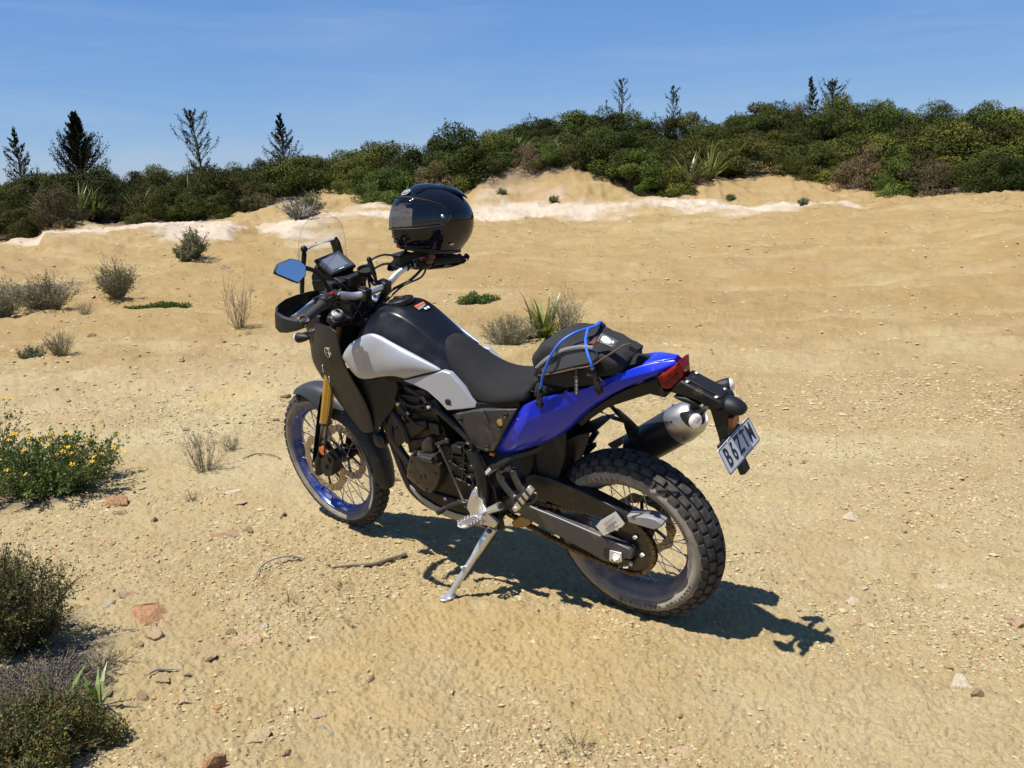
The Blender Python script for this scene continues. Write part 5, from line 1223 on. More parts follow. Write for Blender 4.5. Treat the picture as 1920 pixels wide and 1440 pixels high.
for sgn in (1, -1):
    c = MB(); p = Vector((1.052, .052 * sgn, 1.203))
    c.tube([LEG(.86, .052 * sgn, -.055), p - Vector((0, 0, .02))], .017, 14); c.box(p, (.046, .034, .046), Matrix.Rotation(R(-15), 3, 'Y'))
    for q in (-.015, .015): c.cyl(p + Vector((q, 0, .02)), p + Vector((q, 0, .028)), .005, 6)
    fr_part(c.build('bar_clamp', M_ENG, bike, bevel=.004))
    g = MB(); e = Vector((.965, .41 * sgn, 1.222)); s0 = Vector((1.010, .285 * sgn, 1.2375)); dd = (e - s0)
    pts = [s0 + dd * t for t in (0, .03, .06, .1, .9, .94, 1.0)]
    g.tube(pts, [.020, .021, .0215, .0168, .0165, .0185, .018], 16)
    for q in range(14): 
        p = s0 + dd * (.14 + .052 * q); g.lathe([(.0164, -.002), (.0176, 0), (.0164, .002)], p, dd, 14)
    fr_part(g.build('grip', M_GRIP, bike))
    # switch block and lever perch
    c = MB(); c.tube([Vector((1.040, .222 * sgn, 1.243)), Vector((1.036, .232 * sgn, 1.243)), Vector((1.018, .268 * sgn, 1.239)), Vector((1.012, .28 * sgn, 1.238))], [.018, .025, .026, .021], 14)
    c.box(Vector((1.06, .25 * sgn, 1.24)), (.05, .045, .026), Matrix.Rotation(R(12) * sgn, 3, 'Z'))
    sw = fr_part(c.build('switch_housing', M_PLASTIC, bike, bevel=.003))
    c = MB(); c.box(Vector((1.009, .235 * sgn, 1.262)), (.014, .020, .012)); c.build('red_switch', M_REDP, sw, bevel=.002)
    c = MB(); c.box(Vector((1.000, .252 * sgn, 1.252)), (.010, .018, .010)); c.box(Vector((1.000, .262 * sgn, 1.236)), (.012, .020, .008)); c.build('switch_button', M_GRIP, sw, bevel=.002)
    # perch, lever
    c = MB(); c.tube([Vector((1.054, .185 * sgn, 1.243)), Vector((1.046, .212 * sgn, 1.243))], .021, 14); c.bar(Vector((1.05, .20 * sgn, 1.243)), Vector((1.085, .235 * sgn, 1.245)), .022, .024)
    fr_part(c.build('lever_perch', M_ENG, bike, bevel=.003))
    c = MB(); c.tube([Vector((1.078, .225 * sgn, 1.243)), Vector((1.076, .26 * sgn, 1.240)), Vector((1.066, .32 * sgn, 1.230)), Vector((1.045, .385 * sgn, 1.222)), Vector((1.040, .405 * sgn, 1.222))], [.0075, .007, .0065, .006, .0075], 10, sm=5, flat=1.6)
    fr_part(c.build('lever', M_ALU if sgn > 0 else M_ENG, bike))
    # hand guard shell
    path = [(.950, .418, 1.214, .015), (.985, .436, 1.209, .021), (1.050, .438, 1.205, .031), (1.106, .430, 1.207, .040), (1.150, .392, 1.214, .044), (1.172, .338, 1.223, .040), (1.182, .28, 1.231, .030), (1.175, .22, 1.238, .020), (1.15, .17, 1.238, .016)]
    ctr = smooth_path([Vector((a, b_ * sgn, c_)) for a, b_, c_, d_ in path], 1); hh = smooth_path([(d_, 0, 0) for a, b_, c_, d_ in path], 1)
    rows = []
    for p, q in zip(ctr, hh):
        w_ = q.x; n_ = Vector((p.x - 1.0, p.y * .7 - .18 * sgn, 0)); n_.normalize()
        rows.append([p + Vector((0, 0, -w_)) - n_ * .020, p + Vector((0, 0, -w_ * .95)) - n_ * .002, p + Vector((0, 0, -w_ * .45)) + n_ * .008, p + Vector((0, 0, w_ * .8)) - n_ * .001, p + Vector((0, 0, w_)) - n_ * .012])
    g = MB(); g.grid([[tuple(x) for x in r_] for r_ in rows])
    hg = fr_part(g.build('hand_guard', M_PLASTIC, bike, thick=.0035, ang=32, bevel=.0015))
    c = MB(); c.tube([Vector((.957, .405 * sgn, 1.222)), Vector((.951, .432 * sgn, 1.220)), Vector((.951, .440 * sgn, 1.220))], [.016, .016, .010], 14); c.build('bar_end', M_PLASTIC, hg)
    c = MB(); c.cyl(Vector((.949, .428 * sgn, 1.216)), Vector((.942, .426 * sgn, 1.215)), .008, 12); c.build('guard_bolt', M_ALU, hg)
    c = MB(); c.bar(Vector((1.16, .19 * sgn, 1.238)), Vector((1.062, .165 * sgn, 1.238)), .012, .020); fr_part(c.build('guard_bracket', M_PLASTIC, bike, bevel=.002))
# left mirror
mo = [(1.072,0.4068,1.394),(1.0745,0.385,1.4149),(1.0698,0.331,1.4195),(1.0631,0.2998,1.4052),(1.0553,0.2843,1.3793),(1.0497,0.3001,1.3483),(1.0495,0.3365,1.3312),(1.07,0.406,1.3861)]
mv = [Vector(p) for p in mo]; mc = sum(mv, Vector()) / len(mv)
nrm = Vector((-.93, .10, .22)).normalized()
mv = [p - nrm * (p - mc).dot(nrm) for p in mv]
c = MB(); c.prism([mc + (p - mc) * 1.03 for p in mv], nrm * -.012); c.prism([mc - nrm * .012 + (p - mc) * .9 for p in mv], nrm * -.020)
mir = fr_part(c.build('mirror', M_PLASTIC, bike, bevel=.004))
c = MB(); c.prism([mc + (p - mc) * .95 + nrm * .0006 for p in mv], nrm * .0008); c.build('mirror_glass', M_MIRROR, mir)
stem = [mc - nrm * .02 + Vector((0, -.055, -.005)), mc - nrm * .015 + Vector((-.01, -.10, -.035)), Vector((1.072, .205, 1.285)), Vector((1.064, .20, 1.250))]
c = MB(); c.tube(stem, [.010, .008, .007, .009], 10, sm=6); c.sphere(stem[0], .014, 10); c.build('mirror_stem', M_PLASTIC, mir)
c = MB(); c.tube([(1.064, -.20, 1.25), (1.066, -.205, 1.30), (1.05, -.25, 1.34), (1.03, -.28, 1.36)], .007, 10, sm=5); fr_part(c.build('mirror_stem', M_PLASTIC, bike))
# brake reservoir and clutter near the right grip
c = MB(); c.box(Vector((1.075, -.19, 1.275)), (.06, .055, .035), Matrix.Rotation(R(-14), 3, 'Z')); c.box(Vector((1.075, -.19, 1.295)), (.064, .06, .008), Matrix.Rotation(R(-14), 3, 'Z'))
fr_part(c.build('brake_reservoir', M_PLASTIC, bike, bevel=.004))
# cables and hoses
def hose(pts, r, name='brake_hose', m=None, sm=7, front=True, parent=None):
    c = MB(); c.tube(pts, r, 8, sm=sm); o = c.build(name, m or M_HOSE, parent or bike)
    return fr_part(o) if front else o
hose([(1.085, -.215, 1.262), (1.13, -.15, 1.30), (1.15, -.07, 1.285), (1.14, -.03, 1.22), (1.17, -.03, 1.10)], .0045)
hose([(1.08, -.20, 1.25), (1.12, -.12, 1.268), (1.13, -.05, 1.245), (1.12, -.03, 1.18), (1.15, -.02, 1.08)], .005)
hose([(1.03, -.26, 1.225), (1.04, -.18, 1.19), (1.08, -.10, 1.165), (1.10, -.04, 1.12)], .006, 'throttle_cable')
hose([(1.035, -.275, 1.215), (1.02, -.22, 1.19), (1.05, -.14, 1.175), (1.08, -.06, 1.13)], .004, 'throttle_cable')
hose([(1.085, .215, 1.248), (1.14, .13, 1.26), (1.16, .05, 1.22), (1.15, .02, 1.10)], .0048, 'clutch_cable')
hose([(1.03, .23, 1.235), (1.06, .16, 1.20), (1.09, .08, 1.16), (1.11, .04, 1.08)], .005, 'wiring_loom')
hose([LEG(.62, .115, -.03), LEG(.45, .125, -.05), LEG(.28, .128, -.045), LEG(.16, .135, -.055)], .0045)
# low front mudguard
def mud_row(th, rad, wid, drop, n_=7):
    out = []
    for k in range(n_):
        s_ = -1 + 2 * k / (n_ - 1); a = abs(s_)
        y = s_ * wid; rr = rad - drop * max(0, (a - .55) / .45) ** 1.3 - .012 * a * a
        out.append((1.595 + rr * math.cos(th), y * (1.0 if a < .6 else 1.0), .349 + rr * math.sin(th)))
    return out
rows = []
for deg, rad, wid, drop in ((63, .366, .030, .004), (65, .372, .046, .008), (72, .378, .060, .016), (82, .382, .068, .026), (92, .384, .074, .045), (102, .384, .080, .075), (114, .384, .082, .085), (126, .384, .076, .050), (138, .384, .068, .028), (152, .384, .064, .02), (166, .384, .062, .02), (178, .384, .058, .022), (187, .382, .050, .02), (191, .380, .036, .014)):
    rows.append(mud_row(R(deg), rad, wid, drop, 9))
m_ = MB(); m_.grid(rows); fr_part(m_.build('front_mudguard', mat('grey_black_plastic', (0.020, 0.0205, 0.024), rough=0.5, var=0.1, bump=.2, bscale=800, dust=.16), bike, thick=.003, sub=1))

# ---- front tower: cowl, screen, display
def both(mb, name, m, sgns=(1, -1), **k):
    out = []
    for s_ in sgns: out.append((mb if s_ > 0 else mb.mirrored()).build(name, m, bike, **k))
    return out
def grid_from(cols):
    """cols: columns of points, each from top to bottom"""
    return [[c[i] for c in cols] for i in range(len(cols[0]))]
cowl_cols = [
    [(1.4079,0.08,1.0717),(1.4321,0.085,0.9854),(1.4502,0.088,0.9117),(1.4412,0.09,0.8664),(1.3832,0.1,0.8002),(1.31,0.115,0.7166),(1.2399,0.125,0.6614),(1.1936,0.13,0.6108)],
    [(1.3264,0.112,1.0942),(1.3447,0.118,1.0109),(1.3606,0.122,0.9395),(1.3481,0.124,0.8958),(1.2991,0.13,0.8311),(1.2228,0.138,0.7468),(1.1904,0.14,0.6762),(1.1642,0.138,0.6171)],
    [(1.2359,0.14,1.0976),(1.2513,0.146,1.0208),(1.2626,0.15,0.9608),(1.2395,0.152,0.9122),(1.1991,0.152,0.8552),(1.1519,0.152,0.7631),(1.1379,0.15,0.6889),(1.131,0.146,0.6265)],
    [(1.1295,0.165,1.0927),(1.1296,0.175,1.0363),(1.1265,0.18,0.9866),(1.116,0.18,0.9375),(1.1033,0.174,0.8763),(1.0691,0.164,0.7801),(1.0719,0.158,0.7052),(1.0858,0.15,0.6383)]]
m_ = MB(); m_.grid([[tuple(p) for p in c] for c in cowl_cols])
M_COWL = mat('satin_black_cowl', (0.010, 0.010, 0.012), rough=0.42, var=.1, rvar=.05, spec=.3)
COWLS = both(m_, 'side_cowl', M_COWL, thick=.004, sub=1)
# headlight block behind / between the cowls
m_ = MB()
rows = []
for x, hw, z0, z1 in ((1.30, .12, .93, 1.13), (1.38, .11, .90, 1.14), (1.43, .09, .90, 1.16), (1.462, .06, .93, 1.15)):
    rows.append([(x, -hw, z0), (x, -hw * .9, z1 - .02), (x - .01, -hw * .5, z1), (x - .01, hw * .5, z1), (x, hw * .9, z1 - .02), (x, hw, z0)])
m_.grid(rows, cv=True); m_.add(rows[-1], [tuple(range(6))]); m_.add(rows[0], [tuple(range(5, -1, -1))])
hl = m_.build('headlight_unit', M_PLASTIC, bike, bevel=.004)
for y in (-.032, .032):
    for z in (1.02, 1.085):
        m_ = MB(); m_.lathe([(0, .012), (.014, .010), (.024, .002), (.024, -.006)], (1.464, y, z), (1, 0, 0), 18); m_.build('headlight', M_CLEAR, hl)
# screen
m_ = MB(); rows = []
for z, hw in ((1.13, .125), (1.19, .130), (1.25, .132), (1.32, .130), (1.38, .126), (1.43, .115), (1.462, .097), (1.484, .068), (1.495, .030)):
    rows.append([(1.352 - (z - 1.2) * .31 + .034 * (1 - (2 * k / 10 - 1) ** 2 * (hw / .13) ** 2), hw * (2 * k / 10 - 1), z) for k in range(11)])
m_.grid(rows)
ws = m_.build('windscreen', M_SCREEN, bike, ang=60)
m_ = MB()
edge = [Vector(r_[0]) for r_ in rows] + [Vector(p) for p in rows[-1][1:-1]] + [Vector(r_[-1]) for r_ in reversed(rows)]
m_.tube(edge, .0008, 5, cap=True); m_.build('screen_edge', mat('polycarbonate_edge', (0.22, 0.21, 0.19), rough=.3, alpha=.65), ws)
# tower stays, cross tube
TL, TR = Vector((1.3046,0.088,1.3895)), Vector((1.2859,-0.062,1.3889))
m_ = MB(); m_.cyl(TL, TR, .0085, 14); m_.build('cross_tube', M_BRUSH, bike)
m_ = MB(); m_.tube([TL, TL + Vector((.004, .002, -.02)), Vector((1.3609,0.088,1.2709)), Vector((1.3982,0.09,1.1788))], [.013, .010, .009, .009], 8); m_.sphere(TL, .0145, 10); m_.build('tower_stay', M_PLASTIC, bike)
m_ = MB(); m_.prism([(1.3139,-0.07,1.3885),(1.2793,-0.07,1.3955),(1.2673,-0.07,1.3756),(1.2638,-0.07,1.3131),(1.2766,-0.07,1.2857),(1.3091,-0.07,1.2939),(1.3075,-0.07,1.3527)], (0, .018, 0)); m_.build('tower_stay', M_PLASTIC, bike, bevel=.003)
# display
dq = [Vector(p) for p in [(1.2959,0.052,1.3348),(1.2676,-0.05,1.3416),(1.2305,-0.05,1.2753),(1.2219,0.052,1.2775)]]
dq[2] = dq[1] + dq[3] - dq[0]
dn = (dq[1] - dq[0]).cross(dq[3] - dq[0]).normalized()
if dn.x > 0: dn = -dn
dc = sum(dq, Vector()) / 4
fit = lambda k, off=0: [dc + (p - dc) * k + dn * off for p in dq]
m_ = MB(); m_.prism(fit(1.10), -dn * .018); m_.prism([p - dn * .018 for p in fit(1.0)], -dn * .03)
disp = m_.build('display_unit', M_PLASTIC, bike, bevel=.005)
m_ = MB(); m_.prism(fit(.92, .001), dn * .001); m_.build('display_glass', M_LCD, disp)
q_ = fit(.70, .0028); q_ = [p + (q_[0] - q_[1]) * .02 for p in q_]
m_ = MB(); m_.prism(q_, dn * .0006); m_.build('display_screen', M_LCDI, disp)
m_ = MB(); a_, b_ = fit(.82, .0028)[3].lerp(fit(.82, .0028)[2], .35), fit(.82, .0028)[3].lerp(fit(.82, .0028)[2], .62); m_.bar(a_, b_, .004, .001, up=dn); m_.build('display_mark', M_WHITE, disp)
# instrument tower body under the display, black boxes and brackets
m_ = MB()
m_.prism([(1.3134,0.05,1.3116),(1.2741,0.05,1.2795),(1.2276,0.05,1.2678),(1.1802,0.05,1.2431),(1.2042,0.05,1.1751),(1.315,0.05,1.1691),(1.3553,0.05,1.2015),(1.3566,0.05,1.2585)], (0, -.10, 0))
m_.box((1.27, 0, 1.20), (.12, .15, .10)); m_.box((1.22, 0, 1.12), (.14, .12, .12)); m_.box((1.33, 0, 1.16), (.09, .20, .06))
m_.box((1.18, -.02, 1.235), (.05, .09, .04)); m_.tube([(1.25, .09, 1.16), (1.20, .10, 1.20), (1.16, .07, 1.22)], .010, 8, sm=4)
m_.tube([(1.25, -.09, 1.16), (1.20, -.10, 1.22), (1.16, -.07, 1.25)], .010, 8, sm=4)
m_.build('instrument_tower', M_PLASTIC, bike, bevel=.004)
m_ = MB(); m_.lathe([(.0, -.012), (.026, -.012), (.034, .0), (.036, .012), (.031, .012), (.026, .002), (0, .002)], FP((1.125, -.035, 1.265)), (-.25, .1, 1), 24); m_.tube([FP((1.12, -.035, 1.255)), FP((1.09, -.03, 1.22)), FP((1.06, -.03, 1.21))], .010, 8); m_.build('phone_holder', M_PLASTIC, bike)
m_ = MB(); m_.bar(FP((1.06, -.02, 1.255)), FP((1.075, -.022, 1.315)), .018, .012, up=(1, 0, 0)); m_.sphere(FP((1.075, -.022, 1.318)), .012, 8); m_.tube([FP((1.06, -.02, 1.255)), FP((1.056, -.02, 1.215))], .009, 8); m_.build('ignition_key_tab', M_PLASTIC, bike, bevel=.003)
for p in ((1.235, .075, 1.165), (1.30, .085, 1.175)):
    m_ = MB(); m_.sphere(p, .009, 10); m_.build('tower_bolt', M_ALU, bike)
# left and right front turn signals
def signal(base, tip, direction, name='turn_signal', r=.021, ln=.055):
    base, tip, d = Vector(base), Vector(tip), Vector(direction).normalized()
    m_ = MB(); m_.tube([base, base.lerp(tip, .5), tip], [.010, .009, .011], 10)
    prof = [(.0, -ln), (r * .35, -ln * .93), (r * .7, -ln * .6), (r * .93, -ln * .25), (r, 0), (r * .95, .003), (0, .003)]
    m_.lathe(prof, tip, d, 20); o = m_.build(name, M_PLASTIC, bike)
    m_ = MB(); m_.lathe([(r * .90, .0032), (r * .93, .006), (r * .80, .013), (r * .5, .0175), (0, .019)], tip, d, 20); m_.build('lens', M_CLEAR, o)
    m_ = MB(); m_.lathe([(r * .86, .0034), (r * .5, .0036), (0, .0034)], tip, d, 20); m_.build('reflector', M_REFL, o)
    m_ = MB(); m_.sphere(tip + d * .009, (.0048, .0048, .0048), 8); m_.build('bulb', M_BULB, o)
    return o
for s_ in (1, -1):
    a_ = Vector((1.2782,0.165,1.0812)); t_ = Vector((1.2917,0.235,1.0733)); 
    if s_ < 0: a_.y *= -1; t_.y *= -1
    signal(a_, t_, (1, .12 * s_, -.05), ln=.06)
# emblem on the cowl: ring with three crossed tuning forks
cow_t = surf_of(COWLS[0])
ec, en = stick(cow_t, (1.2485,0.1535,0.98), .001)
if en.y < 0: en = -en
Me = frame_M(ec, Vector((-en.y, en.x, 0)), Vector((0, 0, 1)) - en * en.z)
m_ = MB(); r0 = .022
m_.lathe([(r0, 0), (r0, .002), (r0 * .86, .0026), (r0 * .84, .001)], (0, 0, 0), (0, 0, 1), 32)
for k in range(3):
    a = math.pi / 2 + k * 2.0944; dx, dy = math.cos(a), math.sin(a)
    m_.bar((0, 0, .001), (dx * r0 * .45, dy * r0 * .45, .001), r0 * .10, .0014)
    for s_ in (-1, 1):
        ox, oy = -dy * s_ * r0 * .16, dx * s_ * r0 * .16
        m_.bar((dx * r0 * .40 + ox, dy * r0 * .40 + oy, .001), (dx * r0 * .86 + ox, dy * r0 * .86 + oy, .001), r0 * .10, .0014)
    m_.bar((dx * r0 * .42 - dy * r0 * .2, dy * r0 * .42 + dx * r0 * .2, .001), (dx * r0 * .42 + dy * r0 * .2, dy * r0 * .42 - dx * r0 * .2, .001), r0 * .1, .0014)
e = m_.build('emblem', mat('pale_gold_badge', (.72, .66, .50), rough=.3, metal=.8), bike); e.matrix_basis = Me
for ch, (u_, h_) in zip('T7', ((Vector((1.3326,0.1255,0.8884)), .046), (Vector((1.3096,0.129,0.8416)), .040))):
    u_, nrm_ = stick(cow_t, u_, .0025); nrm_ = Vector((.42, .88, .18)).normalized(); u_ = u_ + nrm_ * .002; up_ = Vector((.25, 0, .95)); up_ -= nrm_ * up_.dot(nrm_)
    rt = up_.cross(nrm_); M = frame_M(u_, rt, up_); text_mesh(ch, h_, M_WHITE, 'cowl_letter', bike, M, .0004, .8, .0005)

# ---- fuel tank
T_ = [  # station: centre-line, then half section outwards and down (x, y, z)
    [(1.120, 0, 1.075), (1.120, .035, 1.075), (1.118, .062, 1.066), (1.112, .10, 1.045), (1.108, .135, 1.02), (1.10, .150, .99), (1.09, .150, .90)],
    [(1.060, 0, 1.122), (1.058, .045, 1.122), (1.052, .080, 1.108), (1.045, .118, 1.085), (1.035, .158, 1.058), (1.03, .172, 1.03), (1.03, .170, .92)],
    [(.980, 0, 1.158), (.980, .050, 1.156), (.975, .086, 1.142), (.965, .122, 1.118), (.958, .160, 1.088), (.955, .172, 1.06), (.955, .170, .90)],
    [(.905, 0, 1.168), (.905, .052, 1.166), (.900, .086, 1.154), (.888, .120, 1.112), (.878, .152, 1.066), (.87, .165, 1.04), (.87, .160, .90)],
    [(.835, 0, 1.140), (.835, .050, 1.138), (.828, .080, 1.122), (.815, .108, 1.078), (.800, .140, 1.028), (.79, .150, 1.00), (.79, .145, .88)],
    [(.760, 0, 1.086), (.760, .048, 1.083), (.752, .075, 1.066), (.738, .098, 1.024), (.722, .126, .985), (.71, .135, .96), (.71, .130, .85)],
    [(.690, 0, 1.032), (.690, .045, 1.028), (.683, .068, 1.010), (.668, .090, .972), (.652, .116, .945), (.64, .122, .92), (.64, .118, .83)],
    [(.620, 0, .980), (.620, .042, .976), (.613, .064, .958), (.600, .085, .925), (.590, .106, .90), (.58, .112, .88), (.58, .108, .81)]]
rows = []
for st in T_: rows.append([(x, -y, z) for x, y, z in reversed(st[1:])] + st)
m_ = MB(); m_.grid(rows); m_.add(rows[0], [tuple(range(len(rows[0])))]); m_.add(rows[-1], [tuple(range(len(rows[0]) - 1, -1, -1))])
def tank_crease(a, b):
    return 0.55 if abs(abs(a.y) - abs(b.y)) < .028 and .05 < abs(a.y) < .10 and .05 < abs(b.y) < .10 and abs(a.x - b.x) > .03 else 0.0
tank = m_.build('fuel_tank', M_TANK, bike, sub=3, crease=tank_crease)
# filler cap, recessed ring
fc = Vector((.925, 0, 1.164)); fn = Vector((.10, 0, 1)).normalized()
m_ = MB(); m_.lathe([(.052, -.01), (.052, .006), (.047, .009), (.043, .007), (.043, .004), (.036, .007), (.018, .010), (0, .0105)], fc, fn, 36)
fcap = m_.build('fuel_cap', M_ENG, tank)
m_ = MB(); m_.box(fc + fn * .013 + Vector((.004, 0, 0)), (.05, .018, .008)); m_.build('lock_flap', M_PLASTIC, fcap, bevel=.003)
# warning label: orange strip, text lines, two round pictograms
lb = Vector((0.8122,-0.012,1.1098)); lx = Vector((-.80, -.18, -.57)); ly = Vector((-.25, .95, .05))
def on_tank(p, u, v, off=.0):
    return p
Ml = frame_M((.832, -.012, 1.1415), Vector((0, -1, 0)), Vector((.80, 0, .55)))
m_ = MB(); m_.box((0, .012, .0012), (.052, .009, .0006)); o = m_.build('warning_label', M_LABELO, tank); o.matrix_basis = Ml
m_ = MB()
for k, w_ in enumerate((.050, .046, .030)): m_.box((-.026 + w_ / 2, .003 - .0045 * k, .0012), (w_, .0016, .0006))
for k in (-1, 1): m_.lathe([(0, .0015), (.0065, .0015), (.0065, .0009)], (.012 + .0075 * k, -.016, 0), (0, 0, 1), 16)
o = m_.build('label_print', M_WHITE, tank); o.matrix_basis = Ml
# silver side panels
top = [(1.1321,0.178,0.9852),(1.0986,0.176,1.026),(1.055,0.174,1.0536),(1.0012,0.172,1.0793),(0.9479,0.168,1.095),(0.8982,0.164,1.076),(0.817,0.154,1.0363),(0.7351,0.144,0.9953),(0.6588,0.132,0.9556)]
bot = [(1.133,0.18,0.9769),(1.1203,0.184,0.9571),(1.0999,0.188,0.9244),(1.0723,0.192,0.8949),(1.0207,0.196,0.8936),(0.9527,0.196,0.913),(0.9045,0.192,0.9235),(0.863,0.184,0.927),(0.8441,0.165,0.9098)]
mid1 = [(1.1317,0.179,0.9834),(1.0879,0.188,1.0117),(1.0451,0.19,1.0255),(0.9993,0.19,1.0385),(0.9491,0.187,1.0506),(0.903,0.181,1.0351),(0.8281,0.18,1.0095),(0.7686,0.166,0.9776),(0.7102,0.145,0.947)]
mid2 = [(1.1321,0.18,0.9793),(1.0966,0.192,0.9833),(1.0672,0.195,0.9718),(1.0299,0.199,0.9639),(0.9822,0.198,0.9685),(0.9174,0.196,0.9789),(0.8624,0.189,0.9687),(0.8055,0.18,0.9558),(0.7741,0.157,0.9298)]
def inward(row, d, dz=0): return [(x, y - d, z + dz) for x, y, z in row]
m_ = MB(); m_.grid([inward(top, .016, -.002), top, mid1, mid2, bot, inward(bot, .03, .004)])
def edge_crease(a, b): return 0.0
both(m_, 'tank_panel', M_SILVER, sub=2, thick=.003)
low = [(0.655,0.131,0.9535),(0.623,0.128,0.9472),(0.5725,0.128,0.8936),(0.5254,0.128,0.8378),(0.5258,0.132,0.8224),(0.5886,0.142,0.8118),(0.6544,0.15,0.8018),(0.6772,0.158,0.8398),(0.7222,0.162,0.8772),(0.7825,0.164,0.8969),(0.8379,0.166,0.9088)]
m_ = MB(); m_.prism(low, (0, -.022, 0)); pn = both(m_, 'knee_panel', M_SILVER, bevel=.004, seg=3)
hc = Vector((0.6382,0.1515,0.8398))
for s_, par in ((1, pn[0]), (-1, pn[1])):
    m_ = MB(); m_.lathe([(.0125, -.004), (.0125, .0035), (.0105, .0045), (.009, .001), (.009, -.004)], (hc.x, hc.y * s_, hc.z), (0, s_, 0), 20); m_.lathe([(0, .0046), (.0100, .0046), (.0125, .003)], (hc.x, hc.y * s_, hc.z), (0, s_, 0), 16); m_.build('bolt_hole_disc', M_PRINT, par)  # black disc set proud, painting in the dark of the recessed bolt hole

# ---- seat
def loft(stations, name, m, parent, sub=2, **k):
    rows = []
    for x, zt, w, zb, wb in stations:
        h_ = zt - zb
        half = [(x, 0, zt), (x, w * .55, zt - .004), (x, w * .9, zt - .016), (x, w * .55 + wb * .45 + .006, zt - h_ * .45), (x, wb, zb + .012), (x, wb * .95, zb), (x, wb * .5, zb)]
        rows.append([(a, -b_, c_) for a, b_, c_ in reversed(half[1:])] + half)
    mb = MB(); mb.grid(rows, cv=True); n_ = len(rows[0]); mb.add(rows[0], [tuple(range(n_))]); mb.add(rows[-1], [tuple(range(n_ - 1, -1, -1))])
    return mb.build(name, m, parent, sub=sub, **k)
loft([(.715, 1.022, .040, .985, .058), (.705, 1.050, .052, .968, .080), (.665, 1.034, .062, .930, .096), (.600, .984, .072, .872, .112), (.535, .938, .086, .838, .124), (.46, .914, .104, .840, .137), (.38, .920, .120, .857, .147), (.30, .944, .126, .878, .148), (.262, .955, .126, .888, .147)], 'rider_seat', M_SEAT, bike)
loft([(.258, .962, .120, .888, .144), (.24, .975, .117, .894, .140), (.14, .985, .100, .922, .116), (.04, 1.010, .080, .960, .088), (-.05, 1.036, .056, .992, .060), (-.10, 1.041, .038, 1.008, .040), (-.135, 1.036, .022, 1.014, .024)], 'pillion_seat', M_SEAT, bike)
m_ = MB(); m_.prism([(0.5186,0.132,0.8427),(0.3891,0.132,0.8583),(0.3226,0.132,0.8756),(0.3202,0.132,0.8534),(0.3941,0.132,0.8347),(0.5243,0.132,0.8183)], (0, -.03, 0)); both(m_, 'seat_base', M_PLASTIC, bevel=.002)

# ---- tail
tc_ = [
    [(0.3125,0.134,0.8616),(0.3698,0.132,0.792),(0.4403,0.124,0.7125),(0.5115,0.112,0.6319)],
    [(0.2721,0.15,0.8828),(0.32,0.15,0.8125),(0.3854,0.142,0.7264),(0.4607,0.122,0.6351)],
    [(0.2357,0.152,0.9027),(0.2827,0.158,0.822),(0.3428,0.15,0.7333),(0.4213,0.122,0.6356)],
    [(0.1612,0.152,0.9303),(0.1853,0.159,0.8652),(0.2277,0.15,0.7856),(0.2892,0.118,0.694)],
    [(0.0944,0.147,0.9463),(0.1108,0.154,0.8951),(0.1441,0.146,0.8291),(0.194,0.116,0.7409)],
    [(0.0464,0.126,0.9562),(0.0568,0.135,0.9188),(0.0842,0.13,0.8699),(0.1276,0.108,0.7908)],
    [(0.0126,0.114,0.9739),(0.0182,0.122,0.9446),(0.0365,0.118,0.9059),(0.0663,0.102,0.8551)],
    [(-0.0266,0.099,0.9907),(-0.0308,0.108,0.969),(-0.017,0.105,0.9395),(0.0026,0.094,0.9032)],
    [(-0.0738,0.082,1.0072),(-0.0804,0.091,0.9897),(-0.0769,0.089,0.9717),(-0.0712,0.081,0.9468)],
    [(-0.1142,0.065,1.0227),(-0.1318,0.074,1.0029),(-0.131,0.072,0.9891),(-0.1284,0.067,0.9737)],
    [(-0.1467,0.046,1.0327),(-0.1848,0.055,1.0152),(-0.1851,0.054,1.0057),(-0.1816,0.05,0.9926)],
    [(-0.2312,0.014,1.0441),(-0.2416,0.019,1.0329),(-0.2411,0.019,1.0275),(-0.2369,0.016,1.0186)]]
m_ = MB(); m_.grid([[tuple(Vector(c[0]) + Vector((0, -.018, -.004)))] + c + [tuple(Vector(c[-1]) + Vector((0, -.02, .004)))] for c in tc_])
ckeys = [Vector(c[k]) for c, k in [(tc_[2], 0), (tc_[2], 1), (tc_[2], 2), (tc_[2], 3)] + [(c, 1) for c in tc_[2:]]]
crow = [[Vector(tc_[2][k]) for k in range(4)], [Vector(c[1]) for c in tc_[2:]], [Vector(c[0]) for c in tc_]]
def tail_crease(a, b):
    for line, w in zip(crow, (.8, .55, .5)):
        ia = [i for i, p in enumerate(line) if (p - Vector((a.x, abs(a.y), a.z))).length < 1e-4]; ib = [i for i, p in enumerate(line) if (p - Vector((b.x, abs(b.y), b.z))).length < 1e-4]
        if ia and ib and abs(ia[0] - ib[0]) == 1: return w
    return 0.0
both(m_, 'tail_panel', M_BLUE, sub=3, thick=.003, crease=tail_crease)
dl = [Vector(p) for p in [(-0.134,0.055,1.0279),(-0.1467,0.046,1.0327),(-0.1912,0.03,1.0396),(-0.2312,0.014,1.0441)]]
rows = []
for p in dl: rows.append([(p.x, p.y + .002, p.z - .006), (p.x, p.y, p.z + .001), (p.x, p.y * .55, p.z + .003), (p.x, 0, p.z + .004), (p.x, -p.y * .55, p.z + .003), (p.x, -p.y, p.z + .001), (p.x, -p.y - .002, p.z - .006)])
rows.append([(r_[0] - .003, r_[1] * .96, r_[2] - .02) for r_ in rows[-1]])
m_ = MB(); m_.grid(rows); m_.build('tail_deck', M_BLUE, bike, thick=.004, bevel=.002)
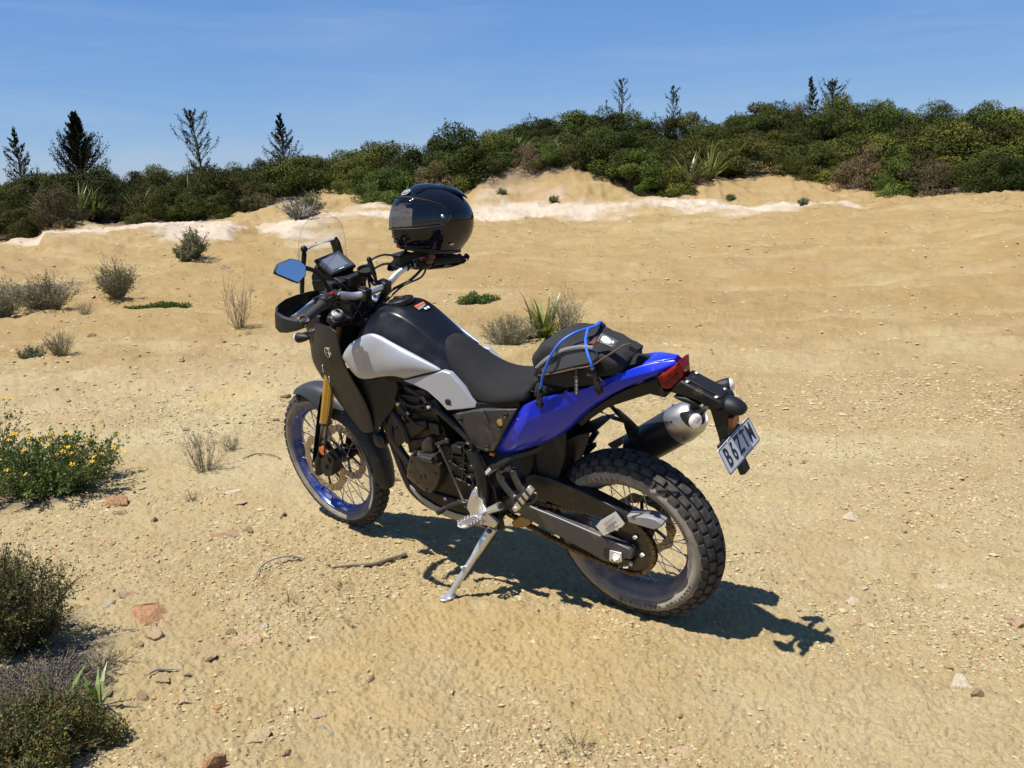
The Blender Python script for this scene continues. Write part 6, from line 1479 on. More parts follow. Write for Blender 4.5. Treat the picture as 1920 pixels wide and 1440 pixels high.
ov = Vector((-0.1793,0.089,1.0382)); m_ = MB(); m_.sphere((0, 0, 0), (.019, .009, .0008), 16); o = m_.build('tail_sticker', M_WHITE, bike); sp_, sn_ = stick(surf_of(bpy.data.objects['tail_deck']), (-0.1486,0.03,1.0243), .0014); sn_ = sn_ if sn_.z > 0 else -sn_; o.matrix_basis = frame_M(sp_, Vector((-.93, -.12, .33)) - sn_ * sn_.dot(Vector((-.93, -.12, .33))), sn_.cross(Vector((-.93, -.12, .33))))
# undertail
ut = [(0.1209,0.088,0.8043),(0.0743,0.084,0.8474),(0.0136,0.078,0.8923),(-0.0572,0.066,0.9345),(-0.1199,0.054,0.9613),(-0.1727,0.042,0.9826),(-0.1814,0.042,0.9597),(-0.1549,0.048,0.9293),(-0.0951,0.056,0.9063),(0.0039,0.066,0.8666),(0.0662,0.076,0.8228),(0.1089,0.084,0.7879)]
m_ = MB(); mu_ = [(x, -y, z) for x, y, z in ut]; m_.grid([ut, mu_], cv=True); m_.add(ut, [tuple(range(12))]); m_.add(mu_, [tuple(range(11, -1, -1))]); m_.build('undertail', M_PLASTIC, bike, bevel=.004)
m_ = MB(); m_.prism([(-0.1235,0.05,0.9618),(-0.181,0.05,0.9871),(-0.1859,0.05,0.9638),(-0.1969,0.05,0.9449),(-0.2169,0.05,0.9419),(-0.2017,0.05,0.9196),(-0.1479,0.05,0.9256)], (0, -.10, 0)); m_.build('tail_light_housing', M_PLASTIC, bike, bevel=.006, seg=3)
sd = [(-0.1846,0.056,0.9919),(-0.2469,0.04,1.037),(-0.2477,0.022,1.0438),(-0.2614,0.022,1.0183),(-0.2544,0.034,0.9777),(-0.2111,0.048,0.9495),(-0.1956,0.056,0.9566)]
rows = []
for k in (1, .6, 0, -.6, -1): rows.append([(p[0], p[1] * k, p[2]) for p in sd])
m_ = MB(); m_.grid(rows, cv=True); m_.add(rows[0], [tuple(range(6, -1, -1))]); m_.add(rows[-1], [tuple(range(7))])
tl = m_.build('tail_light', M_RED, bike, bevel=.004)
m_ = MB(); a_, b_ = Vector((-0.2028,0.0545,0.997)), Vector((-0.2472,0.042,1.0307)); m_.bar(a_, b_, .004, .010, up=(0, 0, 1)); m_.build('lens_rib', mat('bright_red_lens', (.42, .008, .012), rough=.2), tl, bevel=.001)
m_ = MB(); a_, b_ = Vector((-0.2063,0.053,0.9676)), Vector((-0.2506,0.04,1.0016)); m_.bar(a_, b_, .003, .006, up=(0, 0, 1)); m_.build('lens_rib', mat('dark_red_lens', (.05, .002, .003), rough=.2), tl, bevel=.001)
# plate bracket
m_ = MB()
m_.prism([(-.215, .046, .942), (-.258, .046, .985), (-.290, .046, .970), (-.385, .040, .925), (-.392, .040, .905), (-.345, .042, .893), (-.31, .046, .922), (-.24, .046, .936)], (0, -.092, 0))
m_.prism([(-.225, .052, .928), (-.27, .052, .930), (-.32, .046, .908), (-.30, .046, .902), (-.25, .050, .916)], (0, -.104, 0))
br = m_.build('plate_bracket', M_PLASTIC, bike, bevel=.006)
m_ = MB(); m_.prism([(-.262, .026, .988), (-.290, .026, .977), (-.378, .022, .934), (-.380, .022, .928), (-.28, .026, .970)], (0, -.052, 0)); m_.build('bracket_rib', M_PLASTIC, br, bevel=.004)
for x, y, z in ((-.276, .034, .980), (-.276, -.034, .980), (-.366, .030, .937), (-.366, -.030, .937)):
    m_ = MB(); m_.sphere((x, y, z), (.0075, .0075, .004), 10); m_.build('bracket_bolt', M_BRUSH, br)
m_ = MB(); rows = []
for x, hw, zt, zb in ((-.376, .037, .926, .880), (-.392, .038, .930, .878), (-.415, .036, .926, .874), (-.436, .029, .912, .874), (-.446, .017, .900, .880)):
    rows.append([(x, -hw, zb), (x, -hw, zb + (zt - zb) * .55), (x, -hw * .6, zt - .004), (x, 0, zt), (x, hw * .6, zt - .004), (x, hw, zb + (zt - zb) * .55), (x, hw, zb)])
m_.grid(rows, cv=True); m_.add(rows[0], [tuple(range(7))]); m_.add(rows[-1], [tuple(range(6, -1, -1))]); m_.build('plate_lamp_hood', M_PLASTIC, br, sub=1)
m_ = MB(); m_.prism([(-.340, .032, .900), (-.400, .032, .895), (-.392, .032, .83), (-.398, .032, .79), (-.40, .032, .74), (-.388, .032, .715), (-.372, .032, .72), (-.362, .032, .80)], (0, -.064, 0)); m_.box((-.395, 0, .765), (.012, .16, .07), Matrix.Rotation(R(24), 3, 'Y')); m_.build('plate_arm', M_PLASTIC, br, bevel=.004)
m_ = MB(); m_.box((-.402, 0, .850), (.018, .050, .034)); m_.build('plate_lamp', mat('amber_brown_plastic', (.26, .075, .02), rough=.4), br, bevel=.003)
m_ = MB(); m_.box((-0.4076,-0.03,0.6752), (.02, .045, .05), Matrix.Rotation(R(20), 3, 'Y')); m_.build('lower_reflector', M_PLASTIC, br, bevel=.004)
pc = Vector((-.4145, 0, .763)); pup = Vector((.035, 0, .079)).normalized(); prt = Vector((0, -1, 0)); Mp = frame_M(pc, prt, pup)
def rrect(w, h_, r, n=4):
    out = []
    for cx, cy, a0 in ((w / 2 - r, h_ / 2 - r, 0), (-w / 2 + r, h_ / 2 - r, 90), (-w / 2 + r, -h_ / 2 + r, 180), (w / 2 - r, -h_ / 2 + r, 270)):
        for k in range(n + 1): a = R(a0 + 90 * k / n); out.append((cx + r * math.cos(a), cy + r * math.sin(a), 0))
    return out
m_ = MB(); m_.prism(rrect(.240, .088, .008), (0, 0, .0025)); npl = m_.build('number_plate', M_PLATE, bike, bevel=.0006); npl.matrix_basis = Mp
o_, i_ = rrect(.236, .084, .007), rrect(.231, .079, .006)
m_ = MB(); m_.grid([[(x, y, .0030) for x, y, z in o_], [(x, y, .0030) for x, y, z in i_]], cv=True); m_.build('plate_border', M_PRINT, npl)
for k, ch in enumerate('B6ZTM'):
    text_mesh(ch, .084, M_PRINT, 'plate_letter', npl, Matrix.Translation((-.086 + .0425 * k + (.002 if k == 4 else 0), 0, .0030)), .0004, .66 if ch != 'M' else .60, .0016)
for x in (-.05, .05):
    m_ = MB(); m_.sphere((x, .036, .003), (.006, .006, .003), 8); m_.build('plate_screw', M_BRUSH, npl)
for s_ in (1, -1): signal((-.335, .03 * s_, .905), (-.335, .128 * s_, .901), (-1, .50 * s_, .02), r=.0250, ln=.062)

# ---- exhaust
ma = Vector((.10, -.195, .545)); mbv = Vector((-.105, -.20, .688)); mcv = Vector((-.182, -.203, .738)); md_ = (mbv - ma).normalized()
m_ = MB(); m_.tube([ma, ma + md_ * .03, mbv], [.045, .069, .069], 28); muf = m_.build('muffler', M_CAN, bike, bevel=.003)
m_ = MB(); dd = (mcv - mbv).length; m_.lathe([(.0698, -.004), (.0710, .004), (.0705, .02), (.063, dd * .75), (.050, dd), (.044, dd + .004), (.040, dd), (.038, dd - .03), (0, dd - .03)], mbv, md_, 36); m_.build('end_cap', M_ENDCAP, muf)
m_ = MB(); m_.lathe([(.018, dd - .02), (.018, dd + .004), (.016, dd + .004), (.016, dd - .03)], mbv + Vector((0, -.012, -.008)), md_, 18); m_.build('outlet', M_PRINT, muf)
for a in (-.6, .5, 1.6, 2.7):
    _, u_, v_ = basis(md_); p = mbv + md_ * .028 + (u_ * math.cos(a) + v_ * math.sin(a)) * .0695
    m_ = MB(); m_.sphere(p, .0045, 8); m_.build('rivet', M_STEEL, muf)
m_ = MB(); m_.tube([ma + md_ * .01, (.18, -.18, .50), (.30, -.15, .46), (.42, -.12, .40)], [.032, .026, .025, .025], 14, sm=4); m_.build('exhaust_pipe', M_STEEL, bike)
m_ = MB(); m_.prism([(.215, -.225, .548), (.135, -.232, .598), (.120, -.232, .580), (.19, -.225, .525)], (0, .01, 0)); 
for k in range(4): m_.cyl((.20 - .018 * k, -.234, .545 + .011 * k), (.20 - .018 * k, -.22, .545 + .011 * k), .005, 8)
m_.build('heat_shield', M_STEEL, bike, bevel=.002)
m_ = MB(); m_.tube([(0.0587,-0.02,0.8325),(0.0501,-0.06,0.7841),(0.0496,-0.12,0.7175),(0.0415,-0.15,0.6719)], [.013, .012, .013, .015], 8); m_.tube([(0.1167,-0.03,0.7971),(0.0837,-0.08,0.7466),(0.0628,-0.12,0.7155)], .008, 8); m_.prism([Vector(p) for p in [(0.0777,-0.14,0.7206),(0.044,-0.14,0.7129),(0.0219,-0.14,0.6822),(0.0326,-0.14,0.6287),(0.0621,-0.14,0.6368),(0.0738,-0.14,0.6826)]], (0, .012, 0)); m_.build('muffler_hanger', M_FRAME, bike, bevel=.002)
# right passenger peg and hanger
m_ = MB(); m_.prism([(0.331,-0.15,0.6031),(0.2956,-0.15,0.6134),(0.2633,-0.15,0.5754),(0.2185,-0.15,0.5921),(0.2164,-0.15,0.5744),(0.266,-0.15,0.5266),(0.2797,-0.15,0.5311),(0.3091,-0.15,0.5583),(0.3384,-0.15,0.5579)], (0, .016, 0)); hg_ = m_.build('peg_hanger', M_FRAME, bike, bevel=.003)
m_ = MB(); a_, b_ = Vector((0.2666,-0.165,0.5671)), Vector((0.2197,-0.165,0.6294)); m_.bar(a_, b_, .022, .012, up=(0, 1, 0))
for k in range(6): p = a_.lerp(b_, .1 + .16 * k); m_.box(p, (.024, .016, .005), Matrix.Rotation(R(-55), 3, 'Y'))
m_.build('passenger_peg', M_STEEL, hg_, bevel=.001)
# inner mudguard, airbox, shock
m_ = MB(); rows = []
for a in range(40, 151, 10):
    aa = R(a); rr = .385; rows.append([(rr * math.cos(aa) * .95 - .02 + .02, y, .36 + rr * math.sin(aa) * 1.08) for y in (-.075, -.05, 0, .05, .075)])
m_.grid(rows[:5]); 
m_.prism([(.255, .085, .85), (.17, .085, .80), (.195, .085, .66), (.26, .085, .52), (.33, .085, .46), (.40, .085, .55), (.40, .085, .85)], (0, -.17, 0)); m_.build('inner_mudguard', M_PLASTIC, bike, bevel=.004)
m_ = MB(); m_.prism([(.44, .095, .86), (.50, .095, .62), (.62, .10, .60), (.72, .10, .80), (.60, .09, .90)], (0, -.19, 0)); m_.build('airbox', M_PLASTIC, bike, bevel=.005)
m_ = MB(); m_.tube([(.36, 0, .44), (.43, 0, .74)], .03, 14)
for k in range(9): m_.lathe([(.034, -.006), (.042, 0), (.034, .006)], (.37 + .006 * k, 0, .48 + .026 * k), (.07, 0, .3), 16)
m_.build('rear_shock', M_STEEL, bike)
m_ = MB(); m_.tube([(.33, .06, .66), (.345, .065, .56)], .028, 14); m_.build('shock_reservoir', M_ENG, bike)
# ---- frame tubes
m_ = MB()
for s_ in (1, -1):
    Y = .11 * s_
    m_.tube([(1.12, .05 * s_, 1.00), (1.00, .10 * s_, .90), (.82, Y, .83), (.66, .125 * s_, .74), (.55, .125 * s_, .64)], .017, 10, sm=4)
    m_.tube([(1.14, .05 * s_, .90), (1.06, .10 * s_, .66), (1.01, .115 * s_, .45), (.97, .115 * s_, .36), (.86, .11 * s_, .305), (.62, .11 * s_, .30)], .017, 10, sm=4)
    m_.tube([(1.00, .10 * s_, .90), (.98, .11 * s_, .72), (1.03, .11 * s_, .56)], .013, 10, sm=3)
    m_.tube([(.82, Y, .83), (.92, .11 * s_, .68)], .012, 10)
    m_.tube([(.66, .11 * s_, .76), (.40, .10 * s_, .83), (.10, .06 * s_, .90), (-.12, .025 * s_, .955)], .014, 10, sm=4)
    m_.tube([Vector(p) * 1 if s_ > 0 else Vector((p[0], -p[1], p[2])) for p in [(0.5717,0.135,0.4783),(0.553,0.135,0.5266),(0.5102,0.135,0.5696),(0.4373,0.13,0.6124),(0.3996,0.115,0.6358),(0.3332,0.085,0.6561),(0.249,0.06,0.701)]], [.018, .0185, .0165, .0155, .014, .014, .013], 12, sm=3)
frame = m_.build('frame', M_FRAME, bike)
m_ = MB(); a_, b_ = Vector((0.5264,0.1535,0.5583)), Vector((0.4951,0.153,0.5869)); m_.bar(a_, b_, .012, .0016, up=(0, 1, .2)); m_.build('frame_sticker', M_WHITE, frame)
m_ = MB(); m_.tube([(0.5843,0.145,0.6588),(0.5578,0.15,0.6119),(0.5453,0.15,0.5434),(0.5594,0.148,0.4649),(0.5829,0.14,0.4003)], [.022, .024, .026, .025, .022], 14, sm=4)
for px in [(0.5795,0.15,0.6623),(0.6065,0.15,0.5148)]: m_.lathe([(.024, -.01), (.024, .012), (.019, .015), (.015, .012), (.015, -.006), (0, -.006)], px, (0, 1, 0), 20)
m_.prism([(0.6232,0.135,0.6605),(0.5735,0.135,0.6397),(0.5632,0.135,0.5616),(0.5829,0.135,0.4523),(0.6251,0.135,0.4072),(0.6381,0.135,0.4881),(0.6315,0.135,0.5717)], (0, -.02, 0))
piv = m_.build('pivot_casting', M_ENG, frame, bevel=.003)
for px in [(0.5745,0.166,0.5855)]: m_ = MB(); m_.sphere(px, (.010, .006, .010), 10); m_.build('pivot_bolt', M_STEEL, piv)
# ---- engine
m_ = MB(); m_.prism([(.52, .125, .34), (.52, .125, .48), (.60, .125, .60), (.72, .125, .63), (.84, .125, .60), (.945, .125, .50), (.965, .125, .40), (.88, .125, .315), (.66, .125, .30)], (0, -.25, 0))
m_.prism([(.70, .115, .60), (.78, .12, .86), (.94, .12, .83), (.95, .115, .55)], (0, -.23, 0))
for k in range(5): m_.box((.83 + .012 * k, 0, .64 + .035 * k), (.20, .245, .008), Matrix.Rotation(R(14), 3, 'Y'))
m_.box((.86, .10, .80), (.10, .06, .06)); m_.box((.76, .11, .70), (.05, .05, .05))
eng = m_.build('engine', M_ENG, bike, bevel=.008)
egg = [(0.9511,0.15,0.4623),(0.9328,0.15,0.5154),(0.9039,0.15,0.5648),(0.8767,0.15,0.589),(0.8433,0.15,0.5854),(0.7613,0.15,0.5978),(0.7563,0.15,0.5324),(0.7619,0.15,0.5001),(0.7961,0.15,0.4445),(0.8333,0.15,0.412),(0.8751,0.15,0.418),(0.9177,0.15,0.444)]
m_ = MB(); cen = sum((Vector(p) for p in egg), Vector()) / len(egg)
lay = []
for k, dy in ((1.06, -.035), (1.04, 0), (.97, .010), (.80, .016), (.45, .019)): lay.append([tuple(cen + (Vector(p) - cen) * k + Vector((0, dy, 0))) for p in egg])
m_.grid(lay, cv=True); m_.add(lay[-1], [tuple(range(len(egg)))])
m_.tube([(0.8765,0.15,0.5794),(0.8258,0.165,0.5798),(0.7691,0.166,0.579)], [.012, .014, .013], 10)
m_.lathe([(.022, -.01), (.022, .004), (.018, .006), (.014, .003), (.006, .003), (.005, -.002), (0, -.002)], (0.8494,0.168,0.495), (0, 1, 0), 24)
sc_ = m_.build('stator_cover', M_BRONZE, eng, ang=35)
m_ = MB(); m_.cyl((0.787,0.165,0.5774), (0.7588,0.172,0.577), .011, 14); m_.build('filler_plug', M_PRINT, sc_)
for px in [(0.7746,0.166,0.516),(0.894,0.166,0.5485),(0.7401,0.166,0.5632),(0.8427,0.166,0.4315),(0.8856,0.166,0.4547),(0.8672,0.166,0.5919),(0.9173,0.166,0.4976)]:
    m_ = MB(); m_.lathe([(.0065, -.012), (.0065, .002), (.0055, .003), (0, .002)], px, (0, 1, 0), 8); m_.build('cover_bolt', M_STEEL, sc_)
m_ = MB(); lobe = [(0.8535,0.14,0.5807),(0.8294,0.14,0.6373),(0.8033,0.14,0.6604),(0.7851,0.14,0.6658),(0.7707,0.14,0.6472),(0.7763,0.14,0.5945)]; cen = sum((Vector(p) for p in lobe), Vector()) / 6
lay = [[tuple(cen + (Vector(p) - cen) * k + Vector((0, dy, 0))) for p in lobe] for k, dy in ((1.05, -.03), (1.0, .0), (.85, .010), (.45, .014))]
m_.grid(lay, cv=True); m_.add(lay[-1], [tuple(range(6))]); m_.build('cam_chain_cover', M_BRONZE, eng)
# ribbed sprocket cover
m_ = MB(); m_.prism([(0.7149,0.138,0.6045),(0.6836,0.138,0.6425),(0.6549,0.138,0.6612),(0.6077,0.138,0.6715),(0.5825,0.138,0.6465),(0.5753,0.138,0.5885),(0.5907,0.138,0.4996),(0.6189,0.138,0.4463),(0.6468,0.138,0.4642),(0.7171,0.138,0.5096),(0.7275,0.138,0.5552)], (0, -.03, 0)); scov = m_.build('sprocket_cover', M_ENG, eng, bevel=.004)
m_ = MB()
for a_, b_ in (((842, 853), (873, 858)), ((848, 880), (876, 866)), ((842, 862), (880, 893)), ((848, 893), (878, 906)), ((846, 872), (874, 881)), ((850, 838), (846, 893)), ((872, 834), (868, 900))):
    pass
ribs = [((0.7013,0.142,0.6021), (0.6176,0.142,0.6058)), ((0.7009,0.142,0.5387), (0.614,0.142,0.588)), ((0.7068,0.142,0.58), (0.6186,0.142,0.5243)), ((0.7091,0.142,0.5062), (0.6318,0.142,0.491)), ((0.7017,0.142,0.5575), (0.6282,0.142,0.5505)), ((0.6696,0.142,0.6424), (0.7149,0.142,0.5051)), ((0.6066,0.142,0.6625), (0.6564,0.142,0.5002))]
for a_, b_ in ribs: m_.bar(a_, b_, .008, .012, up=(0, 1, 0))
m_.box((0.6457,0.146,0.6395), (.05, .016, .03)); m_.build('cover_rib', M_FRAME, scov, bevel=.0015)
# throttle bodies, wiring, injectors: the dark works under the tank
m_ = MB()
rr_ = random.Random(5)
for (a, b_, c_), s_ in (((.86, .10, .90), (.08, .05, .06)), ((.80, .09, .83), (.07, .05, .05)), ((.93, .11, .78), (.06, .04, .10)), ((.74, .10, .79), (.05, .05, .06)), ((.98, .10, .70), (.05, .05, .12))): m_.box((a, b_, c_), s_, Matrix.Rotation(rr_.uniform(-.5, .5), 3, 'Y'))
m_.tube([(.99, .13, .86), (.92, .145, .80), (.86, .14, .72), (.80, .135, .70)], .008, 8, sm=5); m_.tube([(.95, .125, .84), (.86, .14, .79), (.76, .135, .80), (.70, .12, .74)], .006, 8, sm=5); m_.tube([(1.0, .12, .76), (.93, .14, .70), (.91, .14, .62)], .014, 10, sm=5)
m_.build('wiring_loom', M_HOSE, bike, bevel=.003)
for px, s_, mm in (((0.906,0.15,0.7959), (.020, .014, .012), M_OLIVE), ((0.7552,0.15,0.8344), (.016, .014, .028), M_STEEL), ((0.7443,0.15,0.8047), (.014, .012, .012), M_STICKER), ((0.9057,0.14,0.7309), (.014, .012, .016), M_STEEL), ((0.879,0.14,0.7534), (.010, .01, .014), M_STICKER)):
    m_ = MB(); m_.box(px, s_, Matrix.Rotation(.5, 3, 'Y')); m_.build('wire_connector', mm, bike, bevel=.002)
# cylinder head side block and oil cooler stay
m_ = MB(); m_.prism([(0.9842,0.14,0.6642),(0.897,0.14,0.7111),(0.7944,0.14,0.7337),(0.7901,0.14,0.709),(0.8274,0.14,0.6752),(0.9278,0.14,0.6254),(0.9851,0.14,0.5816),(0.998,0.14,0.6087)], (0, -.03, 0)); m_.build('head_cover', M_ENG, eng, bevel=.006)
# radiator, shroud, horn
m_ = MB(); m_.box((1.06, 0, .80), (.035, .25, .30), Matrix.Rotation(R(-14), 3, 'Y')); rad = m_.build('radiator', M_PLASTIC, bike, bevel=.004)
m_ = MB()
for k in range(22): m_.box((1.085 - .0029 * (k - 11) * -1, 0, .67 + .0125 * k), (.012, .23, .004))
m_.build('radiator_fin', M_STEEL, rad)
m_ = MB(); m_.prism([(1.159,0.148,0.9192),(1.1271,0.148,0.8854),(1.0682,0.148,0.8783),(1.0044,0.148,0.8903),(0.9481,0.148,0.9014),(0.8959,0.148,0.903),(0.8894,0.148,0.8678),(0.9406,0.148,0.774),(1.0145,0.148,0.7066),(1.0736,0.148,0.654),(1.1077,0.148,0.6633),(1.1314,0.148,0.7616),(1.1638,0.148,0.86)], (0, -.012, 0)); both(m_, 'radiator_shroud', M_PLASTIC, bevel=.004)
m_ = MB(); m_.lathe([(0, .022), (.012, .022), (.026, .018), (.034, .010), (.036, 0), (.034, -.02), (0, -.022)], (1.1171,0.105,0.5806), (.15, 1, 0), 28); m_.tube([(1.1351,0.09,0.57), (1.1106,0.08,0.6292)], .010, 8); m_.build('horn', M_HOSE, bike)
m_ = MB(); m_.lathe([(.0345, .0105), (.0365, .008), (.0365, .004)], (1.1165,0.1055,0.581), (.15, 1, 0), 28); m_.build('horn_ring', M_STEEL, bike)
m_ = MB(); m_.tube([(1.00, .10, .74), (1.02, .12, .64), (.98, .125, .55), (.94, .12, .50)], .017, 12, sm=6); m_.build('coolant_hose', M_HOSE, bike)
# left side cover
m_ = MB(); m_.prism([(0.636,0.148,0.7881),(0.4907,0.15,0.8274),(0.325,0.148,0.8521),(0.3951,0.148,0.762),(0.4727,0.142,0.659),(0.5094,0.14,0.647),(0.5657,0.142,0.6605),(0.6003,0.146,0.7395)], (0, -.03, 0)); scv = both(m_, 'side_cover', mat('dark_grey_plastic', (0.034, 0.034, 0.036), rough=.42, var=.1, bump=.15, bscale=700, dust=.22, dscale=7), bevel=.004)[0]
m_ = MB(); m_.prism([(0.4949,0.152,0.8235),(0.4741,0.152,0.8286),(0.4542,0.153,0.783),(0.4709,0.1525,0.7759)], (0, .004, 0)); m_.build('cover_crease', scv.data.materials[0], scv, bevel=.002)
for (px, mm, r_) in (((0.3739,0.152,0.8262), M_STEEL, .009), ((0.4148,0.151,0.7711), M_STEEL, .008), ((0.4934,0.146,0.6752), M_STEEL, .009), ((0.5966,0.15,0.7729), M_PRINT, .009)):
    m_ = MB(); m_.lathe([(r_, -.004), (r_, .004), (r_ * .7, .006), (r_ * .5, .002), (0, .002)], px, (0, 1, 0), 12); m_.build('cover_bolt', mm, scv)
lk = Vector((0.4048,0.152,0.7922)); m_ = MB(); m_.lathe([(.0125, -.004), (.0125, .004), (.010, .006), (0, .006)], lk, (0, 1, 0), 18); m_.build('seat_lock', mat('brass', (.55, .43, .16), rough=.35, metal=.9), scv)
m_ = MB(); m_.box((0.4914,0.13,0.6382), (.02, .012, .012)); m_.build('clip', M_ORANGE, bike, bevel=.002)
# ---- swingarm, chain, guards
arm = [(0.4317,0.112,0.4508),(0.3951,0.112,0.4357),(0.3584,0.112,0.4231),(0.2656,0.112,0.408),(0.1496,0.112,0.3861),(0.055,0.112,0.3673),(-0.0363,0.112,0.3469),(-0.0471,0.112,0.3321),(-0.0371,0.112,0.3026),(-0.0135,0.112,0.3005),(0.0388,0.112,0.2631),(0.0827,0.112,0.2646),(0.1552,0.112,0.2908),(0.2795,0.112,0.3282),(0.3708,0.112,0.3571),(0.4403,0.112,0.3831)]
m_ = MB(); m_.prism(arm, (0, -.034, 0)); m_.prism([(p[0], -.078, p[2]) for p in arm], (0, -.034, 0))
m_.tube([(.47, .10, .40), (.47, -.10, .40)], .035, 16); m_.box((.36, 0, .42), (.09, .17, .075))
sw_ = m_.build('swingarm', M_SWING, bike, bevel=.005, seg=3)
m_ = MB(); m_.prism([(0.07,0.1125,0.321),(0.0531,0.1125,0.3322),(0.037,0.1125,0.323),(0.0437,0.1125,0.2895),(0.0603,0.1125,0.2803),(0.074,0.1125,0.2925)], (0, .0012, 0)); m_.build('adjuster_slot', M_PRINT, sw_)
m_ = MB(); m_.prism([(0.0434,0.1125,0.3236),(-0.0042,0.1125,0.3252),(-0.0016,0.1125,0.2885),(0.015,0.1125,0.277),(0.0518,0.1125,0.2781)], (0, .004, 0)); m_.build('chain_adjuster', M_STICKER, sw_, bevel=.001)
ax = Vector((0.0223,0.1165,0.3026)); m_ = MB(); m_.cyl(ax, ax + Vector((0, .003, 0)), .0155, 20); m_.cyl(ax + Vector((0, .003, 0)), ax + Vector((0, .014, 0)), .0135, 6); m_.cyl(ax + Vector((0, .014, 0)), ax + Vector((0, .022, 0)), .008, 14); m_.cyl(ax + Vector((0, .022, 0)), ax + Vector((0, .0225, 0)), .004, 10, 1); m_.build('axle_nut', [M_CHROME, M_PRINT], sw_, bevel=.001)
m_ = MB(); m_.cyl((0.0202,0.108,0.2566), (-0.0194,0.108,0.2633), .004, 8); m_.cyl((-0.0019,0.108,0.2606), (-0.0149,0.108,0.2621), .007, 6); m_.build('adjuster_bolt', M_STICKER, sw_)
m_ = MB(); m_.prism([(0.3808,0.098,0.5475),(0.3415,0.098,0.5643),(0.2491,0.098,0.5562),(0.1395,0.098,0.5353),(0.0355,0.098,0.504),(-0.0367,0.098,0.4777),(-0.0328,0.098,0.4466),(0.0446,0.098,0.4388),(0.1541,0.098,0.4416),(0.2672,0.098,0.4516),(0.3597,0.098,0.4677),(0.3909,0.098,0.4954)], (0, -.05, 0)); cg = m_.build('chain_guard', M_FRAME, bike, bevel=.004)
m_ = MB(); m_.prism([(-0.0334,0.1,0.4759),(-0.1126,0.1,0.4883),(-0.1457,0.102,0.489),(-0.1729,0.104,0.4759),(-0.1677,0.104,0.4641),(-0.138,0.104,0.4462),(-0.1101,0.104,0.4477),(-0.041,0.104,0.4522)], (0, -.05, .0)); m_.build('guard_tip', mat('sunlit_guard_grey', (.17, .17, .17), rough=.5, dust=.25), cg, bevel=.004)  # grey base colour paints in sunlight on the black guard's rear end
m_ = MB(); m_.prism([(0.0876,0.116,0.4129),(0.0664,0.112,0.4399),(0.0041,0.105,0.4873),(-0.028,0.108,0.4472),(-0.0168,0.11,0.4327),(0.0579,0.118,0.3838)], (0, -.002, 0)); stk = m_.build('chain_label', M_STICKER, cg)
stq = [Vector(p) for p in [(0.0771,0.1185,0.4148),(0.0035,0.109,0.4748),(-0.0195,0.112,0.4455),(0.051,0.12,0.3934)]]
m_ = MB()
for k in range(5):
    t0 = .12 + .18 * k; a_, b_ = stq[0].lerp(stq[3], t0), stq[1].lerp(stq[2], t0); a_, b_ = a_.lerp(b_, .30 if k < 4 else .05), a_.lerp(b_, (.92, .75, .88, .60, .55)[k]); m_.bar(a_ + Vector((0, .002, .001)), b_ + Vector((0, .002, .001)), .0012, .003, up=(0, 0, 1))
m_.build('label_print', mat('label_grey_print', (.25, .24, .24), rough=.6), cg)
# chain: closed loop round both sprockets
cl = []; cr, fr2 = .116, .034; fcx, fcz = .535, .385; rcx, rcz = 0, .334
for k in range(21): a = R(97) + (R(262) - R(97)) * k / 20; cl.append((rcx + cr * math.cos(a), rcz + cr * math.sin(a)))
for k in range(1, 16): t = k / 16; x0, z0 = cl[20]; cl.append((x0 + (fcx - x0) * t, z0 + (fcz - fr2 - z0) * t - .022 * math.sin(math.pi * t)))
for k in range(9): a = R(-98) + R(195) * k / 8; cl.append((fcx + fr2 * math.cos(a), fcz + fr2 * math.sin(a)))
x1, z1 = cl[-1]; x0, z0 = cl[0]
for k in range(1, 16): t = k / 16; cl.append((x1 + (x0 - x1) * t, z1 + (z0 - z1) * t))
cp = [Vector((x, .078, z)) for x, z in cl]; cum = [0]
for i in range(len(cp)): cum.append(cum[-1] + (cp[(i + 1) % len(cp)] - cp[i]).length)
nl = 110; m_ = MB(); pin = []
for k in range(nl):
    s_ = cum[-1] * k / nl; i = max(j for j in range(len(cp)) if cum[j] <= s_ + 1e-9); t = (s_ - cum[i]) / max(1e-9, cum[i + 1] - cum[i]); pin.append(cp[i].lerp(cp[(i + 1) % len(cp)], t))
for k in range(nl):
    a_, b_ = pin[k], pin[(k + 1) % nl]; d_ = (b_ - a_).normalized() * .004
    for y in ((-.0095, .0095) if k % 2 else (-.0065, .0065)): m_.bar(a_ - d_ + Vector((0, y, 0)), b_ + d_ + Vector((0, y, 0)), .002, .0145, up=(0, 0, 1))
    m_.cyl(a_ - Vector((0, .012, 0)), a_ + Vector((0, .012, 0)), .0052, 6)
tag(m_.build('chain', M_CHAIN, bike), kind='stuff')
m_ = MB(); m_.prism([(0.4922,0.1,0.3203),(0.4406,0.1,0.3615),(0.3989,0.1,0.3572),(0.3985,0.1,0.3335),(0.4383,0.1,0.3093),(0.4856,0.1,0.3025)], (0, -.04, 0)); m_.build('chain_slider', M_BRASS, bike, bevel=.004)
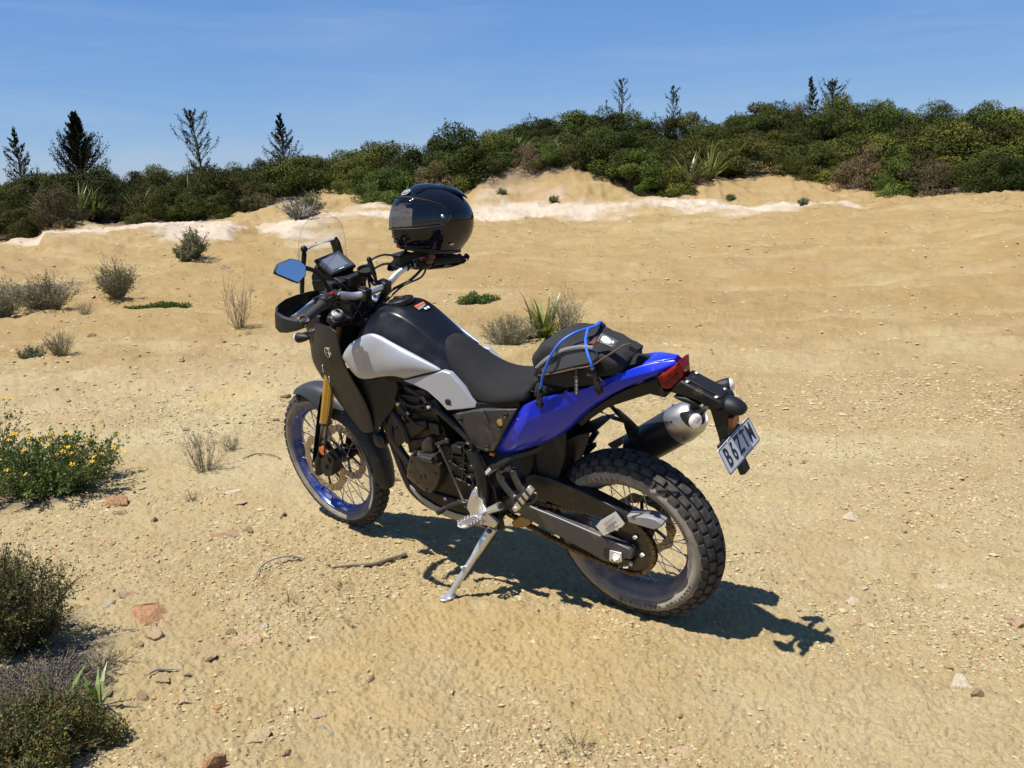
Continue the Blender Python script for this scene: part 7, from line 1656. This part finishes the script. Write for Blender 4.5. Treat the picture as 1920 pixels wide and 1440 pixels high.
# ---- rider footrest, shift lever, passenger hanger
pl = [(0.5738,0.172,0.5013),(0.5613,0.172,0.4992),(0.5561,0.172,0.4771),(0.5494,0.172,0.4269),(0.5413,0.172,0.405),(0.5278,0.172,0.3845),(0.5034,0.172,0.3665),(0.4986,0.172,0.3534),(0.5187,0.172,0.3317),(0.5544,0.172,0.3349),(0.5867,0.172,0.3318),(0.5964,0.172,0.3585),(0.6299,0.172,0.3748),(0.6409,0.172,0.3965),(0.6211,0.172,0.4345),(0.595,0.172,0.4781)]
m_ = MB(); m_.prism(pl, (0, -.016, 0)); fb_ = m_.build('footrest_bracket', M_ALU, bike, bevel=.004, seg=3)
m_ = MB(); m_.tube([(0.5512,0.172,0.3956),(0.5179,0.176,0.4152),(0.4548,0.182,0.4519)], [.014, .013, .0165], 14); m_.cyl((0.4574,0.182,0.4513), (0.4472,0.184,0.4571), .011, 12, 1); m_.build('heel_stub', [M_ALU, M_PRINT], fb_)
m_ = MB(); m_.cyl((0.5825,0.173,0.4719), (0.5747,0.181,0.4782), .010, 14); m_.cyl((0.5752,0.173,0.3786), (0.5625,0.186,0.3895), .011, 14); m_.cyl((0.5704,0.172,0.3455), (0.5636,0.179,0.3514), .007, 10); m_.build('bracket_bolt', M_BRUSH, fb_)
pa, pb = Vector((0.5708,0.185,0.3798)), Vector((0.5753,0.285,0.3972)); pd = (pb - pa).normalized(); px_ = Vector((1, 0, 0)); px_ = (px_ - pd * px_.dot(pd)).normalized()
ring = []
for k in range(24):
    a = 2 * math.pi * k / 24; ring.append(pa.lerp(pb, .5) + pd * math.copysign(abs(math.cos(a)) ** .6, math.cos(a)) * (pb - pa).length * .5 + px_ * math.copysign(abs(math.sin(a)) ** .7, math.sin(a)) * .024)
m_ = MB(); m_.tube(ring, .006, 8, closed=True); up_ = px_.cross(pd); up_ = up_ if up_.z > 0 else -up_
for k in range(5):
    p = pa.lerp(pb, .15 + .175 * k); m_.bar(p - px_ * .024, p + px_ * .024, .006, .012, up=up_)
    for s_ in (-1, 1): m_.bar(p + px_ * .026 * s_, p + px_ * .026 * s_ + up_ * .012, .006, .006, up=px_)
m_.build('footrest', M_BRUSH, fb_)
m_ = MB(); m_.tube([(0.6124,0.16,0.4223), (0.6546,0.168,0.4199), (0.7055,0.172,0.3987), (0.7426,0.174,0.3768), (0.7523,0.178,0.3696)], [.009, .008, .008, .008, .009], 10); m_.tube([(0.7513,0.172,0.3712), (0.7544,0.185,0.3708), (0.7596,0.215,0.3703)], [.011, .0115, .011], 12); m_.build('shift_lever', M_STEEL, bike)
m_ = MB(); m_.cyl((0.7298,0.158,0.6495), (0.6473,0.166,0.4011), .0046, 10); m_.cyl((0.7288,0.158,0.6427), (0.7249,0.159,0.6231), .007, 8); m_.cyl((0.6542,0.165,0.4207), (0.6457,0.166,0.3966), .0075, 8); m_.build('shift_rod', M_OLIVE, bike)
m_ = MB(); m_.bar((0.7456,0.156,0.6481), (0.6822,0.15,0.6719), .012, .010, up=(0, 1, 0)); m_.cyl((0.7183,0.12,0.6505), (0.6776,0.16,0.6778), .009, 10); m_.build('shift_arm', M_STEEL, bike, bevel=.002)
m_ = MB(); m_.tube([(0.445,0.152,0.5803),(0.4504,0.155,0.5674),(0.4455,0.158,0.5453),(0.4227,0.16,0.5171),(0.3996,0.162,0.4915),(0.3861,0.165,0.4871)], [.011, .011, .0085, .008, .009, .011], 10, sm=3, flat=1.5); m_.tube([(0.3903,0.152,0.6088),(0.3788,0.157,0.5762),(0.3641,0.16,0.543),(0.3421,0.163,0.5226),(0.3701,0.166,0.4912)], [.010, .0105, .010, .011, .012], 10, sm=3, flat=1.5); m_.tube([(0.4478,0.15,0.5742),(0.4187,0.15,0.5956),(0.392,0.15,0.6074)], .010, 10); ph = m_.build('peg_hanger', M_STEEL, bike)
a_, b_ = Vector((0.3798,0.178,0.4598)), Vector((0.2834,0.19,0.5704))
m_ = MB(); m_.bar(a_, b_, .026, .018, up=(0, 1, 0)); m_.cyl(a_ + Vector((0, -.012, 0)), a_ + Vector((0, .014, 0)), .012, 12); m_.build('passenger_peg', M_ALU, ph, bevel=.004, seg=3)
m_ = MB(); 
for k in range(3): p = a_.lerp(b_, .3 + .25 * k); m_.box(p + Vector((0, .010, 0)), (.010, .003, .03), Matrix.Rotation(R(38), 3, 'Y'))
m_.build('peg_rubber', M_GRIP, ph)
m_ = MB(); m_.tube([(0.3442,0.165,0.4918), (0.3014,0.165,0.5303), (0.2841,0.165,0.5229), (0.3196,0.165,0.4838)], .005, 8, sm=4, closed=True); m_.build('hanger_loop', M_STEEL, ph)
# ---- side stand
SF = Vector((0.674,0.3392,0.0791)); sp0 = Vector((0.5445,0.15,0.314)); sd_ = (SF - sp0).normalized()
m_ = MB(); m_.tube([sp0 - sd_ * .02, sp0, sp0.lerp(SF, .30), sp0.lerp(SF, .42), sp0.lerp(SF, .97)], [.017, .021, .018, .0135, .0120], 14); 
ss = m_.build('side_stand', M_ALU, bike)
upw = Vector((0, -.2204, .9754)) ; upw = Vector((0.0,-0.2203,0.9738)) - Vector((0.0,0.0,-0.0016)); upw.normalize()
_, u_, v_ = basis(upw); 
m_ = MB(); pts = []
for k in range(14): a = 2 * math.pi * k / 14; pts.append(SF + u_ * math.cos(a) * .042 + v_ * math.sin(a) * .026)
m_.prism(pts, upw * .008); m_.build('stand_foot', M_ALU, ss, bevel=.002)
m_ = MB(); m_.cyl(sp0 + Vector((0, -.02, 0)), sp0 + Vector((0, .024, 0)), .012, 14); m_.cyl(sp0 + Vector((0, .024, 0)), sp0 + Vector((0, .029, 0)), .009, 6); m_.build('stand_pivot', M_STEEL, ss)
pk = sp0.lerp(SF, .53); m_ = MB(); m_.tube([pk, pk + Vector((.012, .028, .004))], .005, 8); m_.sphere(pk + Vector((.012, .028, .004)), .0065, 8); m_.build('stand_tab', M_ALU, ss)
m_ = MB(); h0, h1 = Vector((0.5466,0.135,0.2846)), Vector((0.599,0.2,0.1935)); _, u_, v_ = basis(h1 - h0); coil = [h0.lerp(h1, k / 160) + (u_ * math.cos(k * .785) + v_ * math.sin(k * .785)) * .0078 for k in range(30, 150)]; m_.tube([h0] + coil + [h1], .0020, 6); m_.build('stand_spring', M_STEEL, ss)
m_ = MB(); m_.box(sp0 + Vector((.0, -.03, .015)), (.05, .03, .06)); m_.build('stand_bracket', M_FRAME, bike, bevel=.004)
# ---- skid plate
prof = [(.985, .340), (.93, .296), (.86, .268), (.76, .256), (.62, .258)]
rows = []
for x, z in prof:
    k = .035 if z < .45 else .02
    rows.append([(x - .01, .132, z + .055 + k * .3), (x, .128, z + .032), (x, .105, z + .006), (x, .06, z), (x, 0, z - .004), (x, -.06, z), (x, -.105, z + .006), (x, -.128, z + .032), (x - .01, -.132, z + .055)])
m_ = MB(); m_.grid(rows); m_.build('skid_plate', M_SKID, bike, thick=.004, ang=25, bevel=.002)
m_ = MB(); m_.prism([(1.0089,0.136,0.5852),(0.9943,0.136,0.5533),(0.9512,0.136,0.3913),(0.924,0.136,0.3819),(0.8102,0.136,0.3715),(0.7264,0.136,0.3456),(0.6557,0.136,0.3423),(0.6471,0.136,0.3785),(0.7363,0.136,0.3953),(0.8431,0.136,0.3993),(0.9152,0.136,0.4242),(0.9571,0.136,0.4858),(0.9778,0.136,0.5685)], (0, -.014, 0)); m_.build('engine_guard', M_PLASTIC, bike, bevel=.004)
for px in [(0.7788,0.138,0.3871),(0.7036,0.138,0.3865)]:
    m_ = MB(); m_.lathe([(.007, -.004), (.007, .003), (0, .004)], px, (0, 1, 0), 10); m_.build('guard_bolt', M_STICKER, bike)

# ---------------------------------------------------------------- tail bag, bungee cord, helmet
M_CORDURA = mat('black_nylon', (0.010, 0.010, 0.0112), rough=0.85, var=.25, scale=40, bump=.7, bscale=420, dust=.04)
M_SHINY = mat('coated_fabric', (0.040, 0.041, 0.044), rough=0.38, var=.15, scale=16, bump=.25, bscale=60)
M_PIPING = mat('grey_piping', (0.20, 0.20, 0.21), rough=.7)
M_ZIP = mat('brown_zip', (0.075, 0.045, 0.030), rough=.7)
M_BUNGEE = mat('blue_elastic_cord', (0.02, 0.10, 0.50), rough=.55, var=.2, scale=300)
BAG0 = Vector((.06, 0, .985))
M_BAG = M_BIKE @ Matrix.Translation(BAG0)
def rel(mb, o0): return mb.moved(Matrix.Translation(-o0))
bag = empty('tail_bag'); bag.matrix_world = M_BAG
tag(bag, 'black soft tail bag strapped on the rear seat with a blue cord', 'bag')
def bag_loft(st, n=14):
    rows = []
    for x, yl, yr, zb, zt, sq in st:
        r_ = []
        for k in range(n):
            a = 2 * math.pi * k / n + math.pi / n; c_, s_ = math.cos(a), math.sin(a)
            y = (yl + yr) / 2 + (yl - yr) / 2 * math.copysign(abs(c_) ** sq, c_); z = (zb + zt) / 2 + (zt - zb) / 2 * math.copysign(abs(s_) ** sq, s_)
            r_.append((x, y, z))
        rows.append(r_)
    return rows
BS = [(.256, .100, -.080, .960, 1.048, .6), (.247, .125, -.092, .946, 1.068, .46), (.20, .135, -.098, .944, 1.097, .46), (.15, .137, -.098, .950, 1.116, .48), (.11, .135, -.094, .955, 1.117, .48), (.06, .130, -.09, .965, 1.107, .48), (.0, .122, -.084, .980, 1.090, .5), (-.04, .112, -.077, .992, 1.073, .52), (-.07, .10, -.068, 1.0, 1.056, .6), (-.085, .07, -.05, 1.008, 1.042, .7)]
rows = bag_loft(BS); m_ = MB(); m_.grid(rows, cv=True); n_ = len(rows[0]); m_.add(rows[0], [tuple(range(n_))]); m_.add(rows[-1], [tuple(range(n_ - 1, -1, -1))])
bb = rel(m_, BAG0).build('bag_body', M_CORDURA, bag, sub=2)
tx = bpy.data.textures.new('cloth_creases', 'CLOUDS'); tx.noise_scale = .045; tx.noise_depth = 3
dm = bb.modifiers.new('sag', 'DISPLACE'); dm.texture = tx; dm.strength = .016; dm.mid_level = .55; dm.texture_coords = 'LOCAL'
# front pocket on the left face: shiny panel, grey stripe, piping
pk = [(0.1965,0.146,1.0182),(0.1505,0.146,1.061),(0.0948,0.142,1.0871),(0.0284,0.135,1.1015),(-0.015,0.135,1.1019),(-0.0298,0.14,1.0765),(-0.0141,0.15,1.061),(0.0425,0.158,1.0475),(0.118,0.158,1.0225),(0.1815,0.154,1.0003)]
m_ = MB(); m_.prism(pk, (0, -.02, -.005)); rel(m_, BAG0).build('side_pocket', M_SHINY, bag, bevel=.006, seg=3)
m_ = MB(); m_.tube([(0.2153,0.138,1.0166),(0.1835,0.146,1.0425),(0.1442,0.147,1.0696),(0.0928,0.143,1.0951),(0.0298,0.137,1.1094),(-0.0167,0.136,1.1097)], .0035, 6, sm=4, flat=1.8); rel(m_, BAG0).build('pocket_stripe', M_PIPING, bag)
m_ = MB(); m_.tube([(0.2022,0.15,0.9962),(0.1281,0.16,1.0166),(0.051,0.162,1.0409),(-0.0124,0.155,1.0557),(-0.0489,0.146,1.0774),(-0.0865,0.133,1.1007),(-0.1141,0.118,1.1183),(-0.1301,0.1,1.1178)], .0032, 6, sm=4); rel(m_, BAG0).build('zip', M_ZIP, bag)
m_ = MB(); m_.prism([(0.2032,0.144,0.9896),(0.1305,0.152,1.009),(0.0512,0.154,1.0337),(-0.0111,0.148,1.0489),(-0.0191,0.142,1.0216),(0.0012,0.138,0.9804),(0.1052,0.146,0.9598),(0.2016,0.146,0.9674)], (0, -.012, 0)); rel(m_, BAG0).build('lower_skirt', M_CORDURA, bag, bevel=.005)
# badge on the rear left top: black patch, pale rim, white sail
bq = [Vector(p) for p in [(-0.0121,0.098,1.1138),(-0.0204,0.078,1.1319),(-0.0694,0.074,1.111),(-0.0634,0.094,1.0951)]]
bn = (bq[1] - bq[0]).cross(bq[3] - bq[0]).normalized(); bn = bn if bn.z > 0 else -bn
bc = sum(bq, Vector()) / 4
def bqf(k, o_): return [bc + (p - bc) * k + bn * o_ for p in bq]
m_ = MB(); m_.prism(bqf(1.12, .006), -bn * .014); pt_ = rel(m_, BAG0).build('logo_patch', M_PIPING, bag, bevel=.002)
m_ = MB(); m_.prism(bqf(1.02, .0065), bn * .0012); rel(m_, BAG0).build('patch_face', M_PRINT, bag)
def bp_(u, v): q = bqf(1, .0082); return q[0].lerp(q[3], u).lerp(q[1].lerp(q[2], u), v)
m_ = MB(); m_.prism([bp_(.12, .25), bp_(.10, .80), bp_(.30, .93), bp_(.62, .80), bp_(.80, .42), bp_(.66, .22), bp_(.45, .14)], bn * .0006); m_.prism([bp_(.70, .70), bp_(.86, .82), bp_(.92, .55), bp_(.85, .40)], bn * .0006); rel(m_, BAG0).build('logo_sail', M_WHITE, bag)
m_ = MB(); m_.bar(bp_(.18, .05), bp_(.9, .10), .003, .0012, up=bn); rel(m_, BAG0).build('logo_bar', M_PIPING, bag)
m_ = MB(); m_.prism([(0.0135,0.112,1.1099),(-0.0103,0.092,1.1257),(-0.0068,0.104,1.1067)], (0, .004, .004)); rel(m_, BAG0).build('red_flash', mat('faded_red_fabric', (.20, .055, .045), rough=.8), bag)
# zip puller with a hanging tab, and the tail loop
m_ = MB(); m_.bar((0.0354,0.166,1.048), (0.0373,0.17,1.02), .008, .006, up=(0, 1, 0)); m_.bar((0.0379,0.172,1.0208), (0.0439,0.176,0.9546), .015, .003, up=(0, 1, 0)); zp = rel(m_, BAG0).build('zip_puller', M_PRINT, bag, bevel=.001)
m_ = MB(); 
for k, (a_, b_) in enumerate((((0.0359,0.1745,1.011), (0.0372,0.1752,1.0001)), ((0.0376,0.1755,0.9964), (0.0387,0.176,0.9872)), ((0.0394,0.176,0.9834), (0.0405,0.1765,0.9741)), ((0.0411,0.1765,0.9703), (0.0423,0.177,0.961)))): m_.bar(a_, b_, .007, .0012, up=(0, 1, 0))
rel(m_, BAG0).build('puller_print', M_PIPING, bag)
m_ = MB(); m_.prism([(-0.0956,0.05,1.0929),(-0.124,0.05,1.0774),(-0.1165,0.05,1.0622),(-0.0895,0.05,1.0742)], (0, -.04, -.002)); rel(m_, BAG0).build('grab_loop', M_CORDURA, bag, bevel=.002)
m_ = MB(); m_.tube([Vector(p) for p in [(0.232,0.13,0.9919),(0.2286,0.14,0.9732),(0.2172,0.145,0.969)]], .005, 6); rel(m_, BAG0).build('strap_end', M_CORDURA, bag)
m_ = MB(); m_.prism([(0.0875,0.15,1.0262),(0.0652,0.15,1.0379),(0.0674,0.15,1.0115),(0.0832,0.15,1.0022)], (0, -.004, 0)); rel(m_, BAG0).build('compression_strap', M_CORDURA, bag)

BG0 = Vector((0.1977,0.165,0.9178))
bung = empty('bungee_cord'); bung.matrix_world = M_BIKE @ Matrix.Translation(BG0)
tag(bung, 'blue elastic bungee cord hooked over the black tail bag', 'bungee cord')
c1 = [(0.1903,0.166,0.9544),(0.1742,0.168,0.9996),(0.155,0.168,1.0359),(0.1307,0.158,1.081),(0.1022,0.135,1.1186),(0.0742,0.098,1.1357),(0.0599,0.05,1.1329)]
c2 = [(0.0524,0.046,1.1319),(0.0417,0.075,1.1257),(0.0221,0.115,1.1194),(-0.0009,0.148,1.0987),(-0.0215,0.166,1.0722),(-0.0259,0.166,1.0491)]
bag_t = surf_of(bb)
def drape(path):
    out = []
    for p in smooth_path(path, 6):
        q = p - BAG0; co, n, i_, d_ = bag_t.find_nearest(q)
        if (q - co).dot(n) < .0055: q = co + n * .0055
        out.append(q + BAG0)
    return out
m_ = MB(); m_.tube(drape(c1 + [(.055, .0, 1.125), (.07, -.05, 1.118), (.10, -.11, 1.07), (.12, -.14, .97)]), .0046, 8); m_.tube(drape([(.085, -.115, 1.05), (.062, -.05, 1.118), (.05, .0, 1.126)] + c2), .0046, 8); rel(m_, BG0).build('cord', M_BUNGEE, bung)
for a_, b_, c_ in (((0.1873,0.168,0.9634), (0.1976,0.168,0.9309), (0.2101,0.162,0.8969)), ((-0.0261,0.168,1.0555), (-0.0265,0.16,1.012), (-0.0195,0.14,0.9651))):
    a_, b_, c_ = Vector(a_), Vector(b_), Vector(c_)
    m_ = MB(); m_.tube([a_, a_.lerp(b_, .5), b_], [.009, .010, .008], 10); m_.bar(b_, c_, .020, .008, up=(0, 1, 0)); m_.tube([b_ + Vector((.012, 0, .01)), b_ + Vector((.03, .002, .016))], .003, 6); m_.tube([b_ + Vector((-.012, 0, .01)), b_ + Vector((-.034, .002, -.012))], .003, 6); hk = rel(m_, BG0).build('hook', M_PRINT, bung, bevel=.002)
    m_ = MB(); m_.lathe([(.012, -.006), (.0135, .004), (.010, .008), (.004, .007), (0, .005)], c_, (0, 1, .1), 18); rel(m_, BG0).build('hook_button', M_PLASTIC, bung)

# ---- helmet, set over the right hand grip and mirror stem
M_SHELL = mat('gloss_black_shell', (0.005, 0.0055, 0.009), rough=0.05, spec=0.45)
M_HTRIM = mat('matt_black_trim', (0.015, 0.015, 0.015), rough=.6)
def visor_mat():
    m = bpy.data.materials.new('clear_visor'); m.use_nodes = True; N, L = m.node_tree.nodes, m.node_tree.links
    N.remove(N['Principled BSDF']); t = N.new('ShaderNodeBsdfTransparent'); t.inputs['Color'].default_value = (0.66, 0.67, 0.69, 1)
    g = N.new('ShaderNodeBsdfGlossy'); g.inputs['Roughness'].default_value = 0.04; lw = N.new('ShaderNodeLayerWeight'); lw.inputs['Blend'].default_value = 0.5; pw = N.new('ShaderNodeMath'); pw.operation = 'POWER'; pw.inputs[1].default_value = 3.5; L.new(lw.outputs['Facing'], pw.inputs[0]); ml = N.new('ShaderNodeMath'); ml.operation = 'MULTIPLY_ADD'; ml.inputs[1].default_value = 0.45; ml.inputs[2].default_value = 0.05; L.new(pw.outputs[0], ml.inputs[0])
    x = N.new('ShaderNodeMixShader'); L.new(ml.outputs[0], x.inputs['Fac']); L.new(t.outputs[0], x.inputs[1]); L.new(g.outputs[0], x.inputs[2]); L.new(x.outputs[0], N['Material Output'].inputs['Surface']); return m
HC = M_BIKE @ Vector((0.9787,-0.3,1.3957)); HH = .135
helmet = empty('motorcycle_helmet', HC - Vector((0, 0, HH)))
# local axes: x forward (face), y left, z up
helmet.rotation_euler = (R(1.5), R(-3.0), R(67))
tag(helmet, 'glossy black full face helmet hung over the right handlebar grip', 'helmet')
def hs(az, el):
    """helmet surface: az from the face (0) to the left (+90), el elevation"""
    a, e = R(az), R(el); ca = math.cos(a)
    rx = .162 + (.030 * max(0, -ca) ** 1.5) + (.018 * max(0, ca) ** 3 * max(0, -math.sin(e) * 1.6)); ry = .124; rz = .138 if el > 0 else .150
    x = rx * math.cos(a) * math.cos(e) ** .92; y = ry * math.sin(a) * math.cos(e) ** .9; z = rz * math.sin(e)
    if el < -20: 
        k = (-el - 20) / 45; x *= 1 + .06 * k * max(0, ca); y *= 1 - .08 * k
    return Vector((x, y, z + HH))
ELS = [90, 80, 68, 56, 46, 38, 30, 22, 14, 6, -2, -10, -18, -26, -34, -42, -50]
AZS = list(range(0, 360, 8))
def in_port(az, el):
    a = abs((az + 180) % 360 - 180)
    return a < 84 and -9 < el < (36 - 18 * (a / 84) ** 2.5)
m_ = MB(); idx = {}; V_ = []; F_ = []
for i, e in enumerate(ELS):
    for j, a in enumerate(AZS):
        lim = e
        p = hs(a, lim); idx[i, j] = len(V_)
        c_ = math.cos(R(a))
        if i >= len(ELS) - 4:               # lower rim: chin comes down less than the nape
            zmin = .012 + .016 * max(0, c_) ; p.z = max(p.z, zmin) if i < len(ELS) - 1 else zmin
        V_.append(p)
for i in range(len(ELS) - 1):
    for j in range(len(AZS)):
        j2 = (j + 1) % len(AZS); am = AZS[j] + 4; em = (ELS[i] + ELS[i + 1]) / 2
        if in_port(am, em): continue
        F_.append((idx[i, j], idx[i + 1, j], idx[i + 1, j2], idx[i, j2]))
m_.add(V_, F_)
shell = m_.build('shell', M_SHELL, helmet, sub=2, thick=.006, fix=True)
# visor: a bigger oval over the port
m_ = MB(); rows = []
for k in range(9):
    t = k / 8; row = []
    for q in range(31):
        az = -100 + 200 * q / 30; a = abs(az) / 100
        top = 38 - 20 * a ** 2.6; bt = -13 + 9 * a ** 3
        if a > .86: f = 1 - ((a - .86) / .14) ** 2; mid_ = (top + bt) / 2; top = mid_ + (top - mid_) * max(.05, f) ** .5; bt = mid_ + (bt - mid_) * max(.05, f) ** .5
        p = hs(az, bt + (top - bt) * t); cc = Vector((0, 0, HH)); d_ = (p - cc); row.append(tuple(cc + d_ * (1 + .0075 / d_.length)))
    rows.append(row)
m_.grid(rows); vis = m_.build('visor', visor_mat(), helmet, thick=.002, ang=60)
edge = [Vector(p) for p in rows[0]] + [Vector(r_[-1]) for r_ in rows[1:]] + [Vector(p) for p in reversed(rows[-1])] + [Vector(r_[0]) for r_ in reversed(rows[1:-1])]
m_ = MB(); m_.tube(edge, .0026, 6, closed=True); m_.build('visor_seal', M_HTRIM, vis)
for s_ in (1, -1):
    m_ = MB(); p = hs(88 * s_, 6); n_ = (p - Vector((0, 0, HH))).normalized(); m_.lathe([(0, .010), (.005, .010), (.007, .008), (.007, 0)], p, n_, 18); m_.build('visor_pivot', M_BRUSH, vis)
# lining seen through the port, and inside
m_ = MB(); rows = []
for e in range(80, -56, -12): rows.append([tuple(Vector((0, 0, HH)) + (hs(a, e) - Vector((0, 0, HH))) * .86) for a in range(0, 360, 15)])
rr2 = []
for r_ in rows: rr2.append(r_)
m_ = MB(); vs_ = [p for r_ in rows for p in r_]; fs_ = []
nc_ = len(rows[0])
for i in range(len(rows) - 1):
    for j in range(nc_):
        em = 80 - 12 * i - 6; am = 15 * j + 7.5; a_ = abs((am + 180) % 360 - 180)
        if a_ < 68 and -12 < em < 34: continue
        j2 = (j + 1) % nc_; fs_.append((i * nc_ + j, (i + 1) * nc_ + j, (i + 1) * nc_ + j2, i * nc_ + j2))
m_.add(vs_, fs_); m_.build('lining', mat('grey_lining', (.13, .13, .14), rough=.95, bump=.4, bscale=300), helmet, ang=60)
# rim trim, vents, spoiler, badge, red strap and button
rim = [V_[idx[len(ELS) - 1, j]] for j in range(len(AZS))]; m_ = MB(); m_.tube(rim, .006, 8, closed=True); m_.build('rim_trim', M_HTRIM, helmet)
def on_shell(az, el, off=0): p = hs(az, el); d_ = (p - Vector((0, 0, HH))).normalized(); return p + d_ * off
g_ = []
for sdeg, hh_ in ((-30, .001), (-26, .006), (-18, .010), (-4, .010), (6, .007), (10, .011), (24, .013), (36, .012), (43, .008), (45, .001)):
    row = []
    for ty_, k in ((-.062, .0), (-.056, .7), (-.035, 1), (0, 1), (.035, 1), (.056, .7), (.062, .0)):
        e_ = 90 - abs(sdeg); p = hs(0 if sdeg < 0 else 180, e_); p.y = ty_; p.z = HH + (p.z - HH) * math.sqrt(1 - (ty_ / .124) ** 2); n_ = (p - Vector((0, 0, HH))).normalized(); row.append(tuple(p + n_ * hh_ * k))
    g_.append(row)
m_ = MB(); m_.grid(g_); m_.build('top_spoiler', M_SHELL, helmet, ang=35)
m_ = MB(); m_.box(on_shell(0, -34, -.006), (.010, .04, .016)); m_.box(on_shell(0, -26, -.005), (.008, .05, .007)); m_.build('chin_vent', M_HTRIM, helmet, bevel=.004)
m_ = MB(); m_.box(on_shell(0, -42, -.004), (.012, .024, .020)); m_.build('release_button', M_REDP, helmet, bevel=.003)
m_ = MB(); g_ = [[tuple(on_shell(az, el, .009 if k == 0 else .002)) for az in (34, 46, 58, 70)] for k, el in enumerate((-40, -45))]; m_.grid(g_); m_.build('chin_ridge', M_SHELL, helmet, thick=.003)
bc_ = on_shell(6, 51, .0022); bnn = (bc_ - Vector((0, 0, HH))).normalized(); rt_ = Vector((-bnn.y, bnn.x, 0)).normalized() ; Mb = frame_M(bc_, rt_, Vector((0, 0, 1)) - bnn * bnn.z)
hexo = [(.030, 0), (.024, .011), (.010, .014), (-.010, .014), (-.024, .011), (-.030, 0), (-.024, -.011), (-.010, -.014), (.010, -.014), (.024, -.011)]
m_ = MB(); m_.prism([(x, y, 0) for x, y in hexo], (0, 0, .0008)); bd = m_.build('badge', M_WHITE, helmet); bd.matrix_basis = Mb
m_ = MB(); m_.prism([(x * .88, y * .82, .0009) for x, y in hexo], (0, 0, .0005)); m_.build('badge_field', M_PRINT, bd)
m_ = MB()
for x0, y0, x1_, y1_ in ((-.018, .006, -.006, .008), (-.018, .006, -.008, -.002), (-.008, -.002, -.018, -.006), (-.002, .008, .004, -.007), (.004, -.007, .010, .007), (.010, .007, .018, -.004), (.012, .008, .019, .006)): m_.bar((x0, y0, .0017), (x1_, y1_, .0017), .003, .0006)
m_.build('badge_mark', M_WHITE, bd)
lp = on_shell(112, -38, .0022); ln_ = (lp - Vector((0, 0, HH))).normalized(); m_ = MB(); m_.box((0, 0, 0), (.026, .009, .0008)); st_ = m_.build('nape_label', M_WHITE, helmet, bevel=.0002); st_.matrix_basis = frame_M(lp, Vector((-ln_.y, ln_.x, 0)), Vector((0, 0, 1)) - ln_ * ln_.z)
m_ = MB(); m_.tube([(.02, .07, .03), (.025, .06, -.004), (.02, .03, -.026), (.0, .0, -.03)], .008, 6, sm=4, flat=2.0); m_.build('chin_strap', M_HTRIM, helmet)
m_ = MB(); m_.box((.025, .066, -.006), (.026, .012, .016)); m_.build('strap_tab', M_REDP, helmet, bevel=.003)
m_ = MB(); g_ = [[tuple(Vector((0, 0, 0)) + Vector((hs(a, -50).x * k, hs(a, -50).y * k, .012 + .016 * max(0, math.cos(R(a))) + z_))) for a in range(0, 360, 15)] for k, z_ in ((.99, 0), (.90, -.008), (.78, .0), (.72, .03))]; m_.grid(g_, cv=True); m_.build('neck_roll', M_HTRIM, helmet, ang=60)
